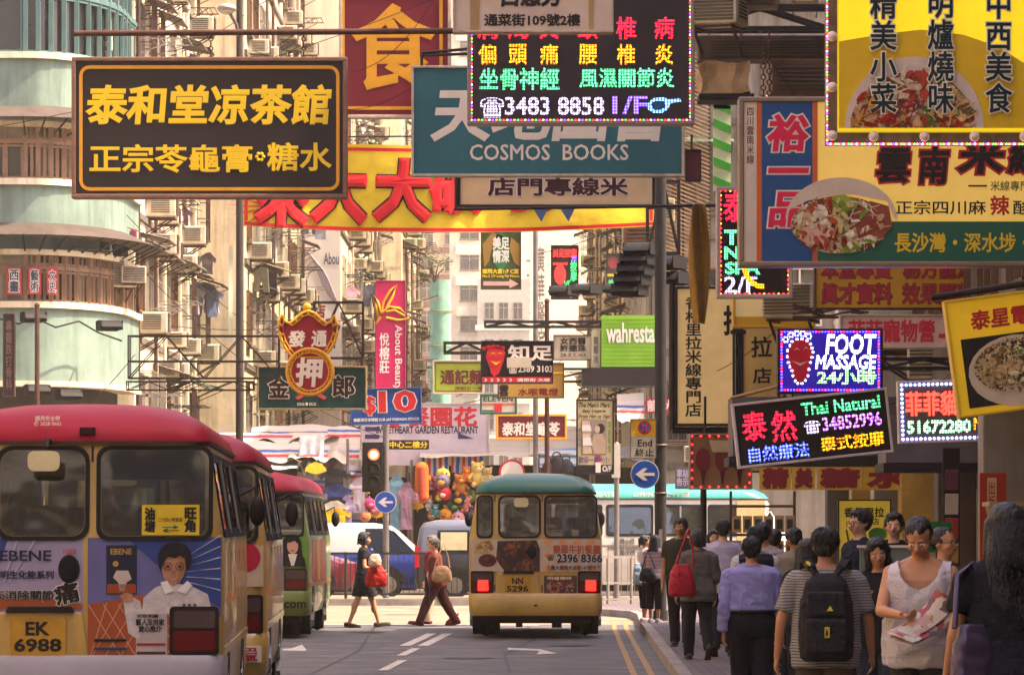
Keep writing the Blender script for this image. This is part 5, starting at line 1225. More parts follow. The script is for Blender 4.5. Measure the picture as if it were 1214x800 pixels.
# wires
wires = [((0, 150), (560, -20), 60, .2, 'thin wire sagging from the top left over the maroon sign'), ((415, 85), (520, -10), 59, .25, 'wire with knots crossing the maroon food sign'), ((412, 130), (500, 95), 60, .1, 'short wire under the maroon food sign'), ((150, 255), (450, 470), 100, .5, 'long slack wire from the green block to the pawn sign'), ((150, 300), (460, 520), 104, .6, 'second slack wire running down behind the pawn sign'), ((160, 380), (520, 350), 110, .5, 'wire between the cream tenement and the magenta sign'), ((540, 470), (660, 380), 120, .3, 'wire behind the lime yellow sign'), ((640, 300), (790, 230), 90, .2, 'thin wire rising to the kerb pole'), ((700, 260), (760, 310), 92, .1, 'short cable above the lime green box sign'), ((80, 500), (160, 420), 94, .1, 'loose cable on the wall of the green corner block'), ((850, 440), (1000, 300), 61, .2, 'cable hanging behind the violet foot sign'), ((200, 62), (290, 18), 85, .1, 'cable running up to the street lamp'), ((300, 60), (402, 75), 84, .1, 'cable between the lamp and the maroon sign'), ((905, 60), (960, 130), 60, .05, 'cable hanging beside the chain'), ((500, 480), (700, 400), 130, .6, 'far wire across the market street'), ((1045, 480), (1130, 440), 48, .08, 'curled cable behind the small grey LED sign')]
for a, b, d, sg, lab in wires: steel('overhead_wire', lab, [a, b], d, .45, black, 'wire', sag=sg, n=4)
# floodlight stack by the kerb pole, single floodlights
def flood(label, px, py, wpx, d, rz, group, cat='floodlight'):
    t = thing('floodlight', label, cat, (PX(px, d), d, PZ(py, d)), rz, group); w = wpx / F * d
    vs = []; n = 10
    for k in range(n + 1):
        a = rad(20 + 120 * k / n)
        for x in (-w / 2, w / 2): vs.append((x, -.34 * math.cos(a) - .1, .24 * math.sin(a) - .12))
    mb = MB(); mb.add(vs, [(2 * k, 2 * k + 1, 2 * k + 3, 2 * k + 2) for k in range(n)], 0, True)
    for x in (-w / 2, w / 2): mb.plate([(x - .01, -.1), (x + .01, -.1), (x + .01, .1), (x - .01, .1)], -.35, .1)
    mb.build('visor', black, t)
    mb = MB(); mb.bx(-w * .45, w * .45, -.02, .12, -.12, .06); mb.build('lamp_body', dark_metal, t)
    mb = MB(); mb.bar((0, .08, 0), (w * .1, .6, .1), .035); mb.build('arm', dark_metal, t); return t
nm = ['topmost', 'second', 'third', 'fourth', 'lowest']
for i in range(5): flood(f'{nm[i]} black hood of the floodlight stack left of the kerb pole', 764 - i * 3.5, 296 + i * 12, 34, 74.5, rad(-24), 'stack of black floodlights')
for px, py, d, lab in ((673, 345, 93, 'black floodlight under the red foot poster'), (700, 343, 92, 'black floodlight right of the one under the red foot poster'), (737, 342, 90, 'black floodlight above the lime green box sign'), (800, 312, 75, 'black floodlight arm right of the kerb pole, upper'), (806, 330, 75, 'black floodlight arm right of the kerb pole, lower'), (42, 462, 94, 'dark lamp cluster at the left under the green corner block'), (80, 468, 94, 'dark lamp cluster under the round corner of the green block'), (128, 386, 97, 'small dark lamp on the curved sill of the green block'), (38, 376, 95, 'small dark lamp on the sill below the red posters')): flood(lab, px, py, 26, d, rad(-35 if px > 200 else 20), 'single floodlights')
# draped tarps, light boxes and junk at the shophouse corner
o, w, h = cloth('draped_cloth', 'long dirty yellow cloth hanging beside the tall noodle board', 'cloth', 816, 242, 842, 384, 62, M('dirty_yellow_cloth', '#8a6420', .9, var=.3, vs=4, bump=.3, bs=6), lambda x, z: .12 * math.sin(x * 18 + z * 1.3) + .1 * math.sin(z * 2.2), 20, 30)
for v in o.children[0].data.vertices: v.co.x *= .35 + .65 * math.sin(max(0., min(1., (v.co.z + h / 2) / h)) * PI * .8 + .25)
t = thing('shop_lamp_box', 'tarp wrapped lamp box above the striped panel', 'lamp box', (PX(862, 60), 60, PZ(95, 60)))
mb = MB(); mb.bx(-.36, .3, -.25, .4, -.2, .2); me = mb.mesh('tarp', M('beige_tarp', '#a5835a', .8, var=.35, vs=4, bump=.4, bs=7))
bm = bmesh.new(); bm.from_mesh(me); bmesh.ops.subdivide_edges(bm, edges=bm.edges, cuts=5, use_grid_fill=True); bm.to_mesh(me); bm.free(); crumple(me, .09, 3.5); obj('tarp', me, t)
mb = MB(); mb.bx(-.4, .36, -.3, .45, -.3, -.21); mb.build('tray', black, t, bevel=.02)
for px0, px1, py0, py1, d, lab, col in ((828, 985, 42, 70, 63, 'rusty brown duct box under the brackets at the shophouse corner', '#4a382c'), (915, 985, 70, 112, 61, 'brown machine housing behind the chain', '#5a4030'), (868, 925, -10, 6, 60, 'grey hood at the top beside the roast meat sign', '#7a6a58'), (740, 781, 262, 302, 84, 'brown wooden box with pale frame behind the floodlight stack', '#7a5234'), (772, 800, 235, 262, 100, 'pale fan housing behind the ladder rack', '#a08a68')):
    t = thing('equipment_box', lab, 'box', (PX((px0 + px1) / 2, d), d, PZ((py0 + py1) / 2, d)))
    w, h = (px1 - px0) / F * d, (py1 - py0) / F * d
    mb = MB(); mb.bx(-w / 2, w / 2, 0, .7, -h / 2, h / 2); mb.build('casing', M('box_' + col.strip('#'), col, .8, var=.5, vs=3, bump=.3, bs=12), t, bevel=.02)
    mb = MB()
    for k in range(6): mb.bx(-w * .4, w * .4, -.03, 0, -h * .35 + k * h * .12, -h * .35 + k * h * .12 + h * .05)
    mb.build('louvre', M('vent_grille', '#4d453c'), t)
o, w, h = cloth('ribbon_banner', 'narrow faded white and yellow ribbon banner left of the street lamp', 'banner', 271, 291, 276, 406, 90, M('ribbon_white', '#b9b79a', .8, var=.3, vs=3), lambda x, z: .05 * math.sin(z * 3), 4, 30)
# rolled shutter hood and green board at the far right shops
t = thing('shutter_hood', 'beige metal shutter hood at the right edge above the long haired woman', 'hood', (PX(1196, 40), 40, PZ(618, 40)))
mb = MB(); mb.plate([(-.17, .15), (.4, .17), (.4, -.28), (-.05, -.26)], -.1, .5); mb.build('casing', M('hood_beige', '#8a7354', .5, var=.2), t, bevel=.015)
mb = MB(); mb.bx(-.19, .42, -.13, .52, .14, .18); mb.build('rim', M('hood_rim', '#a08a62', .5), t)
t = thing('display_board', 'plain green board behind the bald man', 'board', (PX(1112, 46), 46, PZ(634, 46)))
mb = MB(); mb.bx(-.15, .15, 0, .04, -.18, .14); mb.build('panel', A('#1a6a34'), t); mb = MB(); mb.cyl((0, .04, -1.4), (0, .04, 0), .02, 8); mb.build('stand', dark_metal, t)
t = thing('magazine_rack', 'narrow rack of red and white magazines beside the grey pillar', 'rack', (PX(1128, 47), 47, .13))
for k in range(7): mb = MB(); mb.box((0, -.03, .5 + k * .26), (.14, .03, .22), mat=Matrix.Rotation(rad(12), 3, 'X')); mb.build('magazine', A(('#a8323c', '#b5a898', '#8a4a5a', '#b8963a', '#a83a3a', '#c0b0a0', '#6a3a4a')[k]), t)
mb = MB(); mb.bx(-.09, .09, .0, .04, 0, 2.4); mb.build('frame', dark_metal, t)
# framed pictures stall at the junction corner
t = thing('display_stand', 'display stand of small framed pictures behind the walkers', 'stall', (PX(905, 66), 66, .13))
mb = MB()
for z in (.7, 1.05, 1.42, 1.85): mb.bx(-.48, .48, 0, .4, z, z + .04)
for x in (-.48, .48): mb.bar((x, .2, 0), (x, .2, 2.1), .04)
mb.build('shelf', M('stand_wood', '#5a4632', .7), t)
for j, z in enumerate((1.46, 1.09)):
    for i in range(6):
        mb = MB(); x = -.4 + i * .16; mb.box((x, -.0, z + .14), (.14, .03, .25), 0, mat=Matrix.Rotation(rad(-8), 3, 'X')); mb.box((x, -.02, z + .14), (.085, .012, .15), 1, mat=Matrix.Rotation(rad(-8), 3, 'X'))
        mb.build('picture_frame', [M('frame_beige', '#a58a62', .6), M('frame_dark', '#3c342e', .4, var=.6, vs=9)], t)

# ------------------------------------------------------------------ vehicles
car_glass = M('car_glass', '#272e33', .03, .7, var=.5, vs=1.6, bump=.1, bs=1.8)
rubber = M('rubber', '#121110', .8, var=.2)
rim_m = M('alloy', '#9a968e', .3, .8, var=.1)
chrome = M('chrome', '#b0aaa0', .15, .9, var=.05)
def plan_ring(w, y0, y1, r0, r1, z, n=5):
    pts = []
    for cx, cy, r, a in ((w - r0, y0 + r0, r0, -90), (w - r1, y1 - r1, r1, 0), (-w + r1, y1 - r1, r1, 90), (-w + r0, y0 + r0, r0, 180)):
        for i in range(n + 1): t = rad(a + 90 * i / n); pts.append(Vector((cx + r * math.cos(t), cy + r * math.sin(t), z)))
    return pts
class Shell:
    """body given as a stack of (z, half width, rear y, front y, rear corner radius, front corner radius)"""
    def __init__(s, lv): s.lv = lv
    def at(s, z, k):
        L = s.lv
        if z <= L[0][0]: return L[0][k]
        for a, b in zip(L, L[1:]):
            if z <= b[0]: t = (z - a[0]) / (b[0] - a[0]); return a[k] + (b[k] - a[k]) * t
        return L[-1][k]
    def mesh(s, mb, z0=None, z1=None, m=0, cap=True):
        L = s.lv
        zs = [l[0] for l in L if (z0 is None or l[0] > z0 + 1e-4) and (z1 is None or l[0] < z1 - 1e-4)]
        if z0 is not None: zs = [z0] + zs
        if z1 is not None: zs = zs + [z1]
        return mb.rings([plan_ring(*(s.at(z, k) for k in (1, 2, 3, 4, 5)), z) for z in zs], m, True, cap)
    def rear(s, pts, off, m, mb, back=None):
        """plate following the rear face; pts in (x, z)"""
        a = sum(pts[i][0] * pts[(i + 1) % len(pts)][1] - pts[(i + 1) % len(pts)][0] * pts[i][1] for i in range(len(pts)))
        if a < 0: pts = pts[::-1]
        n = len(pts); f = [(x, s.at(z, 2) - off, z) for x, z in pts]; g = [(x, s.at(z, 2) + .02, z) for x, z in pts]
        mb.add(f + g, [tuple(range(n))] + [(i, n + i, n + (i + 1) % n, (i + 1) % n) for i in range(n)], m)
    def ring(s, out, inn, off, m, mb, side=0):
        """rubber frame between two outlines with equal point counts, on the rear (side 0) or a flank"""
        n = len(out)
        P = (lambda p, o: (p[0], s.at(p[1], 2) - o, p[1])) if side == 0 else (lambda p, o: (side * (s.at(p[1], 1) + o), p[0], p[1]))
        vs = [P(p, off) for p in out] + [P(p, off) for p in inn] + [P(p, -.02) for p in out] + [P(p, -.02) for p in inn]
        fs = []
        for i in range(n): j = (i + 1) % n; fs += [(i, j, n + j, n + i), (i, 2 * n + i, 2 * n + j, j), (n + i, n + j, 3 * n + j, 3 * n + i)]
        mb.add(vs, fs, m)
    def side(s, pts, off, m, mb, sgn=1):
        """plate following a flank; pts in (y, z)"""
        a = sum(pts[i][0] * pts[(i + 1) % len(pts)][1] - pts[(i + 1) % len(pts)][0] * pts[i][1] for i in range(len(pts)))
        if a * sgn < 0: pts = pts[::-1]
        n = len(pts); f = [(sgn * (s.at(z, 1) + off), y, z) for y, z in pts]; g = [(sgn * (s.at(z, 1) - .03), y, z) for y, z in pts]
        mb.add(f + g, [tuple(range(n))] + [(i, n + i, n + (i + 1) % n, (i + 1) % n) for i in range(n)], m)
def wheel(parent, x, y, r, w, sgn, hub=True):
    mb = MB(); mb.torus((x, y, r), r * .78, r * .22, (1, 0, 0), 24, 8); mb.cyl((x - w / 2, y, r), (x + w / 2, y, r), r * .92, 24)
    t = mb.build('wheel', rubber, parent)
    mb = MB(); mb.cyl((x + sgn * w / 2, y, r), (x + sgn * (w / 2 + .015), y, r), r * .62, 20)
    for k in range(5):
        a = 2 * PI * k / 5; mb.bar((x + sgn * (w / 2 + .02), y, r), (x + sgn * (w / 2 + .02), y + math.cos(a) * r * .6, r + math.sin(a) * r * .6), .06, .03)
    mb.build('rim', [rim_m], t)
def tinted():
    m, nt, b, N, L = nodes_of('tinted_glass'); nt.nodes.remove(b)
    tr = N('BsdfTransparent'); tr.inputs['Color'].default_value = (.42, .46, .46, 1); gl = N('BsdfGlossy', Roughness=.03); gl.inputs['Color'].default_value = (.8, .82, .8, 1)
    tc = N('TexCoord'); n = N('TexNoise', Scale=1.6, Detail=2.); L(tc.outputs['Object'], n.inputs['Vector']); bp = N('Bump', Strength=.14, Distance=.03); L(n.outputs[0], bp.inputs['Height']); L(bp.outputs[0], gl.inputs['Normal'])
    lw = N('LayerWeight', Blend=.35); mr = N('MapRange'); mr.inputs['To Min'].default_value = .16; mr.inputs['To Max'].default_value = .8; L(lw.outputs['Facing'], mr.inputs[0])
    mx = N('MixShader'); L(mr.outputs[0], mx.inputs[0]); L(tr.outputs[0], mx.inputs[1]); L(gl.outputs[0], mx.inputs[2])
    L(mx.outputs[0], nt.nodes['Material Output'].inputs[0]); return m
tint_glass = tinted()
interior_m = M('bus_interior', '#2a2624', .8, var=.3)
seat_m = M('seat_vinyl', '#1c2028', .6, var=.3)
def carve(me, cutters):
    """hollow out a closed body with closed cutters (their faces take the second material)"""
    o = bpy.data.objects.new('c', me); C.objects.link(o); tmp = []
    for mb in cutters:
        mb.m = [1] * len(mb.m); k = bpy.data.objects.new('k', mb.mesh('k', list(me.materials))); C.objects.link(k); tmp.append(k)
        md = o.modifiers.new('b', 'BOOLEAN'); md.operation = 'DIFFERENCE'; md.solver = 'EXACT'; md.object = k
    dg = bpy.context.evaluated_depsgraph_get(); dg.update(); m2 = bpy.data.meshes.new_from_object(o.evaluated_get(dg))
    for k in tmp + [o]: C.objects.unlink(k); bpy.data.objects.remove(k)
    return m2
class Bus:
    def __init__(s, label, X, d, yaw, body, roof, gut=2.2, top=2.52, win=(1.54, 2.15), bump=.68, plate='AB 1234', lit=True, bumper_m=None, side_m=None, zs=1., panel_m=None, hz=1.31):
        s.o = o = thing('minibus', label, 'minibus', (X, d, 0), yaw); o.scale = (1, 1, zs)
        LV = [(.36, .96, .03, 6.9, .14, .25), (.5, 1.0, .0, 6.95, .14, .3), (1.0, 1.015, .0, 6.98, .14, .35), (win[0] - .04, 1.01, .01, 6.95, .14, .4), (gut, .9, .09, 6.45, .15, .45)]
        s.sh = sh = Shell(LV)
        mb = MB(); sh.mesh(mb); cut = [MB()]
        cut[0].rings([plan_ring(.93, .14, 6.3, .1, .2, .8), plan_ring(.93, .14, 6.3, .1, .2, win[0] - .05), plan_ring(.83, .2, 6.1, .1, .2, gut - .05)])
        Rw = [(-.88, -.67, .06), (-.55, .06, .09), (.15, .92 if gut < 2.24 else .9, .07)]
        for x0, x1, r in Rw:
            k = MB(); pts = rrect(x0 + .015, win[0] + .015, x1 - .015, win[1] - .015, r); n_ = len(pts)
            k.rings([[Vector((x, yy, z)) for x, z in pts] for yy in (-.3, .4)][::-1], cap=True); cut.append(k)
        k = MB()
        for j in range(5):
            y0 = .45 + j * 1.16; k.bx(-1.3, 1.3, y0 + .05, y0 + 1.03, win[0] + .05, win[1] - .07)
        cut.append(k); k = MB(); k.bx(-.72, .72, 5.8, 7.5, 1.15, 2.08); cut.append(k)
        me = carve(mb.mesh('body', [body, interior_m]), cut); me.name = 'body'; obj('body', me, o, sharp=40)
        mb = MB()
        for r_ in range(5):
            for x in (-.66, -.3, .3, .66):
                y = .75 + r_ * 1.05; mb.bx(x - .16, x + .16, y, y + .1, .9, 1.62); mb.bx(x - .11, x + .11, y + .02, y + .09, 1.64, 1.84); mb.bx(x - .17, x + .17, y + .1, y + .5, 1.0, 1.1)
        mb.build('seats', seat_m, o, bevel=.03)
        e = top - gut
        rs = Shell([(gut, .915, .07, 6.5, .18, .45), (gut + .06 * e, .92, .065, 6.5, .2, .45), (gut + .35 * e, .885, .11, 6.4, .24, .5), (gut + .6 * e, .81, .2, 6.2, .3, .5), (gut + .82 * e, .66, .4, 5.9, .36, .5), (gut + .95 * e, .44, .72, 5.5, .3, .4), (top, .14, 1.1, 5.0, .1, .1)])
        mb = MB(); rs.mesh(mb); rf = mb.build('roof', roof, o, sharp=50)
        mb = MB(); mb.rings([plan_ring(.925, .058, 6.5, .2, .45, gut - .012), plan_ring(.93, .052, 6.5, .2, .45, gut + .014)]); mb.build('gutter', M('gutter_dark', '#4a3a30', .5), o)
        # bumper
        bs = Shell([(.34, .97, -.03, 1.0, .12, .1), (.4, 1.01, -.07, 1., .14, .1), (bump - .05, 1.02, -.07, 1., .14, .1), (bump, 1.01, -.03, 1., .14, .1)])
        mb = MB(); bs.mesh(mb); mb.box((.0, -.075, .5), (.05, .02, .025), 1); mb.build('bumper', [bumper_m or body, black], o, sharp=40)
        # windows
        for nm, x0, x1, r in (('rear_window', -.88, -.67, .06), ('door_window', -.55, .06, .09), ('rear_window', .15, .92, .07)):
            z0, z1 = win
            mb = MB(); sh.ring(rrect(x0 - .022, z0 - .022, x1 + .022, min(z1 + .022, gut - .02), r + .015), rrect(x0 + .008, z0 + .008, x1 - .008, z1 - .008, r), .016, 0, mb); w_ = mb.build(nm, rubber, o)
            mb = MB(); pp_ = rrect(x0 + .01, z0 + .01, x1 - .01, z1 - .01, r); mb.add([(x, sh.at(z, 2) - .008, z) for x, z in pp_], [tuple(range(len(pp_)))]); mb.build('pane', tint_glass, w_)
        # door seams
        mb = MB()
        for x in (-.62, .1): sh.rear([(x - .008, bump + .03), (x + .008, bump + .03), (x + .008, gut - .02), (x - .008, gut - .02)], .006, 0, mb)
        mb.build('door_seam', black, o)
        # plate recess
        if panel_m is None: panel_m = body
        mb = MB(); sh.rear([(-.62, bump - .02), (.08, bump - .02), (.03, bump + .3), (-.57, bump + .3)], .02, 0, mb); pp = mb.build('plate_panel', panel_m, o, bevel=.01)
        mb = MB(); sh.rear([(-.5, bump + .3), (-.02, bump + .3), (-.04, bump + .34), (-.48, bump + .34)], .05, 0, mb); mb.build('plate_lamp', black, o)
        mb = MB(); sh.rear(rrect(-.47, bump + .0, -.08, bump + .26, .02), .032, 0, mb); np_ = mb.build('number_plate', M('plate_yellow', '#b08428', .4, var=.25, vs=9), o)
        a, b = plate.split(' ')
        letters(np_, a, -.36, bump + .14, -.19, bump + .235, ink, .03, -.036, .004); letters(np_, b, -.44, bump + .025, -.11, bump + .12, ink, .03, -.036, .004)
        # tail lights
        for sg in (-1, 1):
            mb = MB(); sh.rear(rrect(min(sg * .64, sg * .985), bump, max(sg * .64, sg * .985), bump + .34, .03), .02, 0, mb); tl = mb.build('tail_light', M('lamp_surround', '#1a1012', .3), o)
            mb = MB(); sh.rear(rrect(min(sg * .67, sg * .96), bump + .19, max(sg * .67, sg * .96), bump + .31, .02), .026, 0, mb); mb.build('reverse_lens', M('lens_smoke', '#4a3c3a', .15, var=.3), tl)
            mb = MB(); sh.rear(rrect(min(sg * .67, sg * .96), bump + .03, max(sg * .67, sg * .96), bump + .17, .02), .026, 0, mb); mb.build('red_lens', M('lens_red', '#5a0a10', .15, var=.3), tl)
            if lit: x = sg * .80 if sg < 0 else .84; mb = MB(); mb.bx(x - .075, x + .075, -.04, -.02, bump + .04, bump + .2); mb.build('brake_lamp', M('brake_lit', '#ff1c14', .3, var=0, emit=1.6), tl)
        # mirror over the door window
        mz = win[1] - .06
        mb = MB(); mb.tube([(-.2, .1, gut + .01), (-.2, -.16, gut + .02), (-.2, -.2, mz + .06)], .018, 7); mb.build('mirror_stalk', black, o)
        mb = MB(); mb.plate(rrect(-.33, mz - .1, -.11, mz + .04, .045), -.23, -.17); mb.build('rear_mirror', M('mirror_cream', '#c9bd92', .3), o, bevel=.022)
        # door handle
        mb = MB(); sh.rear(circ(-.06, hz, .075, .1, 20), .02, 0, mb); hnd = mb.build('door_handle', rubber, o)
        mb = MB(); sh.rear(circ(-.06, hz, .052, .075, 18), .026, 0, mb); mb.build('handle_cup', car_glass, hnd)
        # sides: window strips, waist line
        for sg in (-1, 1):
            for k in range(5):
                y0 = .45 + k * 1.16
                mb = MB(); sh.ring(rrect(y0, win[0], y0 + 1.08, win[1] - .02, .06), rrect(y0 + .06, win[0] + .06, y0 + 1.02, win[1] - .08, .05), .012, 0, mb, sg); w_ = mb.build('side_window', rubber, o)
                pp_ = rrect(y0 + .04, win[0] + .04, y0 + 1.04, win[1] - .06, .05); mb = MB(); mb.add([(sg * (sh.at(z, 1) + .004), y, z) for y, z in pp_], [tuple(range(len(pp_)))]); mb.build('pane', tint_glass, w_)
                if k % 2: mb = MB(); sh.side([(y0 + .52, win[0] + .03), (y0 + .56, win[0] + .03), (y0 + .56, win[1] - .05), (y0 + .52, win[1] - .05)], .017, 0, mb, sg); mb.build('window_bar', alu, w_)
            for ys in (1.9, 3.05, 4.2, 5.4): mb = MB(); sh.side([(ys, .45), (ys + .012, .45), (ys + .012, 1.5), (ys, 1.5)], .004, 0, mb, sg); mb.build('panel_seam', black, o)
            mb = MB(); sh.side([(.2, .78), (6.6, .78), (6.6, .84), (.2, .84)], .01, 0, mb, sg); mb.build('waist_strip', side_m or body, o)
            mb = MB(); mb.tube([(sg * .95, 6.45, 1.95), (sg * 1.08, 6.5, 2.02), (sg * 1.1, 6.5, 1.9)], .015, 6); mb.ell((sg * 1.1, 6.5, 1.82), (.07, .06, .13), 12, 8); mb.build('wing_mirror', black, o)
            for y, w, x in ((1.35, .42, .76), (5.3, .2, .86)): 
                mb = MB(); sh.side(circ(y, .38, .47, .47, 20, 0, 180), .006, 0, mb, sg); mb.build('wheel_arch', black, o)
                wheel(o, sg * x, y, .38, w, sg)
        mb = MB(); mb.bx(-.85, .85, .25, 6.6, .22, .37); mb.bx(-.3, -.2, .3, .6, .16, .3); mb.bx(.25, .4, .3, .7, .15, .3); mb.cyl((-.5, .12, .28), (-.5, .5, .28), .035, 8); mb.build('underbody', black, o)
        mb = MB(); mb.add([(-.72, 6.7, 1.15), (.72, 6.7, 1.15), (.68, 6.42, 2.08), (-.68, 6.42, 2.08)], [(0, 1, 2, 3)]); mb.build('windscreen', tint_glass, o)
    def p(s, name, polys, m, lv=1):
        mb = MB()
        for pts in polys: s.sh.rear(pts, .003 + .004 * lv, 0, mb)
        return mb.build(name, m, s.o)
    def t(s, txt, x0, z0, x1, z1, m, bold=.02, lv=3, outline=None, ob=.06, shear=0., rot=0.):
        return letters(s.o, txt, x0, z0, x1, z1, m, bold, s.sh.at((z0 + z1) / 2, 2) - .004 - .004 * lv, .004, shear, outline, ob, rot=rot)
gold_paint = M('gold_cream_paint', '#b5944f', .35, var=.2, vs=2.2, coat=.3, streak=.22)
green_paint = M('roof_green_paint', '#0c5840', .35, var=.15, vs=1.5, coat=.2)
red_paint = M('roof_red_paint', '#8a0a22', .5, var=.18, vs=1.5, spec=.15)
red_paint2 = M('roof_faded_red_paint', '#86142a', .5, var=.22, vs=1.5, spec=.15)
# green roofed minibus, centre
def bq(cx, s): return lambda px, py: ((px - cx) / s, EYE - (py - 625) / s)
g = Bus('cream minibus with green roof and steak advert driving away in the middle lane', PX(635, 66.7), 66.7, 0, gold_paint, green_paint, plate='NN 5296')
q = bq(635, 78)
P4 = lambda x0, y0, x1, y1: [q(x0, y0), q(x1, y0), q(x1, y1), q(x0, y1)]
g.p('advert_panel', [P4(559, 639, 712, 677)], A('#b5a28e'), 1)
g.p('steak_photo', [[q(590, 641), q(636, 640), q(640, 650), q(640, 677), q(598, 677), q(588, 662)]], food('steak_food', ['#3a1810', '#5a2a1a', '#4a2016', '#7a4028', '#2a100c'], 5), 2)
g.p('bread_photo', [[q(564, 644), q(580, 640), q(586, 650), q(576, 656), q(562, 655)]], food('bread_food', ['#a57a3a', '#b89250', '#8a5a2a', '#c0a064'], 7), 2)
g.p('tomato_photo', [circ(*q(578, 664), .14, .1, 16)], food('berry_food', ['#6a1418', '#4a0c10', '#8a2420', '#3a0a0c'], 8), 2)
g.p('flower_pattern', [circ(q(650 + 17 * (i % 4), 643 + 15 * (i // 4))[0], q(650, 643 + 15 * (i // 4))[1], .07, .07, 4) for i in range(12)], A('#c98a5a'), 2)
g.t('樂華牛扒餐廳', *q(655, 657), *q(712, 645), A('#a04a34'), .03, outline=A('#c9b8a0'), ob=.07)
g.t('☎', *q(648, 664), *q(657, 657), A('#16283a'), .01); g.t('2396 8366', *q(660, 667), *q(714, 656), A('#16283a'), .04, outline=whitem, ob=.09)
g.t('九龍大角咀大全街147號地下', *q(648, 675.5), *q(712, 669.5), A('#2a2a4a'), .02)
g.p('dish_photo_panel', [P4(645, 682, 684, 705)], A('#4a3c34'), 2); g.p('dish_photo', [circ(*q(665, 695), .22, .13, 20)], food('dish_food', ['#6a2a28', '#8a4a40', '#4a1a18', '#a87a6a'], 9), 3)
g.p('panel_left', [P4(559, 677, 588, 679)], A('#8a6a3a'), 2); g.t('明爐燒味', *q(649, 687), *q(678, 683), A('#c9b8a0'), .02, 4)
# front-left minibus
b1 = Bus('nearest minibus with red roof and blue pain relief advert on its back', PX(92, 30.6), 30.6, rad(2.2), gold_paint, red_paint, gut=2.27, top=2.57, win=(1.61, 2.23), bump=.79, plate='EK 6988', lit=False, hz=1.39, bumper_m=M('grey_bumper', '#8f8a90', .4, var=.15))
q = bq(92, 170)
lil, blu, org = M('advert_lilac', '#8f86a0', .45, var=.15), M('advert_blue', '#243a78', .45, var=.25, vs=2), M('advert_orange', '#9a4a26', .45, var=.25, vs=2)
b1.p('plate_surround', [[(-.6, .8), (.06, .8), (.02, 1.07), (-.56, 1.07)]], M('gold_panel', '#b8a468', .35, var=.1), 4); b1.p('advert_panel', [P4(-70, 637, 98, 730)], lil, 1); b1.p('advert_panel', [P4(104, 637, 262, 730)], M('advert_mauve', '#5c5c8c', .45, var=.2), 1)
b1.p('blue_panel', [[q(-70, 637), q(10, 637), q(-10, 700), q(-70, 712)]], blu, 2); b1.p('blue_panel', [[q(150, 637), q(262, 637), q(262, 720), q(225, 700), q(185, 668)]], blu, 2)
b1.p('orange_panel', [[q(-70, 712), q(20, 704), q(98, 716), q(98, 722), q(-70, 722)]], org, 2)
b1.p('orange_panel', [[q(104, 716), q(200, 700), q(228, 716), q(228, 789), q(104, 789)]], org, 2); b1.p('orange_panel', [P4(-70, 722, -24, 770)], org, 2)
lines = []
for i in range(7):
    x = 104 + i * 18; lines += [[q(x, 716), q(x + 1.2, 716), q(min(x + 45, 226), 786), q(min(x + 45, 226) - 1.2, 786)], [q(x + 22, 714), q(x + 23.2, 714), q(max(x - 20, 105), 786), q(max(x - 20, 105) - 1.0, 786)]]
b1.p('lattice', lines, M('pale_orange_line', '#b58a6a', .5), 3)
rays = []
for k in range(6): rays.append([q(220, 690 - k * 6), q(222, 689 - k * 6), q(261, 700 - k * 13), q(261, 698.5 - k * 13)])
for k in range(6): rays.append([q(-20 + k * 6, 690), q(-18.5 + k * 6, 690), q(-66 + k * 22, 638), q(-68 + k * 22, 638)])
b1.p('light_rays', rays, M('ray_white', '#a8a6bc', .5), 3)
b1.t('EBENE', *q(0, 664.5), *q(61, 652), A('#1a1c3a'), .02); b1.t('靈明生化能系列', *q(-10, 686), *q(64, 676), A('#1a1c3a'), .035)
b1.t('天消除關節', *q(-8, 712), *q(64, 699), ink, .03, outline=whitem, ob=.055); b1.t('痛', *q(64, 716), *q(94, 690), ink, .035, outline=whitem, ob=.075, rot=rad(-12)); b1.t('十日見效', *q(74, 657), *q(90, 650), A('#a03038'), .02)
b1.p('product_box', [P4(126, 646, 162, 704)], A('#161c30'), 2); b1.t('EBENE', *q(131, 657), *q(156, 650), A('#b08a4a'), .02); b1.p('box_band', [P4(127, 692, 161, 703)], A('#8a3c18'), 3); b1.p('box_photo', [[q(138, 676), q(152, 676), q(156, 686), q(150, 690), q(148, 700), q(142, 700), q(140, 690), q(134, 684)]], A('#b5a498'), 3); b1.p('box_mark', [circ(*q(137, 668), .02)], A('#b08a2a'), 3)
# advert portrait
shirtw, skinp, hairp = M('print_shirt', '#b8b0ae', .5, var=.3, vs=14), M('print_skin', '#a5765a', .5, var=.2, vs=20), M('print_hair', '#15121a', .5, var=.6, vs=25)
b1.p('portrait_shirt', [[q(168, 727), q(170, 708), q(184, 696), q(200, 690), q(226, 694), q(246, 704), q(252, 727)], [q(146, 712), q(152, 704), q(166, 712), q(172, 740), q(164, 758), q(152, 750)]], shirtw, 3)
b1.p('portrait_face', [[q(192, 662), q(197, 657), q(206, 655), q(215, 657), q(220, 663), q(220, 674), q(218, 682), q(213, 690), q(206, 694), q(199, 691), q(194, 684), q(191, 673)]], skinp, 4); b1.p('portrait_hand', [[q(142, 706), q(148, 702), q(157, 704), q(158, 712), q(148, 714)]], skinp, 4)
b1.p('portrait_shade', [[q(213, 660), q(219, 663), q(220, 674), q(218, 682), q(213, 690), q(209, 692), q(212, 680)]], A('#8f6248'), 5)
b1.p('portrait_hair', [[q(188, 672), q(187, 658), q(191, 649), q(199, 643), q(210, 642), q(220, 645), q(226, 653), q(227, 664), q(223, 676), q(220, 672), q(219, 662), q(212, 658), q(207, 661), q(199, 659), q(195, 664), q(192, 672), q(190, 676)]], hairp, 6)
mbq = MB()
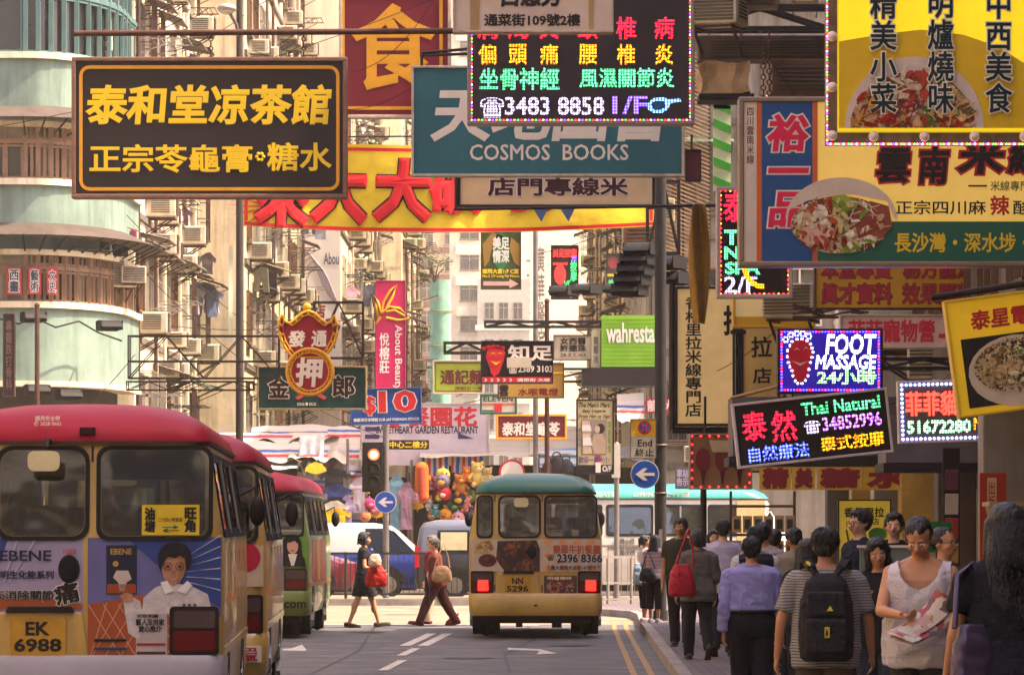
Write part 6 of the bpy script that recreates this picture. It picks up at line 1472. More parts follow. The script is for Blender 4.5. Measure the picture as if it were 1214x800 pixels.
for gx in (199, 213): a_ = q(gx, 671); mbq.torus((a_[0], b1.sh.at(a_[1], 2) - .03, a_[1]), .028, .0022, (0, 1, 0), 18, 4)
mbq.build('portrait_glasses', A('#2a1c18'), b1.o)
b1.p('portrait_eyes', [circ(*q(199, 671), .013, .008, 10), circ(*q(213, 671), .013, .008, 10)], ink, 6); b1.p('portrait_nose', [[q(204, 676), q(207, 676), q(208, 680), q(203, 680)]], A('#8f6248'), 6); b1.p('portrait_smile', [[q(200, 684), q(206, 685.5), q(212, 683.5), q(207, 688)]], A('#b08a80'), 6)
b1.p('portrait_collar', [[q(190, 690), q(198, 688), q(206, 700), q(196, 704)], [q(222, 688), q(228, 694), q(220, 704), q(210, 700)]], A('#d0cac6'), 5); b1.t('★★★', *q(215, 719), *q(234, 714), A('#3a3040'), .01, 5)
b1.p('caption_panel', [P4(161, 727, 198, 790)], A('#a89a98'), 3); b1.t('藝人及用家\n愛心推介', *q(161, 749), *q(195, 733), ink, .03, 5); b1.t('功效明顯', *q(162, 732), *q(188, 727.5), ink, .03, 5)
for k, c in enumerate(('#1a1420', '#8a2a34', '#1a3a5a', '#4a2a20')): b1.p('caption_bar', [P4(112 if k % 2 == 0 else 162, 757 + k * 5, 150 if k % 2 == 0 else 196, 760 + k * 5)], A(c), 4)
# yellow route board behind the right window
b1.p('route_board', [P4(168, 598, 236, 634)], A('#c0a416'), 5); b1.t('油\n塘', *q(171, 632), *q(184, 601), ink, .05, 7); b1.t('旺\n角', *q(218, 632), *q(233, 601), ink, .05, 7); b1.t('二十四小時直達', *q(187, 618), *q(216, 613), A('#5a1a1a'), .02, 7); b1.t('⇄', *q(192, 631), *q(212, 622), A('#1a4a3a'), .02, 7)
mb = MB(); mb.bx(.02 - .05 + .04, .09 + .03, .06, .16, 2.33, 2.38); mb.build('roof_lamp', M('dark_red_lamp', '#2c0a10', .3), b1.o)
mb = MB(); 
zt = lambda z: z
b1.t('請用安全帶\n✆ 2628 0663', -.31, 2.39, -.12, 2.46, whitem, .02, 0)
# second and third minibuses of the rank
b2 = Bus('second minibus of the rank with red roof, squeezed behind the nearest one', PX(314, 38.5) - 1.0, 38.5, rad(1.9), gold_paint, red_paint2, gut=2.25, top=2.56, win=(1.56, 2.2), bump=.75, plate='HT 3081', lit=False)
b2.p('red_disc', [circ(.83, 1.42, .13, .13, 24)], A('#b01c34'), 2); b2.p('paper_notice', [[(.62, .5), (.97, .5), (.97, .64), (.62, .64)]], whitem, 24); b2.t('小巴\n車氣', .66, .51, .94, .63, A('#a02030'), .03, 26)
b2.p('cream_panel', [[(.12, 1.16), (.985, 1.16), (.985, 1.52), (.12, 1.52)]], A('#b8a488'), 1)
b3 = Bus('third minibus of the rank with red roof and green portrait advert', PX(365, 66.5) - 1.0, 66.5, rad(-.3), M('lime_paint', '#6a7a3a', .35, var=.15, coat=.4), red_paint2, gut=2.22, top=2.55, win=(1.56, 2.18), bump=.72, plate='GM 4417', lit=False, bumper_m=M('bumper_lime', '#5f6d30', .4), side_m=M('advert_side', '#8a4a30', .4, var=.6, vs=2))
q = bq(635 - 0, 78)
b3.p('advert_panel', [[(.12, 1.08), (.985, 1.08), (.985, 1.54), (.12, 1.54)]], A('#5f8a2c'), 1)
b3.p('portrait_hair', [circ(.76, 1.41, .15, .17, 18), [(.62, 1.4), (.9, 1.4), (.93, 1.2), (.59, 1.2)]], hairp, 2); b3.p('portrait_suit', [[(.55, 1.09), (.58, 1.24), (.7, 1.28), (.84, 1.28), (.95, 1.22), (.97, 1.09)]], ink, 3); b3.p('portrait_blouse', [[(.7, 1.28), (.84, 1.28), (.79, 1.1), (.75, 1.1)]], whitem, 4); b3.p('portrait_face', [circ(.77, 1.4, .085, .12, 18)], A('#c0937a'), 4); b3.p('portrait_smile', [[(.74, 1.34), (.8, 1.34), (.78, 1.32), (.76, 1.32)]], redm, 5); b3.p('portrait_fringe', [[(.67, 1.46), (.7, 1.53), (.8, 1.54), (.87, 1.48), (.85, 1.43), (.8, 1.48), (.72, 1.45)]], hairp, 5)
b3.t('.com', .6, .46, .98, .56, ink, .02, 24)
for y0, y1, c in ((1.0, 2.2, '#8a2a24'), (2.3, 3.4, '#a8742c'), (3.5, 5.0, '#8a3a2c')):
    mb = MB(); b3.sh.side([(y0, .86), (y1, .86), (y1, 1.5), (y0, 1.5)], .006, 0, mb, 1); mb.build('side_advert', M('side_ad_' + c.strip('#'), c, .3, var=.7, vs=3), b3.o)
# light minibus crossing behind the railing
lb = Bus('white minibus with teal roof waiting side on behind the right corner railing', PX(575, 101), 101, -PI / 2, M('white_bus_paint', '#c4bcae', .35, var=.15, coat=.3), M('teal_roof_paint', '#3f9a88', .3, var=.1, coat=.4), gut=2.24, top=2.58, win=(1.42, 2.14), bump=.7, plate='JC 905', lit=False, zs=1.04)
lt = Vector((PX(575, 100), 100, 0))
def side_text(txt, px0, px1, z0, z1, m, b=.03):
    me, f = text_mesh(txt, abs(px1 - px0) / F * 100, z1 - z0, b, .01); me.materials.append(m)
    o = obj('lettering', me, lb.o, (.955 if z0 > 2.2 else 1.035, ((px0 + px1) / 2 - 575) / F * 100, (z0 + z1) / 2)); o.rotation_euler = (0, 0, PI / 2)
side_text('16 SEATS', 697, 729, 2.28, 2.40, whitem, .03); side_text('公共小型巴士十六座', 751, 818, 2.28, 2.40, whitem); side_text('香港小巴\nHONG KONG\n大業小巴', 722, 760, 1.0, 1.38, A('#4a4a48'), .01)
mb = MB(); lb.sh.side([(5.75, 1.3), (6.4, 1.3), (6.4, 2.2), (5.75, 2.2)], .02, 0, mb, 1); mb.build('cream_front', A('#b09a68'), lb.o)
# people carriers behind the island railing
def carrier(label, X, d, low, up, LV, cab, wins, rear_red=True, L=4.4, wheels=(.75, 3.45), name='people_carrier'):
    o = thing(name, label, 'car', (X, d, 0), -PI / 2)
    sh = Shell(LV); belt = cab
    mb = MB(); sh.mesh(mb, None, belt); mb.build('body', low, o, sharp=35)
    mb = MB(); sh.mesh(mb, belt, None); mb.build('cabin', up, o, sharp=45)
    for sg in (-1, 1):
        for k, pts in enumerate(wins):
            c = (sum(p[0] for p in pts) / len(pts), sum(p[1] for p in pts) / len(pts))
            big = [(c[0] + (a - c[0]) * 1.06, c[1] + (b - c[1]) * 1.08) for a, b in pts]
            mb = MB(); sh.side(big, .006, 0, mb, sg); w_ = mb.build('side_window', rubber, o); mb = MB(); sh.side(pts, .012, 0, mb, sg); mb.build('pane', car_glass, w_)
        for y in wheels:
            mb = MB(); sh.side(circ(y, .33, .4, .42, 20, 0, 180), .006, 0, mb, sg); mb.build('wheel_arch', black, o)
            wheel(o, sg * .76, y, .32, .2, sg)
        mb = MB(); mb.bx(sg * .82, sg * .88, -.01, .12, .75, 1.25); mb.build('tail_light', M('car_tail_red', '#a01420', .2, var=.2, emit=.15), o)
        for y in (1.25, 2.55, 3.3): mb = MB(); sh.side([(y, .35), (y + .012, .35), (y + .012, 1.05), (y, 1.05)], .004, 0, mb, sg); mb.build('door_seam', black, o)
        for y in (1.4, 2.7): mb = MB(); mb.bx(sg * (sh.at(.95, 1) + .0), sg * (sh.at(.95, 1) + .035), y, y + .2, .93, .97); mb.build('door_handle', low, o)
        mb = MB(); mb.ell((sg * 1.0, 3.15, 1.12), (.1, .06, .08), 10, 6); mb.build('wing_mirror', low, o)
    mb = MB(); mb.bx(-.7, .7, .2, L - .2, .18, .3); mb.build('underbody', black, o)
    return o, sh
LVm = [(.24, .8, .08, 4.3, .15, .3), (.4, .85, .0, 4.42, .15, .35), (.75, .86, .0, 4.42, .15, .4), (.98, .85, .02, 4.05, .15, .4), (1.08, .83, .04, 3.72, .15, .35), (1.62, .73, .16, 2.95, .15, .3), (1.74, .68, .26, 2.75, .2, .3), (1.79, .5, .6, 2.4, .2, .2)]
W3 = [[(.3, 1.12), (1.2, 1.12), (1.2, 1.58), (.42, 1.58)], [(1.3, 1.12), (2.45, 1.12), (2.45, 1.6), (1.3, 1.6)], [(2.55, 1.12), (3.45, 1.12), (3.0, 1.5), (2.9, 1.58), (2.55, 1.58)]]
bl, shb = carrier('blue people carrier with white upper body and a driver resting an arm out', PX(287, 105.6), 105.6, M('blue_car_paint', '#142c78', .2, var=.1, coat=.6), M('white_car_paint', '#a29d98', .25, var=.08, coat=.5), [(.24, .8, .08, 4.6, .15, .2), (.4, .85, .0, 4.72, .15, .2), (.75, .86, .0, 4.72, .15, .2), (.98, .85, .02, 4.6, .15, .2), (1.08, .83, .04, 4.35, .15, .15), (1.62, .73, .1, 3.75, .15, .15), (1.72, .68, .14, 3.6, .2, .2), (1.79, .5, .4, 3.2, .2, .2)], 1.06, [[(3.0, 1.1), (4.15, 1.1), (3.7, 1.56), (3.55, 1.64), (3.0, 1.64)]], wheels=(.8, 3.55))
mb = MB(); shb.side([(.1, .85), (2.2, .85), (2.2, 1.02), (.1, 1.02)], .007, 0, mb, 1); mb.build('violet_flash', M('violet_flash', '#5a4a9a', .3), bl)
dk, shd = carrier('dark grey boxy people carrier with pale curtained side window', PX(493, 103.4), 103.4, M('grey_car_paint', '#2a2c34', .25, var=.1, coat=.5), M('grey_car_upper', '#565a66', .25, var=.1, coat=.5), [(a, b, c * .6, d_, e, f) for a, b, c, d_, e, f in LVm[:-3]] + [(1.66, .74, .1, 3.0, .15, .3), (1.79, .69, .2, 2.8, .2, .3), (1.86, .5, .5, 2.5, .2, .2)], 1.06, [[(.55, 1.12), (1.25, 1.12), (1.25, 1.6), (.55, 1.6)], [(1.36, 1.12), (2.45, 1.12), (2.45, 1.62), (1.36, 1.62)], W3[2]], wheels=(.93, 3.5))
mb = MB(); shd.side([(.6, 1.15), (1.22, 1.15), (1.22, 1.57), (.6, 1.57)], .018, 0, mb, 1); mb.build('curtain', M('pale_curtain', '#b5a884', .7, var=.2, vs=8), dk)
rc, shr = carrier('dark red car mostly hidden by the third minibus of the rank', PX(205, 102.4), 102.4, M('dark_red_paint', '#5a1420', .25, coat=.5), M('dark_red_upper', '#4a1a24', .25, coat=.5), [(.24, .8, .08, 4.2, .15, .3), (.4, .85, 0, 4.3, .15, .35), (.85, .85, .02, 4.3, .15, .4), (.95, .82, .1, 4.0, .15, .4), (1.3, .7, .6, 2.6, .2, .3), (1.38, .55, .8, 2.3, .2, .2)], .95, [], name='parked_car')
# ------------------------------------------------------------------ market stalls and their goods
def stripes(name, axis, period, cols, rough=.85, trans=0.):
    m, nt, b, N, L = nodes_of(name)
    tc = N('TexCoord'); sx = N('SeparateXYZ'); L(tc.outputs['Object'], sx.inputs[0])
    n = N('TexNoise', Scale=3., Detail=3.); L(tc.outputs['Object'], n.inputs['Vector'])
    ma = N('Math', operation='MULTIPLY_ADD'); ma.inputs[1].default_value = .06; L(n.outputs[0], ma.inputs[0]); L(sx.outputs[axis], ma.inputs[2])
    dv = N('Math', operation='DIVIDE'); dv.inputs[1].default_value = period; L(ma.outputs[0], dv.inputs[0])
    fr = N('Math', operation='FRACT'); L(dv.outputs[0], fr.inputs[0])
    r = N('ValToRGB'); r.color_ramp.interpolation = 'CONSTANT'; L(fr.outputs[0], r.inputs[0])
    e = r.color_ramp.elements; e[0].color = (*lin(cols[0][1]), 1); e[1].position = cols[-1][0]; e[1].color = (*lin(cols[-1][1]), 1)
    for p, c in cols[1:-1]: k = e.new(p); k.color = (*lin(c), 1)
    L(r.outputs[0], b.inputs['Base Color']); b.inputs['Roughness'].default_value = rough
    return m
TARP = [(0, '#ada598'), (.42, '#a82a3a'), (.56, '#ada598'), (.68, '#2c4a8c'), (.8, '#ada598'), (.9, '#b8a8a8')]
tarp_z = stripes('tarp_stripes_level', 'Z', .55, TARP); tarp_x = stripes('tarp_stripes_upright', 'X', .3, [(0, '#b02434'), (.28, '#ada598'), (.5, '#28509a'), (.78, '#ada598')])
tarp_pale = stripes('tarp_pale', 'Y', .9, [(0, '#aaa292'), (.7, '#a8606a'), (.74, '#aaa292'), (.86, '#6a80a8'), (.9, '#aaa292')])
tarp_blue = stripes('tarp_blue', 'Z', .2, [(0, '#b5bcc4'), (.5, '#5a84b0'), (.8, '#b5bcc4')])
def sheet3(name, mat, px0, px1, yf, yb, d0, d1, amp=.06, nx=36, nz=12, parent=None, sag=.12, seed=0, ):
    """slack sheet from the front edge (row yf at distance d0) to the back edge (row yb at d1)"""
    mb = MB(); vs = []
    for j in range(nz + 1):
        t = j / nz; d = d0 + (d1 - d0) * t
        zf = PZ(yf, d0); zb = PZ(yb, d1)
        for i in range(nx + 1):
            u = i / nx; x = PX(px0, d0) + (PX(px1, d0) - PX(px0, d0)) * u
            z = zf + (zb - zf) * t - sag * math.sin(PI * t) + amp * mnoise.noise((x * 1.3 + seed, d * .9, seed)) + amp * .5 * math.sin(u * 17 + seed) * (1 - t)
            vs.append((x, d, z))
    mb.add(vs, [(j * (nx + 1) + i, j * (nx + 1) + i + 1, (j + 1) * (nx + 1) + i + 1, (j + 1) * (nx + 1) + i) for j in range(nz) for i in range(nx)], 0, True)
    if parent is not None:
        o = parent.location; mb.v = [(a - o.x, b - o.y, c - o.z) for a, b, c in mb.v]
    return mb.build(name, mat, parent)
def stall(label, px0, px1, d, ytop, dark='#1c1614'):
    t = thing('market_stall', label, 'market stall', (PX((px0 + px1) / 2, d), d, .0))
    x0, x1 = PX(px0, d) - t.location.x, PX(px1, d) - t.location.x; h = PZ(ytop, d)
    for x in (x0, x1):
        for y in (0, 2.2): mb = MB(); mb.cyl((x, y, 0), (x, y, h), .035, 8); mb.build('post', galv, t)
    mb = MB(); mb.bx(x0, x1, .5, 2.0, 0, .8); mb.build('counter', M('stall_wood', '#5a4634', .8, var=.4), t)
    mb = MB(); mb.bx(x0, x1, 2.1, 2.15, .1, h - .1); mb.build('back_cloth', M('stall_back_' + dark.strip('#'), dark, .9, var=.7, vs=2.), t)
    return t
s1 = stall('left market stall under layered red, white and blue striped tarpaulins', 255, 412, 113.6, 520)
sheet3('tarpaulin', tarp_z, 250, 398, 545, 512, 113.2, 116.5, .1, parent=s1, seed=1)
sheet3('tarpaulin', tarp_z, 250, 352, 556, 524, 112.6, 115.0, .09, parent=s1, seed=4)
sheet3('tarpaulin', tarp_pale, 340, 410, 548, 515, 113.0, 116, .16, parent=s1, seed=7)
sheet3('tarpaulin', tarp_z, 384, 424, 562, 508, 113.8, 116, .15, parent=s1, seed=9)
sheet3('hanging_flap', tarp_z, 404, 428, 600, 545, 114.2, 114.5, .06, parent=s1, seed=2)
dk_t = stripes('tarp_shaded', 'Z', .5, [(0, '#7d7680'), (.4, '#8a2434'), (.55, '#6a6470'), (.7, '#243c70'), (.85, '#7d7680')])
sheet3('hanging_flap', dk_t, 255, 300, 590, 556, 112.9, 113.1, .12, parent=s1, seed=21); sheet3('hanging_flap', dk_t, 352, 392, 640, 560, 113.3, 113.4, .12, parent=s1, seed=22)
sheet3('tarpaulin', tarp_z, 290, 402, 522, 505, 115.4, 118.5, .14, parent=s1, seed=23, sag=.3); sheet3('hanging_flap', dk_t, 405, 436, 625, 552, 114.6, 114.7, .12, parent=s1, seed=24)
sheet3('clear_sheet', M('clear_plastic_sheet', '#b5b8b4', .25, var=.4, vs=3, bump=.6, bs=5), 352, 382, 552, 516, 112.9, 114.2, .3, parent=s1, seed=25, sag=.3)
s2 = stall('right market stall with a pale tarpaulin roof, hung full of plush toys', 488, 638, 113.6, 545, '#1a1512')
sheet3('tarpaulin', tarp_pale, 497, 642, 541, 519, 113.0, 116.5, .05, parent=s2, seed=3, sag=.05)
sheet3('striped_flap', tarp_x, 500, 532, 580, 541, 113.1, 113.3, .03, parent=s2, seed=5, nz=6)
sheet3('striped_flap', tarp_x, 535, 575, 560, 541, 113.25, 113.35, .03, parent=s2, seed=6, nz=6)
mb = MB(); mb.bx(PX(543, 113.5) - s2.location.x, PX(553, 113.5) - s2.location.x, .1, .2, PZ(552, 113.5), PZ(548, 113.5)); mb.build('strip_lamp', M('lamp_tube', '#ffe0d0', .4, var=0, emit=2.5), s2)
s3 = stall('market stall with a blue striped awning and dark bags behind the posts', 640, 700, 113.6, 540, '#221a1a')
sheet3('tarpaulin', tarp_pale, 628, 704, 538, 505, 113.0, 116.5, .06, parent=s3, seed=11)
sheet3('hanging_flap', tarp_blue, 640, 704, 552, 532, 112.9, 113.1, .05, parent=s3, seed=12)
s4 = stall('dim market stall between the lingerie box and the kerb pole', 704, 790, 113.6, 548, '#3a2c28')
sheet3('tarpaulin', M('grey_tarp', '#8f8a90', .8, var=.3), 700, 792, 545, 528, 112.8, 116, .1, parent=s4, seed=13)
sheet3('striped_flap', tarp_z, 732, 764, 500, 466, 112.0, 112.6, .05, parent=s4, seed=14)
s5 = stall('narrow clothes stall between the toy stall and the left stall', 424, 484, 115.2, 560, '#2a2222')
sheet3('tarpaulin', M('white_tarp', '#a39b94', .8, var=.25), 420, 500, 548, 535, 114.6, 117, .1, parent=s5, seed=15)
for px, w, h, c, lab, py in ((396, .34, .42, '#14141a', 'black printed T-shirt hanging highest at the left stall', 556), (399, .34, .4, '#1c2a5a', 'navy printed T-shirt hanging under the black one', 574), (398, .34, .4, '#17151a', 'black T-shirt with pale face print, third one down', 590), (397, .32, .34, '#b8b0a8', 'pale grey T-shirt hanging low at the left stall', 594), (399, .34, .34, '#c9a416', 'yellow T-shirt hanging lowest at the left stall', 603), (411, .2, .7, '#8a7a9a', 'lilac dress hanging beside the yellow T-shirt', 588), (470, .22, .95, '#5a7c8c', 'long pale blue striped dress on the clothes stall', 562), (482, .2, .8, '#7a5a6c', 'long mauve dress beside the pale blue one', 572), (426, .22, .6, '#9a8c94', 'white dress hanging left of the traffic light', 566)):
    cloth_thing('shirt', (PX(px, 112.4), 112.4 + (.0 if py < 570 else -.12 - (py - 570) * .004), PZ(py, 112.4)), 0, c, lab, w * 1.6, h * 1.5)
prints = [(399, 566), (399, 582), (398, 597)]
def toy(kind, label, px, py, s, c1, c2, d=112.5):
    t = thing('plush_toy', label, 'plush toy', (PX(px, d), d, PZ(py, d)), R.uniform(-.6, .6), 'plush toys hung at the toy stall')
    m1, m2 = M('plush_' + c1.strip('#'), c1, .95, var=.3, vs=8, bump=.5, bs=40), M('plush_' + c2.strip('#'), c2, .95, var=.3, vs=8, bump=.5, bs=40)
    mb = MB()
    if kind == 'ball':
        mb.ell((0, 0, 0), (s, s * .9, s * .95), 18, 12); mb.build('body', m1, t)
        mb = MB(); mb.ell((0, -s * .72, -s * .2), (s * .5, s * .3, s * .35), 12, 8); mb.build('muzzle', m2, t)
        for q in (-1, 1): mb = MB(); mb.ell((q * s * .3, -s * .8, s * .25), s * .12, 8, 6); mb.build('eye', ink, t)
        mb = MB(); mb.ell((0, 0, s * .98), (s * .12, s * .12, s * .3), 8, 6); mb.build('tuft', m2, t)
    elif kind == 'bear':
        mb.ell((0, 0, -s * .5), (s * .62, s * .5, s * .72), 16, 10); mb.build('body', m1, t)
        mb = MB(); mb.ell((0, -.05 * s, s * .45), (s * .58, s * .52, s * .52), 16, 10)
        mb.build('head', m1, t)
        mb = MB(); mb.ell((0, -s * .5, s * .33), (s * .26, s * .2, s * .2), 12, 8); mb.build('muzzle', m2, t)
        for q in (-1, 1):
            mb = MB(); mb.ell((q * s * .45, 0, s * .9), (s * .2, s * .1, s * .2), 10, 8); mb.build('ear', m1, t)
            mb = MB(); mb.caps((q * s * .5, -s * .1, -s * .15), (q * s * .85, -s * .3, -s * .5), s * .2, s * .17, 10); mb.build('arm', m1, t)
            mb = MB(); mb.caps((q * s * .3, -s * .1, -s * 1.0), (q * s * .5, -s * .55, -s * 1.15), s * .24, s * .22, 10); mb.build('leg', m1, t)
            mb = MB(); mb.ell((q * s * .2, -s * .52, s * .55), s * .07, 8, 6); mb.build('eye', ink, t)
    elif kind == 'roll':
        mb.caps((0, 0, -s), (0, 0, s), s * .55, s * .5, 14); mb.build('body', m1, t)
        mb = MB(); mb.caps((s * .2, -s * .42, -s * 1.05), (s * .1, -s * .42, s * .95), s * .3, s * .28, 12); mb.build('filling', m2, t)
    else:
        for k in range(5): a = rad(30 + 30 * k); mb.plate([(0, 0), (s * math.cos(a - .26), s * math.sin(a - .26)), (s * 1.05 * math.cos(a), s * 1.05 * math.sin(a)), (s * math.cos(a + .26), s * math.sin(a + .26))], -.02 - .004 * k, .0)
        mb.build('leaves', m1, t); mb = MB(); mb.cyl((0, 0, -s * .3), (0, 0, s * .1), .02, 6); mb.build('handle', m2, t)
    return t
toys = [('roll', 'fat orange and rust plush roll hanging upright at the corner of the toy stall', 500, 572, .36, '#c0641c', '#a8402a'),
 ('ball', 'grey round plush with an orange muzzle near the striped flap', 525, 570, .2, '#6a6070', '#c98a2c'), ('ball', 'bright red round plush with pale muzzle in the middle of the toys', 528, 585, .18, '#b81c30', '#c9b8a8'),
 ('ball', 'black round plush right of the red one', 543, 591, .2, '#1a1a20', '#c0902c'), ('bear', 'brown plush bear lying under the roof of the toy stall', 545, 573, .24, '#9a5a24', '#c9a03a'), ('bear', 'cream yellow plush bear high on the right of the toy stall', 566, 560, .27, '#c9ae5a', '#d8c890'),
 ('bear', 'small pale plush bear at the right edge beside the cream yellow one', 578, 563, .2, '#b8a06a', '#a87a4a'), ('ball', 'small yellow ball plush hanging over the green minibus', 572, 572, .11, '#c9a42c', '#b86a2c'), ('ball', 'golden lion faced ball plush low in the stall', 528, 610, .17, '#b87a24', '#7a4a1c'),
 ('ball', 'dusty pink ball plush low beside the lion faced one', 543, 614, .18, '#a87a7a', '#c0a0a0'), ('ball', 'small lime ball plush left of the red one', 520, 590, .09, '#a8b42c', '#c9c06a'), ('ball', 'dark green ball plush behind the black one', 537, 599, .16, '#22442c', '#6a8a3a'),
 ('bear', 'salmon pink plush bear at the right of the black ball', 553, 596, .17, '#b8706a', '#c9a08a'), ('ball', 'pale pink ball plush at the foot of the orange roll', 493, 590, .15, '#c0908a', '#a86a6a'), ('ball', 'orange ball plush at the foot of the orange roll', 502, 588, .14, '#c9641c', '#a84a1c'),
 ('bear', 'pale grey plush bear under the orange roll', 508, 597, .14, '#a09488', '#c0b4a4'), ('fan', 'yellow paper fan low under the orange roll', 495, 604, .2, '#c9a42c', '#8a6a2c'), ('ball', 'tiny lemon ball plush at the left edge of the toy stall', 486, 590, .09, '#c9c43a', '#8a8a2c'),
 ('bear', 'teal plush bear near the bottom of the toy stall', 516, 604, .15, '#3a6a6a', '#8aa09a'), ('ball', 'plum ball plush behind the salmon bear', 560, 608, .16, '#5a2a44', '#8a5a6a'), ('fan', 'yellow paper fan hanging at the left stall above the green portrait minibus', 374, 562, .3, '#c9a024', '#8a6a2c'),
 ('fan', 'bright yellow paper fan left of the traffic light', 427, 588, .3, '#d8b41c', '#a87a1c'), ('fan', 'striped yellow fan below the bright one', 431, 602, .22, '#b8a42c', '#6a5a1c'), ('ball', 'shiny magenta balloon toy beside the fans', 438, 597, .16, '#a82a5a', '#c96a8a'),
 ('ball', 'tan balloon toy under the magenta one', 433, 612, .15, '#b87a4a', '#a8504a'), ('fan', 'ochre paper fan lowest left of the traffic light pole', 446, 614, .24, '#b88a24', '#6a4a1c'), ('ball', 'pink balloon toy beside the arrow sign', 445, 604, .14, '#b8607a', '#c98a9a'), ('bear', 'red and gold plush bear glowing under the stall lamp', 553, 561, .17, '#c9641c', '#d8a42c')]
names = [('#a8641c', 'ginger'), ('#7a2a3a', 'wine red'), ('#b8a03a', 'mustard'), ('#3a5a7a', 'slate blue'), ('#8a5a3a', 'chestnut'), ('#5a6a2c', 'moss green'), ('#b8506a', 'rose pink'), ('#2c2a34', 'charcoal')]
for r_, (py, wd) in enumerate(((568, 'upper'), (588, 'middle'), (606, 'lower'))):
    for k, (c, nme) in enumerate(names):
        if (r_ + k) % 4 == 3: continue
        toys.append((('ball', 'bear', 'ball')[(k + r_) % 3], f'small {nme} plush toy behind others, {wd} row of the toy stall', 506 + k * 9.5 + r_ * 3, py + 5 * math.sin(k * 2.3 + r_), .13 + .03 * (k % 3), c, '#b89a7a'))
for k, a in enumerate(toys): toy(*a, d=(112.55 if k < 28 else 112.95) - .03 * (k % 5))
for px, py, rx, lab in ((660, 553, .17, 'black rounded handbag hanging left of the lingerie box'), (671, 556, .16, 'black backpack hanging beside the lingerie box'), (650, 556, .13, 'dark maroon bag hanging behind the rusty post')):
    t = thing('handbag', lab, 'bag', (PX(px, 112.6), 112.6, PZ(py, 112.6))); mb = MB(); mb.ell((0, 0, 0), (rx * 1.3, .12, rx * 1.7), 14, 10); mb.build('body', M('bag_black' if 'black' in lab else 'bag_maroon', '#17151c' if 'black' in lab else '#3c1420', .5), t); mb = MB(); mb.torus((0, 0, rx * 1.6), rx * .6, .02, (0, 1, 0), 14, 5); mb.build('handle', black, t)
# laundry on the left tenements
for px, py, d, k, c, lab, w, h in ((131, 262, 101, 'trousers', '#23222c', 'black trousers hung from the corner pole of the green block', .42, .95), (143, 268, 101.4, 'shirt', '#3a3a4a', 'dark grey shirt beside the black trousers', .4, .7), (156, 272, 101.8, 'trousers', '#8a2a4a', 'crimson child trousers at the end of the drying pole', .22, .5), (242, 335, 122, 'trousers', '#5a6478', 'blue jeans hung out from the cream tenement', .62, .95), (227, 338, 121, 'shirt', '#b0a8a8', 'pale shirt hung left of the blue jeans', .5, .8), (212, 326, 120, 'shirt', '#7a5a4a', 'brown shirt hung furthest left on that pole', .4, .8), (251, 342, 122.4, 'shirt', '#9a98b0', 'lilac shirt behind the blue jeans', .5, .7), (320, 312, 128, 'shirt', '#1c1a20', 'black shirt hung below the yellow banner', .5, .9), (368, 252, 140, 'trousers', '#4a5468', 'slate trousers drying under the yellow banner', .4, .7), (380, 258, 140, 'shirt', '#8a8a94', 'grey shirt drying beside the slate trousers', .4, .7), (246, 300, 123, 'shirt', '#3a2e30', 'dark brown shirt on the pole above the jeans', .35, .6), (390, 378, 150, 'shirt', '#23212a', 'black shirt hanging right of the pawn sign top', .5, 1.0), (416, 340, 160, 'shirt', '#b88a9a', 'pink shirt hung near the magenta sign', .5, .7), (440, 338, 162, 'trousers', '#4a4a5a', 'grey trousers hung beside the magenta sign', .5, .8), (310, 318, 127.5, 'trousers', '#6a6a5a', 'olive trousers left of the black shirt', .4, .7), (216, 246, 118, 'shirt', '#5a3a4a', 'plum shirt high on the cream tenement', .4, .6)):
    cloth_thing(k, (PX(px, d), d, PZ(py, d)), rad(R.uniform(-20, 25)), c, lab, w, h)
for a, b, d, lab in (((118, 258), (165, 274), 101, 'bamboo drying pole at the corner of the green block'), ((205, 322), (262, 340), 121.5, 'bamboo drying pole carrying the blue jeans'), ((300, 308), (345, 322), 127.7, 'bamboo drying pole under the yellow banner'), ((360, 248), (392, 260), 140, 'drying pole near the salon advert'), ((372, 336), (446, 334), 161, 'long drying line left of the magenta sign'), ((205, 240), (240, 250), 118, 'high drying pole on the cream tenement')): steel('drying_pole', lab, [a, b], d, .9, M('bamboo', '#8c7a4f'), 'pole')
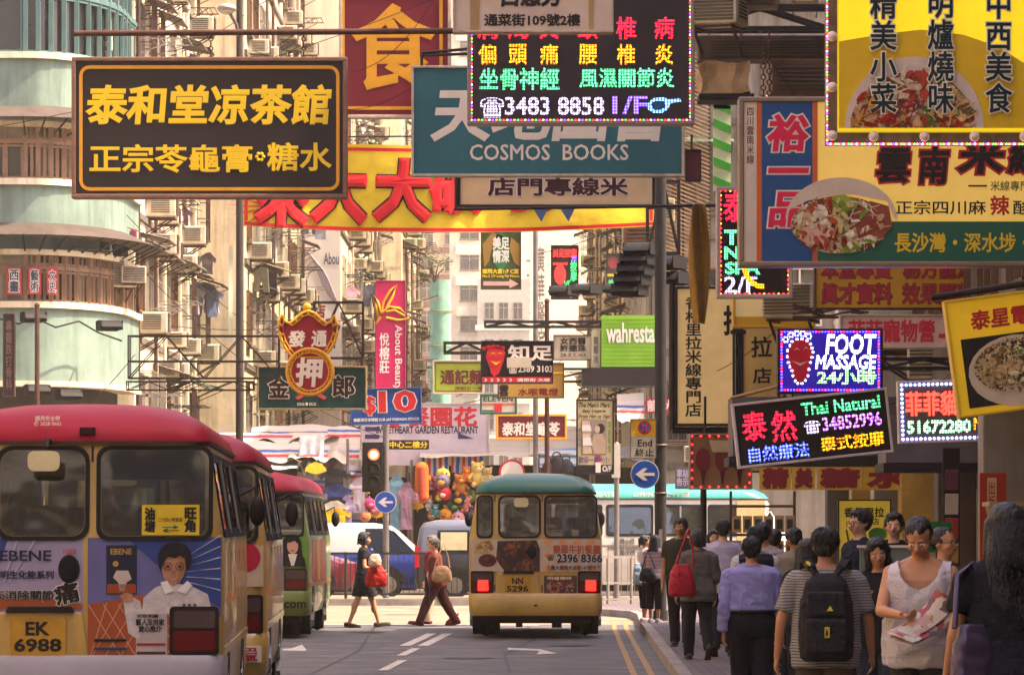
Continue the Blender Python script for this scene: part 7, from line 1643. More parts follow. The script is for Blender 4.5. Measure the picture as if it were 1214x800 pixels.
# ------------------------------------------------------------------ people
skin_a, skin_b, skin_c = (M(n, c, .5, var=.08, vs=12, spec=.4) for n, c in (('skin_tan', '#b57f5a'), ('skin_light', '#c8987a'), ('skin_brown', '#94643f')))
for m in (skin_a, skin_b, skin_c):
    bs = m.node_tree.nodes['Principled BSDF']; bs.inputs['Subsurface Weight'].default_value = .12; bs.inputs['Subsurface Radius'].default_value = (.012, .005, .003)
hair_b = M('hair_black', '#120f10', .45, var=.4, vs=30, bump=.5, bs=70, spec=.5)
hair_g = M('hair_grey', '#6a625c', .6, var=.4, vs=30, bump=.5, bs=70)
eye_w, lip_m = M('eye_white', '#d8cabc', .3, var=0), M('lips', '#9c5e4c', .5, var=0)
def fabric(name, col, rough=.9): return M('fabric_' + name, col, rough, var=.16, vs=5, bump=.35, bs=55)
def grow(mb, name, mats, parent, voxel, smooth=2, wrinkle=0., ws=9., cut=None, seed=0., zs=.45):
    """one continuous skin over the collected closed shapes"""
    me = mb.mesh(name, mats)
    o = bpy.data.objects.new(name, me); C.objects.link(o)
    r = o.modifiers.new('r', 'REMESH'); r.mode = 'VOXEL'; r.voxel_size = voxel; r.use_smooth_shade = True
    if smooth: s = o.modifiers.new('s', 'SMOOTH'); s.iterations = smooth; s.factor = .5
    dg = bpy.context.evaluated_depsgraph_get(); dg.update()
    m2 = bpy.data.meshes.new_from_object(o.evaluated_get(dg))
    C.objects.unlink(o); bpy.data.objects.remove(o); bpy.data.meshes.remove(me)
    m2.name = name
    if cut is not None:
        bm = bmesh.new(); bm.from_mesh(m2)
        bmesh.ops.delete(bm, geom=[v for v in bm.verts if cut(v.co)], context='VERTS')
        for _ in range(12):
            mv = {}
            for v in bm.verts:
                if v.is_boundary:
                    nb_ = [e.other_vert(v).co for e in v.link_edges if e.is_boundary]
                    if len(nb_) == 2: mv[v] = v.co * .4 + (nb_[0] + nb_[1]) * .3
            for v, c_ in mv.items(): v.co = c_
        bm.to_mesh(m2); bm.free()
    if wrinkle:
        n = len(m2.vertices); co = [0.] * (3 * n); no = [0.] * (3 * n)
        m2.vertices.foreach_get('co', co); m2.vertices.foreach_get('normal', no)
        for i in range(n):
            x, y, z = co[3 * i:3 * i + 3]
            f = mnoise.noise((x * ws + seed, y * ws, z * ws * zs)) + (.6 * mnoise.noise((x * ws * 1.2 + z * ws, y * ws * 2, seed + z * ws * 1.6)) if zs > .2 else .3)
            f = (1 - abs(f) * 1.6) * wrinkle
            for k in range(3): co[3 * i + k] += no[3 * i + k] * f
        m2.vertices.foreach_set('co', co)
    m2.polygons.foreach_set('use_smooth', [True] * len(m2.polygons)); m2.update()
    o = bpy.data.objects.new(name, m2); C.objects.link(o)
    if parent is not None: o.parent = parent
    return o
TORSO_M = [(.455, .07, .062, -.005), (.49, .096, .068, -.008), (.53, .101, .07, -.008), (.575, .096, .063, -.002), (.62, .089, .058, .002), (.67, .094, .061, .004), (.73, .104, .066, .006), (.775, .109, .062, .003), (.805, .104, .052, -.003), (.828, .07, .04, -.006), (.848, .036, .034, -.006)]
TORSO_F = [(.455, .075, .062, -.006), (.49, .1, .07, -.01), (.53, .103, .072, -.01), (.575, .092, .062, -.002), (.62, .078, .053, .003), (.67, .082, .057, .006), (.725, .09, .068, .012), (.775, .094, .058, .004), (.805, .09, .047, -.003), (.828, .06, .037, -.006), (.848, .032, .031, -.006)]
class Person:
    def __init__(s, label, px, d, h, rz, g=.13, sex='m', legs=((18, 4), (-14, 12)), arms=((-10, 8, 14), (12, 8, 14)), lean=2., head=(0, 0, 0), skin=None, voxel=.013, detail=False, top=None, bottom=None, shoes='#1a1716', hair='short', hair_m=None, glasses=False, ik=(None, None), wide=1., face=True, curl=1.):
        s.h, s.rz = h, rad(rz); s.skin = skin or skin_a; s.vox = voxel; s.sx = sex; s.seed = R.uniform(0, 50)
        s.o = o = thing('person', label, 'person', (PX(px, d), d, g), s.rz)
        H_ = h; s.T = TORSO_M if sex == 'm' else TORSO_F; s.wide = wide
        la = rad(lean)
        def up(p):
            x, y, z = p; y2, z2 = y, z - .52
            return Vector((x, y2 * math.cos(la) + z2 * math.sin(la), .52 + z2 * math.cos(la) - y2 * math.sin(la)))
        s.up = up
        # legs
        s.legs = []; lows = []
        for k, sg in enumerate((-1, 1)):
            fl, kn = rad(legs[k][0]), rad(legs[k][1]); ab = .018 * sg
            hip = Vector((sg * .052, 0, .515)); kne = hip + Vector((ab * .6, math.sin(fl), -math.cos(fl))).normalized() * .24
            ank = kne + Vector((ab * .2, math.sin(fl - kn), -math.cos(fl - kn))).normalized() * .237
            s.legs.append([hip, kne, ank, fl - kn]); lows.append(ank.z)
        dz = Vector((0, 0, .04 - min(lows)))
        for l in s.legs:
            for i in range(3): l[i] = l[i] + dz
        s.dz = dz
        U = lambda p: (up(p) + dz) * H_
        s.U = U; D = lambda p: (Vector(p) + dz) * H_
        ws = (.106 if sex == 'm' else .098) * wide
        s.arms = []
        for k, sg in enumerate((-1, 1)):
            S_ = U((sg * ws, -.002, .795)); a, b = .168 * H_, .148 * H_
            if ik[k] is not None:
                T_ = Vector(ik[k][:3]) * H_; v = T_ - S_; L = min(v.length, (a + b) * .985); u = v.normalized()
                ca = max(-1, min(1, (a * a + L * L - b * b) / (2 * a * L))); pol = Vector(ik[k][3]) if len(ik[k]) > 3 else Vector((sg * .5, -.4, -1))
                pol = (pol - u * pol.dot(u)).normalized()
                E_ = S_ + u * (a * ca) + pol * (a * math.sin(math.acos(ca))); W_ = S_ + u * L
            else:
                fl, ab, el = (rad(q) for q in arms[k])
                v = Vector((sg * math.sin(ab), math.sin(fl + la) * math.cos(ab), -math.cos(fl + la) * math.cos(ab)))
                E_ = S_ + v * a
                v2 = Vector((sg * math.sin(ab) * .3, math.sin(fl + la + el), -math.cos(fl + la + el))).normalized(); W_ = E_ + v2 * b
            s.arms.append((S_, E_, W_))
        # one continuous body
        mb = MB(); n = 18
        mb.rings([[U((rx * wide * math.cos(2 * PI * i / n), ry * math.sin(2 * PI * i / n) + yo, z)) for i in range(n)] for z, rx, ry, yo in s.T])
        hd = rad(head[0]), rad(head[1]), rad(head[2])
        HM = Matrix.Rotation(hd[0], 3, 'Z') @ Matrix.Rotation(-hd[1], 3, 'X') @ Matrix.Rotation(hd[2], 3, 'Y')
        nb = U((0, .002, .858))
        def HP(p): return nb + HM @ (Vector((p[0], p[1] - .002, p[2] - .858)) * H_)
        s.HP, s.HM = HP, HM
        mb.caps(U((0, -.006, .825)), HP((0, -.002, .885)), (.034 if sex == 'm' else .028) * H_, .031 * H_, 12)
        if sex == 'm': mb.caps(U((-.07, -.01, .815)), U((0, -.012, .842)), .024 * H_, .03 * H_, 8); mb.caps(U((.07, -.01, .815)), U((0, -.012, .842)), .024 * H_, .03 * H_, 8)
        q = H_
        mb.ell(HP((0, -.004, .948)), (.0455 * q, .055 * q, .05 * q), 18, 12, mat=HM)
        mb.ell(HP((0, .012, .912)), (.038 * q, .041 * q, .044 * q), 16, 10, mat=HM); mb.ell(HP((0, .03, .886)), (.022 * q, .022 * q, .017 * q), 12, 8, mat=HM)
        mb.caps(HP((0, .05, .93)), HP((0, .0625, .911)), .0055 * q, .0095 * q, 8); mb.ell(HP((0, .047, .938)), (.03 * q, .0065 * q, .006 * q), 10, 6, mat=HM)
        for sg in (-1, 1):
            mb.ell(HP((sg * .0465, -.006, .925)), (.006 * q, .013 * q, .019 * q), 8, 8, mat=HM); mb.ell(HP((sg * .024, .036, .911)), (.014 * q, .015 * q, .015 * q), 8, 6, mat=HM)
        mb.ell(HP((0, .049, .8955)), (.016 * q, .008 * q, .006 * q), 8, 6, mat=HM)
        f = 1.0 if sex == 'm' else .86
        for k, (hip, kne, ank, an) in enumerate(s.legs):
            a, b, c = hip * q, kne * q, ank * q
            mb.caps(a, b, .05 * q, .032 * q, 12); mb.caps(b, c, .031 * q, .019 * q, 12)
            if bottom is None or bottom.get('kind', 'trousers') != 'trousers': mb.ell(b.lerp(c, .28) - Vector((0, .006 * q, 0)), (.028 * q, .031 * q, .065 * q), 12, 8)
            fd = s.footdir(k); mb.caps(c + Vector((0, 0, -.012 * q)), c + fd * .09 * q + Vector((0, 0, -.02 * q)), .021 * q, .015 * q, 8)
        for k, (S_, E_, W_) in enumerate(s.arms):
            mb.ell(S_, .0295 * q * (1 if sex == 'm' else .88), 12, 8)
            mb.caps(S_, E_, .0285 * q * f, .0225 * q * f, 12); mb.caps(E_, W_, .0225 * q * f, .0145 * q * f, 12)
            s.hand(mb, W_, (W_ - E_).normalized(), (-1, 1)[k], q, curl)
        grow(mb, 'body', s.skin, o, voxel, 2)
        if face: s.face(glasses)
        s.do_hair(hair, hair_m or hair_b)
        if voxel < .0121 and hair != 'bald': s.strands(hair, hair_m or hair_b)
        if top: s.shirt(**top)
        if bottom: s.pants(**bottom)
        for k in range(2):
            c = s.legs[k][2] * q; fd = s.footdir(k); mb = MB()
            mb.caps(c - fd * .03 * q + Vector((0, 0, -.014 * q)), c + fd * .105 * q + Vector((0, 0, -.022 * q)), .027 * q, .021 * q, 12)
            mb.box(c + fd * .04 * q + Vector((0, 0, -.036 * q)), (.05 * q, .18 * q, .012 * q), mat=fd.to_track_quat('Y', 'Z').to_matrix())
            if shoes != 'open': mb.cone(c + Vector((0, 0, -.02 * q)), c + Vector((0, 0, .004 * q)), .028 * q, .024 * q, 12)
            grow(mb, 'shoe', fabric('shoe_' + (shoes if shoes != 'open' else '#3a2a20').strip('#'), shoes if shoes != 'open' else '#3a2a20', .6), o, .01, 1)
    def footdir(s, k):
        an = s.legs[k][3]; low = s.legs[k][2].z <= min(l[2].z for l in s.legs) + .012
        t = an * (.35 if low else 1.0)
        t = max(-1.0, min(.5, t)); return Vector((0, math.cos(t), math.sin(t)))
    def hand(s, mb, W_, dr, sg, q, curl):
        """palm, four unequal bent fingers, thumb from the side of the palm"""
        side = Vector((0, 1, 0)) - dr * dr.y
        side = side.normalized() if side.length > .2 else Vector((0, 0, 1))
        nrm = dr.cross(side).normalized()
        if nrm.x * sg > 0: nrm = -nrm            # palm looks towards the body
        P = lambda a, b, c: W_ + dr * a * q + side * b * q + nrm * c * q
        m = Matrix((side, dr, nrm)).transposed()
        mb.ell(P(.028, 0, 0), (.022 * q, .033 * q, .0105 * q), 12, 8, mat=m); mb.ell(P(.005, 0, 0), (.0145 * q, .02 * q, .012 * q), 10, 6, mat=m)
        for i, (b, ln) in enumerate(((.0165, .040), (.0055, .045), (-.0055, .042), (-.0165, .033))):
            c1, c2 = rad(14 + 5 * i) * curl, rad(42 + 7 * i) * curl
            p0 = P(.05 - abs(b) * .25, b, 0); d1 = dr * math.cos(c1) + nrm * math.sin(c1); d2 = dr * math.cos(c2) + nrm * math.sin(c2); sp = side * b * .25
            p1 = p0 + (d1 + sp) * ln * .5 * q; p2 = p1 + d2 * ln * .5 * q
            mb.caps(p0, p1, .0052 * q, .0048 * q, 7); mb.caps(p1, p2, .0048 * q, .004 * q, 7)
        t0 = P(.012, .016, .003); t1 = P(.03, .03, .009); t2 = P(.047, .03, .016)
        mb.caps(t0, t1, .0068 * q, .0058 * q, 7); mb.caps(t1, t2, .0056 * q, .0045 * q, 7)
    def face(s, glasses):
        q, HP, HM = s.h, s.HP, s.HM
        for sg in (-1, 1):
            mb = MB(); mb.ell(HP((sg * .0185, .0490, .9245)), (.0095 * q, .005 * q, .0042 * q), 12, 8, mat=HM); e = mb.build('eye', eye_w, s.o)
            mb = MB(); mb.ell(HP((sg * .0185, .0526, .9245)), (.0032 * q, .003 * q, .0038 * q), 10, 6, mat=HM); mb.build('pupil', ink, e)
            mb = MB(); mb.caps(HP((sg * .009, .052, .9355)), HP((sg * .03, .0465, .9365)), .0019 * q, .0012 * q, 6); mb.build('eyebrow', M('eyebrow_brown', '#3a2a20', .7, var=0), s.o)
        mb = MB(); mb.ell(HP((0, .0565, .8965)), (.0135 * q, .004 * q, .0032 * q), 12, 6, mat=HM); mb.ell(HP((0, .0555, .892)), (.011 * q, .004 * q, .003 * q), 12, 6, mat=HM); mb.build('lips', lip_m, s.o)
        mb = MB()
        for sg in (-1, 1): mb.ell(HP((sg * .005, .066, .9045)), (.0024 * q, .003 * q, .0016 * q), 6, 4, mat=HM)
        mb.build('nostrils', M('nostril', '#5a3222', .8, var=0), s.o)
        if glasses:
            ax = HM @ Vector((0, 1, 0))
            mb = MB()
            for sg in (-1, 1): mb.torus(HP((sg * .0195, .06, .923)), .0135 * q, .0016 * q, ax, 18, 5); mb.caps(HP((sg * .033, .058, .926)), HP((sg * .049, -.004, .93)), .0014 * q, .0014 * q, 5)
            mb.caps(HP((-.006, .062, .924)), HP((.006, .062, .924)), .0014 * q, .0014 * q, 5); mb.build('glasses', black, s.o)
    def do_hair(s, kind, m):
        q, HP, HM = s.h, s.HP, s.HM; mb = MB()
        if kind == 'bald':
            for sg in (-1, 1): mb.ell(HP((sg * .041, -.016, .938)), (.009 * q, .034 * q, .022 * q), 12, 8, mat=HM)
            mb.ell(HP((0, -.043, .93)), (.036 * q, .016 * q, .026 * q), 12, 8, mat=HM); mb.ell(HP((0, -.010, .961)), (.0468 * q, .0545 * q, .041 * q), 14, 8, mat=HM)
        else:
            mb.ell(HP((0, -.010, .957)), (.0505 * q, .0575 * q, .047 * q), 18, 12, mat=HM)
            mb.ell(HP((0, -.026, .93)), (.0465 * q, .038 * q, .045 * q), 16, 10, mat=HM)
            mb.ell(HP((0, .026, .977)), (.038 * q, .024 * q, .017 * q), 14, 8, mat=HM)
            for sg in (-1, 1): mb.ell(HP((sg * .044, .004, .948)), (.009 * q, .022 * q, .024 * q), 10, 8, mat=HM)
            if kind in ('bob', 'long', 'pony', 'shoulder'):
                mb.ell(HP((0, .012, .978)), (.045 * q, .042 * q, .022 * q), 14, 8, mat=HM)
            if kind in ('bob', 'shoulder', 'long'):
                z0 = {'bob': .885, 'shoulder': .84, 'long': .70}[kind]
                for sg in (-1, 1): mb.caps(HP((sg * .046, .004, .945)), HP((sg * .05, -.004, max(z0, .86))), .016 * q, .016 * q, 10)
                if kind == 'bob':
                    mb.ell(HP((0, -.03, .915)), (.052 * q, .038 * q, .048 * q), 16, 10, mat=HM)
                else:
                    n = 14; rs = []
                    for z, rx, ry, y in ((.95, .05, .04, -.02), (.90, .056, .034, -.03), (.86, .062, .026, -.042), (.81, .064, .02, -.056), (.76, .06, .016, -.064), (.70, .05, .012, -.066), (.64, .036, .008, -.064)):
                        if z < z0 - .06: break
                        rs.append([(HP if z > .88 else s.U)((rx * math.cos(2 * PI * i / n), ry * math.sin(2 * PI * i / n) + y, z)) * 1.0 for i in range(n)])
                    mb.rings(rs)
            if kind == 'pony':
                mb.ell(HP((0, -.066, .95)), (.018 * q, .02 * q, .018 * q), 10, 8); mb.caps(HP((0, -.07, .945)), HP((0, -.066, .87)), .016 * q, .007 * q, 10)
        grow(mb, 'hair', m, s.o, max(.0065, s.vox * .7), 1, (.0035 if kind == 'long' else .007) * q / 1.6, 60. if kind == 'long' else 42., seed=s.seed, zs=.1)
    def strands(s, kind, m):
        """loose locks over the hair cap"""
        q, HP = s.h, s.HP; r_ = random.Random(int(s.seed * 99)); mb = MB()
        if kind in ('long', 'shoulder', 'bob', 'pony'):
            zb = {'long': .665, 'shoulder': .82, 'bob': .885, 'pony': .925}[kind]
            for i in range(260):
                a = r_.uniform(-.95 * PI, -.05 * PI) if kind != 'bob' else r_.uniform(-1.15 * PI, .15 * PI); ca, sa = math.cos(a), math.sin(a); e = zb + r_.uniform(-.02, .03); pts = []
                for k in range(7):
                    t = k / 6; z = 1.004 - (1.004 - e) * t
                    f = math.sin(min(1, t * (1.004 - e) / .07) * PI / 2) if z > .93 else 1.
                    w = .054 if z > .9 else .054 + .012 * min(1, (.9 - z) / .06) - .016 * max(0, (.8 - z) / .14)
                    dd = .06 if z > .9 else max(.022, .06 - (.9 - z) * .3); yo = -.01 if z > .9 else -.01 - min(.045, (.9 - z) * .5)
                    p = (w * f * ca + .004 * math.sin(z * 60 + i), dd * f * sa + yo + .003 * math.sin(z * 45 + i * 2), z)
                    pts.append(HP(p) if z > .88 else s.U(p))
                mb.tube(pts, [.003 * q] * 6 + [.0008 * q], 4)
        else:
            for i in range(420):
                a = r_.uniform(0, 2 * PI); el = math.asin(r_.uniform(-.25, 1)); ca, sa, ce, se = math.cos(a), math.sin(a), math.cos(el), math.sin(el)
                if sa * ce > .55 and se < .45: continue
                c0 = Vector((0, -.012, .955)); n_ = Vector((ca * ce, sa * ce, se)); p = c0 + Vector((.0505 * n_.x, .0575 * n_.y, .048 * n_.z))
                dn = Vector((n_.x * .4, n_.y * .4 + .25, -1)); tg = (dn - n_ * dn.dot(n_)).normalized(); L_ = r_.uniform(.012, .026)
                mb.tube([HP(p * 1.), HP(p + tg * L_ * .6 + n_ * .003), HP(p + tg * L_ + n_ * r_.uniform(.001, .007))], [.0026 * q, .002 * q, .0005 * q], 4)
        mb.build('hair_strands', m, s.o)
    def shirt(s, col, sleeve=.6, hem=.5, infl=.012, cut=None, mat=None, name='shirt', flare=0., neck=.836, wr=.011, sl_r=1.):
        q, U = s.h, s.U; mb = MB(); n = 20; rs = []
        zs = [hem] + [t[0] for t in s.T if t[0] > hem + .01 and t[0] < neck]
        def at(z):
            for a, b in zip(s.T, s.T[1:]):
                if a[0] <= z <= b[0]: f = (z - a[0]) / (b[0] - a[0]); return [a[i] + (b[i] - a[i]) * f for i in range(4)]
            return list(s.T[0]) if z < s.T[0][0] else list(s.T[-1])
        for z in zs + [neck]:
            _, rx, ry, yo = at(max(z, .49))
            f = infl + flare * max(0, (.72 - z)) + (.006 if z < .7 else 0)
            if z > .82: f = .008
            if s.sx == 'm' and .55 < z < .74: rx = max(rx, .096)
            if s.sx == 'm' and .55 < z < .7: ry = max(ry, .064)
            rs.append([U((rx * s.wide * math.cos(2 * PI * i / n) + f * math.cos(2 * PI * i / n), (ry + f) * math.sin(2 * PI * i / n) + yo, z)) for i in range(n)])
        mb.rings(rs)
        for k_, (S_, E_, W_) in enumerate(s.arms):
            sg = (-1, 1)[k_]; mb.caps(S_ - Vector((0, 0, .004 * q)), U((sg * .034, -.008, .828)), .034 * q, .026 * q, 10)
            if sleeve <= 0: mb.ell(S_, .037 * q, 12, 8); continue
            mb.ell(S_, (.0285 * (1 if s.sx == 'm' else .88) + infl * .35) * q, 14, 10)
            r0, r1 = (.029 * sl_r + infl * .5) * q, (.0245 * sl_r + infl * .6) * q
            if sleeve <= 1: mb.cone(S_, S_.lerp(E_, sleeve), r0, r1, 14)
            else:
                mb.cone(S_, E_, r0, r1, 14); mb.ell(E_, r1, 12, 8); mb.cone(E_, E_.lerp(W_, sleeve - 1), r1, (.02 * sl_r + infl * .4) * q, 14)
        m = mat or fabric(col.strip('#'), col)
        return grow(mb, name, m, s.o, max(.009, s.vox * .8), 2, wr * q / 1.6 * .8, 8., cut, s.seed)
    def pants(s, col, kind='trousers', infl=.010, wr=.009, hem=None, waist=.6):
        q, U = s.h, s.U; mb = MB(); n = 18
        hip = [[(Vector((rx * s.wide * 1. * math.cos(2 * PI * i / n) + infl * math.cos(2 * PI * i / n), (ry + infl) * math.sin(2 * PI * i / n) + yo, z)) + s.dz) * q if z < .56 else U(((rx * s.wide + infl) * math.cos(2 * PI * i / n), (ry + infl) * math.sin(2 * PI * i / n) + yo, z)) for i in range(n)] for z, rx, ry, yo in s.T if z < waist + .021]
        mb.rings(hip)
        if kind == 'skirt':
            zl = hem or .33
            a = [Vector((0, 0, 0))] * n; rs = []
            ks = [(l[0].lerp(l[1], .8)) for l in s.legs]
            for z, rx, ry in ((.53, .112, .083), (.46, .112, .086), (zl, .104, .09)):
                f = (.53 - z) / (.53 - zl); yc = sum(k.y for k in ks) / 2 * f; sp = abs(ks[0].y - ks[1].y) / 2 * f
                rs.append([Vector((rx * math.cos(2 * PI * i / n), (ry + sp * .7) * math.sin(2 * PI * i / n) + yc, z + s.dz.z)) * q for i in range(n)])
            mb.rings(rs)
        else:
            end = {'trousers': 2.0, 'capri': 1.5, 'shorts': .85}[kind]
            for hp, kn, an, _ in s.legs:
                a, b, c = hp * q, kn * q, an * q
                if end <= 1: mb.cone(a, a.lerp(b, end), (.056 + infl) * q, (.042 + infl * 1.3) * q, 14)
                else:
                    mb.cone(a, b, (.052 + infl) * q, (.035 + infl) * q, 14); mb.ell(b, (.035 + infl) * q, 12, 8)
                    e = b.lerp(c, end - 1); mb.cone(b, e + (e - b).normalized() * (.01 * q if end == 2 else 0), (.035 + infl) * q, (.027 + infl * .9) * q, 14)
                mb.ell(a, (.052 + infl) * q, 12, 8)
        return grow(mb, kind, fabric(col.strip('#'), col), s.o, max(.009, s.vox * .85), 2, wr * q / 1.6 * .8, 7., None, s.seed + 9)
    def W(s, p):
        """local metres -> world"""
        return Matrix.Translation(s.o.location) @ Matrix.Rotation(s.rz, 4, 'Z') @ Vector(p)
def stripe_cloth(name, c1, c2, per, axis='Z'):
    m = stripes(name, axis, per, [(0, c1), (.62, c2)]); return m
def bag(name, label, cat, loc, rz, size, col, strap=None, rough=.6, open_h=None, metal=0.):
    t = thing(name, label, cat, loc, rz); w, dd, h = size
    mb = MB(); n = 16; rs = []
    for f, k in ((-.5, .82), (-.42, 1.0), (-.1, 1.02), (.25, .86), (.45, .62), (.5, .5)):
        rs.append([Vector((w / 2 * k * (abs(math.cos(a)) ** .6) * (1 if math.cos(a) > 0 else -1), dd / 2 * (k if f < .3 else .5) * (abs(math.sin(a)) ** .8) * (1 if math.sin(a) > 0 else -1), f * h)) for a in (2 * PI * i / n for i in range(n))])
    mb.rings(rs); grow(mb, 'body', M('bag_' + col.strip('#'), col, rough, metal, var=.2, vs=7, bump=.3, bs=12), t, .012, 2, .012, 9.)
    if strap:
        for k, pts in enumerate(strap): mb = MB(); mb.tube([Vector(p) for p in pts], .014, 8); mb.build('strap', M('bag_' + col.strip('#'), col), t)
    return t

# --- crossing the sunlit junction
p1 = Person('woman in black top and short dark skirt crossing with a red handbag', 431, 74, 1.64, -90, 0., 'f', ((22, 6), (-16, 4)), ((8, 6, 60), (10, 6, 30)), 2, (10, 0, 0), skin_a, .012, top=dict(col='#17141a', sleeve=.45, hem=.56, infl=.012), bottom=dict(col='#1c1a20', kind='skirt', hem=.34), shoes='open', hair='bob', ik=((-.1, .17, .56), (.13, .16, .585)))
bag('handbag', 'bright red leather handbag carried by the woman in the black top', 'handbag', (PX(446, 73.7), 73.72, PZ(683, 73.7)), 0, (.36, .17, .34), '#b01c10', [[(-.08, 0, .12), (-.05, 0, .27), (.02, 0, .3), (.08, 0, .22), (.09, 0, .12)]])
bag('plastic_bag', 'crumpled cream and pink plastic bag in the hands of the crossing woman', 'bag', (PX(444.5, 73.6), 73.6, PZ(664, 73.6)), 0, (.2, .14, .2), '#c9a08a', None, .4)
p2 = Person('elderly person in brown shirt and trousers striding across the junction', 518, 75.4, 1.56, 90, 0., 'f', ((26, 4), (-22, 8)), ((20, 8, 50), (-12, 8, 30)), 5, (0, 4, 0), skin_b, .012, top=dict(col='#6a2f20', sleeve=1.35, hem=.47, infl=.022), bottom=dict(col='#4a2420', infl=.018), shoes='#5a1c1c', hair='short', hair_m=hair_g, ik=((.03, .075, .53), None))
bag('shoulder_bag', 'tan leather shoulder bag of the elderly person in brown', 'shoulder bag', (PX(524, 75), 75.02, PZ(680, 75)), 0, (.34, .15, .26), '#a5825a', [[(-.13, 0, .1), (-.06, .05, .32), (.03, .1, .52), (.1, .05, .3), (.13, 0, .1)]])
p3 = Person('elderly companion in red top and cream trousers walking beside the brown clad one', 514, 76.4, 1.55, 90, 0., 'm', ((10, 4), (-20, 20)), ((2, 6, 14), (-10, 6, 20)), 4, (0, 0, 0), skin_b, .013, top=dict(col='#7a1620', sleeve=1.2, hem=.48, infl=.018), bottom=dict(col='#a89a84', infl=.018), shoes='#6a1420', hair='short', hair_m=hair_g)
t = thing('umbrella', 'furled black umbrella held at the side of the elderly person in brown', 'umbrella', (PX(508, 75), 75.1, PZ(718, 75)))
mb = MB(); mb.tube([(.0, 0, 0), (-.02, 0, .3), (-.05, 0, .5)], [.012, .045, .02], 8); mb.build('canopy', black, t); mb = MB(); mb.cyl((-.05, 0, .5), (-.08, 0, .66), .012, 6); mb.build('handle', dark_metal, t)
# --- at the kerb pole
p4 = Person('short girl in white top and dark capri trousers left of the kerb pole', 765, 72, 1.42, -60, .13, 'f', ((3, 2), (-4, 2)), ((0, 6, 10), (5, 6, 40)), 0, (-20, 0, 0), skin_a, .012, top=dict(col='#b5aeb4', sleeve=.5, hem=.5), bottom=dict(col='#15141a', kind='capri', infl=.014), shoes='#b0a8a8', hair='pony')
bag('backpack', 'pale blue rucksack on the back of the girl in the white top', 'bag', (PX(756.5, 71.9), 71.9, PZ(680, 71.9)), 0, (.16, .16, .34), '#8aa4b8')
p5 = Person('girl in striped pink T-shirt half hidden by the kerb pole', 776, 71.3, 1.43, -20, .13, 'f', ((4, 2), (-4, 2)), ((4, 8, 12), (0, 8, 20)), 0, (0, 0, 0), skin_a, .013, top=dict(col='#a0848a', sleeve=.45, hem=.5, mat=stripe_cloth('pink_stripe', '#a0848a', '#b8a4a4', .06)), bottom=dict(col='#17151c', kind='capri'), shoes='#b0a8a8', hair='shoulder', face=False)
bag('shoulder_bag', 'black shoulder bag between the two girls at the kerb pole', 'shoulder bag', (PX(768, 71), 70.95, PZ(681, 71)), 0, (.26, .14, .2), '#121116', [[(-.1, 0, .08), (0, .05, .4), (.12, 0, .1)]])
# --- walkers on the pavement
p6 = Person('man in olive T-shirt walking towards the view, just right of the kerb pole', 807, 57, 1.67, 172, .13, 'm', ((8, 4), (-8, 10)), ((-4, 10, 12), (4, 8, 12)), 1, (-4, 0, 0), skin_c, .012, top=dict(col='#2b291f', sleeve=.6, hem=.48), bottom=dict(col='#15141a'), hair='short')
p7 = Person('woman with bobbed hair in a loose grey top and black leggings, seen from behind', 827, 51.5, 1.535, 6, .13, 'f', ((12, 4), (-14, 26)), ((4, 14, 20), (-2, 12, 16)), 2, (8, 0, 0), skin_a, .0115, top=dict(col='#5d5850', sleeve=1.2, hem=.455, infl=.03, sl_r=1.35, wr=.016), bottom=dict(col='#141318', infl=.011), shoes='open', hair='bob', face=False)
bag('shoulder_bag', 'slouchy crimson shoulder bag on the back of the woman in grey', 'shoulder bag', (PX(809, 51), 51.15, PZ(688, 51)), rad(8), (.3, .2, .36), '#a01228', [[(-.08, 0, .14), (-.02, -.02, .34), (.06, .0, .55), (.1, .12, .6), (.14, .1, .4), (.13, 0, .14)]])
p8 = Person('man in pale lilac T-shirt and dark trousers, seen from behind', 857, 52.8, 1.65, -4, .13, 'm', ((-14, 22), (14, 4)), ((4, 8, 14), (-6, 8, 14)), 2, (0, 0, 0), skin_b, .012, top=dict(col='#a59cb0', sleeve=.75, hem=.47, infl=.022), bottom=dict(col='#16151b', infl=.014), hair='short', face=False)
p9 = Person('passer-by whose face peeks out left of the man in lilac', 846, 58.5, 1.52, 178, .13, 'f', ((4, 2), (-4, 2)), ((0, 6, 10), (0, 6, 10)), 0, (10, 0, 0), skin_b, .014, top=dict(col='#3a2c30', sleeve=.6), bottom=dict(col='#17151b'), hair='bob')
p10 = Person('person in dark waistcoat over a white shirt, seen from behind', 896, 40.5, 1.56, 0, .13, 'm', ((10, 4), (-8, 8)), ((-8, 12, 14), (8, 12, 14)), 1, (6, 0, 0), skin_a, .012, top=dict(col='#b8b0b0', sleeve=1.9, hem=.5, infl=.016), bottom=dict(col='#17161b'), hair='short', face=False)
p10.shirt('#1b1a20', sleeve=0, hem=.52, infl=.026, name='waistcoat', cut=lambda v: abs(v.x) > .098 * 1.56 * 1.05 and v.z > .72 * 1.56)
p11 = Person('man in pale cream shirt walking ahead of the waistcoat wearer', 905, 45, 1.6, -6, .13, 'm', ((8, 4), (-8, 8)), ((4, 8, 12), (-6, 8, 12)), 1, (0, 0, 0), skin_a, .013, top=dict(col='#a8a0a0', sleeve=1.9, hem=.48, infl=.018), bottom=dict(col='#1b1a20'), hair='short', face=False)
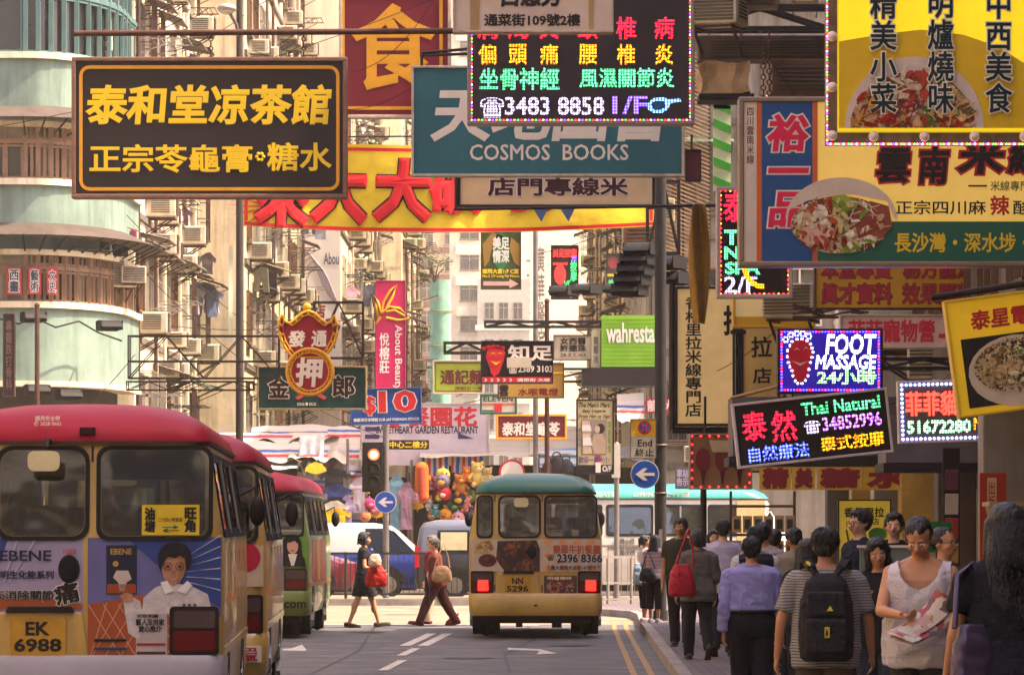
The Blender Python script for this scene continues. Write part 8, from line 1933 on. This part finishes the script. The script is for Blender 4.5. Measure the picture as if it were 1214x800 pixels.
p12 = Person('man in lavender blue long sleeved shirt and black trousers, back to view', 891, 35.4, 1.47, 2, .13, 'm', ((6, 4), (-6, 10)), ((-6, 9, 12), (4, 8, 14)), 1, (0, 0, 0), skin_a, .0095, top=dict(col='#8a85b4', sleeve=1.95, hem=.6, infl=.022, wr=.02, mat=fabric('lavender', '#8a85b4')), bottom=dict(col='#121117', infl=.022, waist=.6), hair='short', face=False, wide=1.12)
mb = MB(); mb.torus(p12.U((0, -.004, .842)), .042 * 1.47, .011, (0, 0, 1), 18, 6); mb.build('collar', fabric('lavender', '#8a85b4'), p12.o)
mb = MB(); mb.torus((0, -.006, .594 * 1.47), .113 * 1.47, .014, (0, 0, 1), 24, 6); o = mb.build('belt', black, p12.o); o.scale = (1.12, .78, 1)
p13 = Person('dark shirted man far down the pavement by the picture stand', 918, 47, 1.53, 4, .13, 'm', ((6, 4), (-6, 6)), ((0, 8, 12), (0, 8, 12)), 1, (0, 0, 0), skin_a, .014, top=dict(col='#241d22', sleeve=.6), bottom=dict(col='#15141a'), hair='short', face=False)
p14 = Person('person in beige jacket turned towards the picture stand', 944, 44, 1.54, 14, .13, 'm', ((4, 2), (-4, 4)), ((0, 8, 12), (0, 8, 12)), 3, (20, 14, 0), skin_c, .013, top=dict(col='#8f8072', sleeve=1.95, hem=.46, infl=.022), bottom=dict(col='#17151b'), hair='short', face=False)
p15 = Person('woman with long black hair just left of the rucksack wearer', 957, 34.5, 1.46, 2, .13, 'f', ((6, 4), (-6, 6)), ((0, 8, 12), (0, 8, 12)), 1, (0, 0, 0), skin_a, .013, top=dict(col='#1c1920', sleeve=.6), bottom=dict(col='#1b1a22'), hair='long', face=False)
p16 = Person('man in grey striped T-shirt with a black rucksack, back to view', 979, 26.6, 1.55, -3, .13, 'm', ((8, 4), (-8, 8)), ((-6, 20, 18), (4, 18, 18)), 2, (-8, 0, 0), skin_a, .0085, top=dict(col='#6a6664', sleeve=.78, hem=.455, infl=.02, wr=.012, sl_r=1.1, mat=stripe_cloth('grey_stripe', '#8a847e', '#4a4648', .017)), bottom=dict(col='#4a4239', infl=.018), hair='short', face=False, wide=1.1)
bp = thing('backpack', 'black rucksack with a yellow triangle mark on the back of the striped man', 'backpack', p16.W((.0, -.19, 1.02)), p16.rz)
mb = MB(); n = 16; rs = []
for z, w, dd in ((-.27, .12, .07), (-.25, .155, .09), (-.1, .165, .1), (.08, .155, .09), (.2, .12, .07), (.25, .07, .04)):
    rs.append([Vector((w * (abs(math.cos(a)) ** .55) * (1 if math.cos(a) > 0 else -1), dd * (abs(math.sin(a)) ** .7) * (1 if math.sin(a) > 0 else -1), z)) for a in (2 * PI * i / n for i in range(n))])
mb.rings(rs); pack = M('rucksack_black', '#17151c', .7, var=.3, vs=9, bump=.4, bs=40); grow(mb, 'bag_body', pack, bp, .009, 2, .008, 12.)
mb = MB(); mb.box((0, -.1, -.12), (.24, .05, .2)); grow(mb, 'pocket', pack, bp, .009, 2, .006, 14.)
mb = MB(); mb.box((0, -.085, .07), (.22, .05, .14)); grow(mb, 'pocket', pack, bp, .009, 2, .006, 14.)
for sg in (-1, 1):
    mb = MB()
    pts = [Vector(p) for p in ((sg * .03, -.03, .2), (sg * .085, .0, .285), (sg * .125, .09, .335), (sg * .13, .18, .315), (sg * .13, .24, .2))]
    for a, b in zip(pts, pts[1:]): mb.bar(a, b, .055, .022)
    for p in pts: mb.ell(p, (.027, .014, .027), 10, 6)
    mb.build('strap', pack, bp)
yl = M('yellow_print', '#c9b41c', .5, var=0)
mb = MB(); mb.plate([(.0, .03), (.04, .03), (.022, .062)], -.125, -.118); mb.build('triangle_mark', yl, bp)
mb = MB(); mb.plate(rrect(-.012, -.13, .018, -.065, .004), -.14, -.131); tg = mb.build('badge', yl, bp); mb = MB(); mb.plate([(-.006, -.122), (.004, -.118), (.01, -.1), (.004, -.088), (.006, -.075), (-.002, -.08), (-.006, -.1)], -.144, -.1405); mb.build('figure_mark', ink, tg)
mb = MB(); mb.bar((-.118, .03, .315), (-.095, .0, .29), .018, .03); mb.build('strap_label', yl, bp)
p17 = Person('woman in black T-shirt with long hair and lowered eyes, facing the view', 1042, 31, 1.475, 174, .13, 'f', ((5, 4), (-6, 8)), ((4, 8, 14), (-2, 8, 14)), 1, (6, 10, 6), skin_a, .0095, top=dict(col='#131116', sleeve=.6, hem=.47, infl=.016), bottom=dict(col='#2c3140', infl=.012), hair='shoulder')
mb = MB(); mb.plate(circ(.05, 1.06, .035, .05, 14), .135, .14); mb.plate(circ(-.06, 1.07, .06, .045, 10), .135, .14); o = mb.build('shirt_print', A('#a87a2c'), p17.o)
p18 = Person('young man with glasses in navy T-shirt looking left beside the menu board', 1019, 38.5, 1.71, 118, .13, 'm', ((4, 2), (-4, 4)), ((0, 8, 10), (4, 8, 10)), 0, (6, 0, 0), skin_b, .0105, top=dict(col='#161a2c', sleeve=.65, hem=.5), bottom=dict(col='#17161b'), hair='short', glasses=True)
p19 = Person('woman with hair tied back in a black top, mouth slightly open, behind the counter', 1060, 39.5, 1.68, 172, .13, 'f', ((2, 2), (-2, 2)), ((0, 8, 10), (0, 8, 10)), 1, (0, -4, 0), skin_b, .0105, top=dict(col='#17141a', sleeve=.5, hem=.5), bottom=dict(col='#17161b'), hair='pony')
p20 = Person('balding man in white sleeveless shirt reading a folded newspaper as he walks', 1092, 25.5, 1.62, 170, .13, 'm', ((10, 6), (-8, 10)), ((0, 10, 60), (0, 10, 60)), 3, (-4, 26, 2), skin_a, .0068, top=dict(col='#b8aeb2', sleeve=0, hem=.465, infl=.03, wr=.018, mat=fabric('tank_white', '#bcb2b4'), cut=lambda v: (v.y > -.02 and (v.x / .125) ** 2 + ((v.z - 1.385) / .185) ** 2 < 1) or (abs(v.x) > .182 + .12 * max(0, 1.2 - v.z) and v.z > 1.02) or v.z > 1.36 and abs(v.x) < .1), bottom=dict(col='#33332f', infl=.01), hair='bald', ik=((-.085, .205, .655, (-.8, -.4, -.8)), (.045, .23, .645, (.9, -.3, -.8))), wide=1.02, curl=1.5)
nw = thing('newspaper', 'folded colour newspaper held low by the balding man', 'newspaper', p20.W((-.15, .40, 1.03)), p20.rz + rad(-38))
nw.rotation_euler = (rad(14), rad(-20), p20.rz + rad(-38))
def sheet_pts(mb, w0, h0, tilt, bend, m, off):
    vs = []; n = 10
    for j in range(n + 1):
        for i in range(7):
            u, v = i / 6, j / n
            vs.append((-w0 / 2 + w0 * u + .10 * v, .03 * math.sin(u * 3.1) + bend * (v - .3) ** 2 + off, -h0 * v + .12 + .03 * math.sin(v * 2 + u)))
    mb.add(vs, [(j * 7 + i, j * 7 + i + 1, (j + 1) * 7 + i + 1, (j + 1) * 7 + i) for j in range(n) for i in range(6)], m, True)
def news_mat():
    m, nt, b, N, L = nodes_of('newsprint'); tc = N('TexCoord'); mp = N('Mapping'); mp.inputs['Rotation'].default_value = (PI / 2, 0, 0); L(tc.outputs['Object'], mp.inputs['Vector'])
    br = N('TexBrick'); br.inputs['Scale'].default_value = 1.; br.inputs['Brick Width'].default_value = .05; br.inputs['Row Height'].default_value = .009; br.inputs['Mortar Size'].default_value = .0035
    br.inputs['Color1'].default_value = (*lin('#6a5f5c'), 1); br.inputs['Color2'].default_value = (*lin('#8a7c76'), 1); br.inputs['Mortar'].default_value = (*lin('#bdb0a6'), 1); L(mp.outputs[0], br.inputs['Vector'])
    v = N('TexVoronoi', Scale=17.); v.distance = 'CHEBYCHEV'; L(tc.outputs['Object'], v.inputs['Vector']); s_ = N('SeparateColor'); L(v.outputs['Color'], s_.inputs[0])
    r = N('ValToRGB'); r.color_ramp.interpolation = 'CONSTANT'; L(s_.outputs[1], r.inputs[0]); e = r.color_ramp.elements
    e[0].color = (*lin('#8a3038'), 1); e[1].position = .75; e[1].color = (*lin('#4a4048'), 1); k = e.new(.4); k.color = (*lin('#a8847a'), 1)
    g = N('Math', operation='GREATER_THAN'); g.inputs[1].default_value = .45; L(s_.outputs[0], g.inputs[0])
    x = N('Mix', data_type='RGBA'); L(g.outputs[0], x.inputs['Factor']); L(br.outputs['Color'], x.inputs['A']); L(r.outputs[0], x.inputs['B']); L(x.outputs['Result'], b.inputs['Base Color']); b.inputs['Roughness'].default_value = .6
    return m
news = news_mat()
mb = MB(); sheet_pts(mb, .2, .36, 0, .3, 0, 0); mb.build('page', news, nw); mb = MB(); sheet_pts(mb, .22, .33, 0, .36, 0, -.02); mb.build('page', news, nw); mb = MB(); sheet_pts(mb, .17, .30, 0, .2, 0, .03); mb.build('page', news, nw)
p21 = Person('older man with glasses gazing right behind the balding man', 1119, 30.5, 1.55, -128, .13, 'm', ((4, 2), (-4, 4)), ((0, 8, 10), (0, 8, 10)), 1, (0, -4, 0), skin_a, .0105, top=dict(col='#3a3626', sleeve=.7, hem=.5), bottom=dict(col='#17161b'), hair='bald', glasses=True)
p22 = Person('woman with very long straight black hair in navy at the right edge, back to view', 1194, 20.2, 1.66, 6, .13, 'f', ((6, 4), (-8, 8)), ((2, 14, 20), (0, 10, 16)), 1, (-4, 0, 0), skin_a, .0095, top=dict(col='#12131c', sleeve=.6, hem=.5, infl=.02), bottom=dict(col='#17161c', infl=.014), hair='long', face=False, wide=1.1)
bag('shoulder_bag', 'shiny mauve tote bag under the arm of the long haired woman', 'shoulder bag', p22.W((-.18, -.1, .93)), p22.rz + rad(20), (.21, .12, .34), '#4c4258', [[(-.1, 0, .16), (-.05, .05, .4), (.03, .06, .46), (.1, 0, .18)]], .25, metal=.4)
mb = MB(); W_, E_ = p22.arms[0][2], p22.arms[0][1]; mb.torus(W_.lerp(E_, .12), .031, .006, (W_ - E_), 16, 6); mb.build('bracelet', chrome, p22.o)
# driver of the blue carrier, arm on the window sill
p23 = Person('driver of the blue people carrier with a forearm out of the side window', 437, 105.3, 1.66, -90, -.14, 'm', ((80, 80), (80, 80)), ((10, 10, 20), (20, 60, 60)), -6, (0, 0, 0), skin_a, .014, top=dict(col='#a8a4ac', sleeve=.7, hem=.5), bottom=dict(col='#17161b'), hair='short', ik=(None, (.39, .32, .80, (0, -.2, -1))))
# white counter board in front of the woman with tied hair
t = thing('counter_board', 'pale grey counter board at shoulder height beside the menu board', 'board', (PX(1050, 37.5), 37.5, .13))
mb = MB(); mb.bx(-.22, .22, 0, .05, .0, PZ(649, 37.5) - .13); mb.build('panel', A('#6f7468'), t); mb = MB(); mb.bx(-.24, .24, -.02, .07, PZ(649, 37.5) - .13, PZ(646, 37.5) - .13); mb.build('edge', whitem, t)
# ------------------------------------------------------------------ hazy air
mb = MB(); mb.bx(-70, 90, -120, 640, -2.2, 120)
hz = bpy.data.materials.new('haze_air'); hz.use_nodes = True; nt = hz.node_tree; nt.nodes.remove(nt.nodes['Principled BSDF'])
pv = nt.nodes.new('ShaderNodeVolumePrincipled'); pv.inputs['Color'].default_value = (1, .9, .74, 1); pv.inputs['Density'].default_value = .00038; pv.inputs['Anisotropy'].default_value = .3
nt.links.new(pv.outputs[0], nt.nodes['Material Output'].inputs['Volume'])
HAZE = True
if HAZE: struct(mb.build('haze', hz), 'stuff')
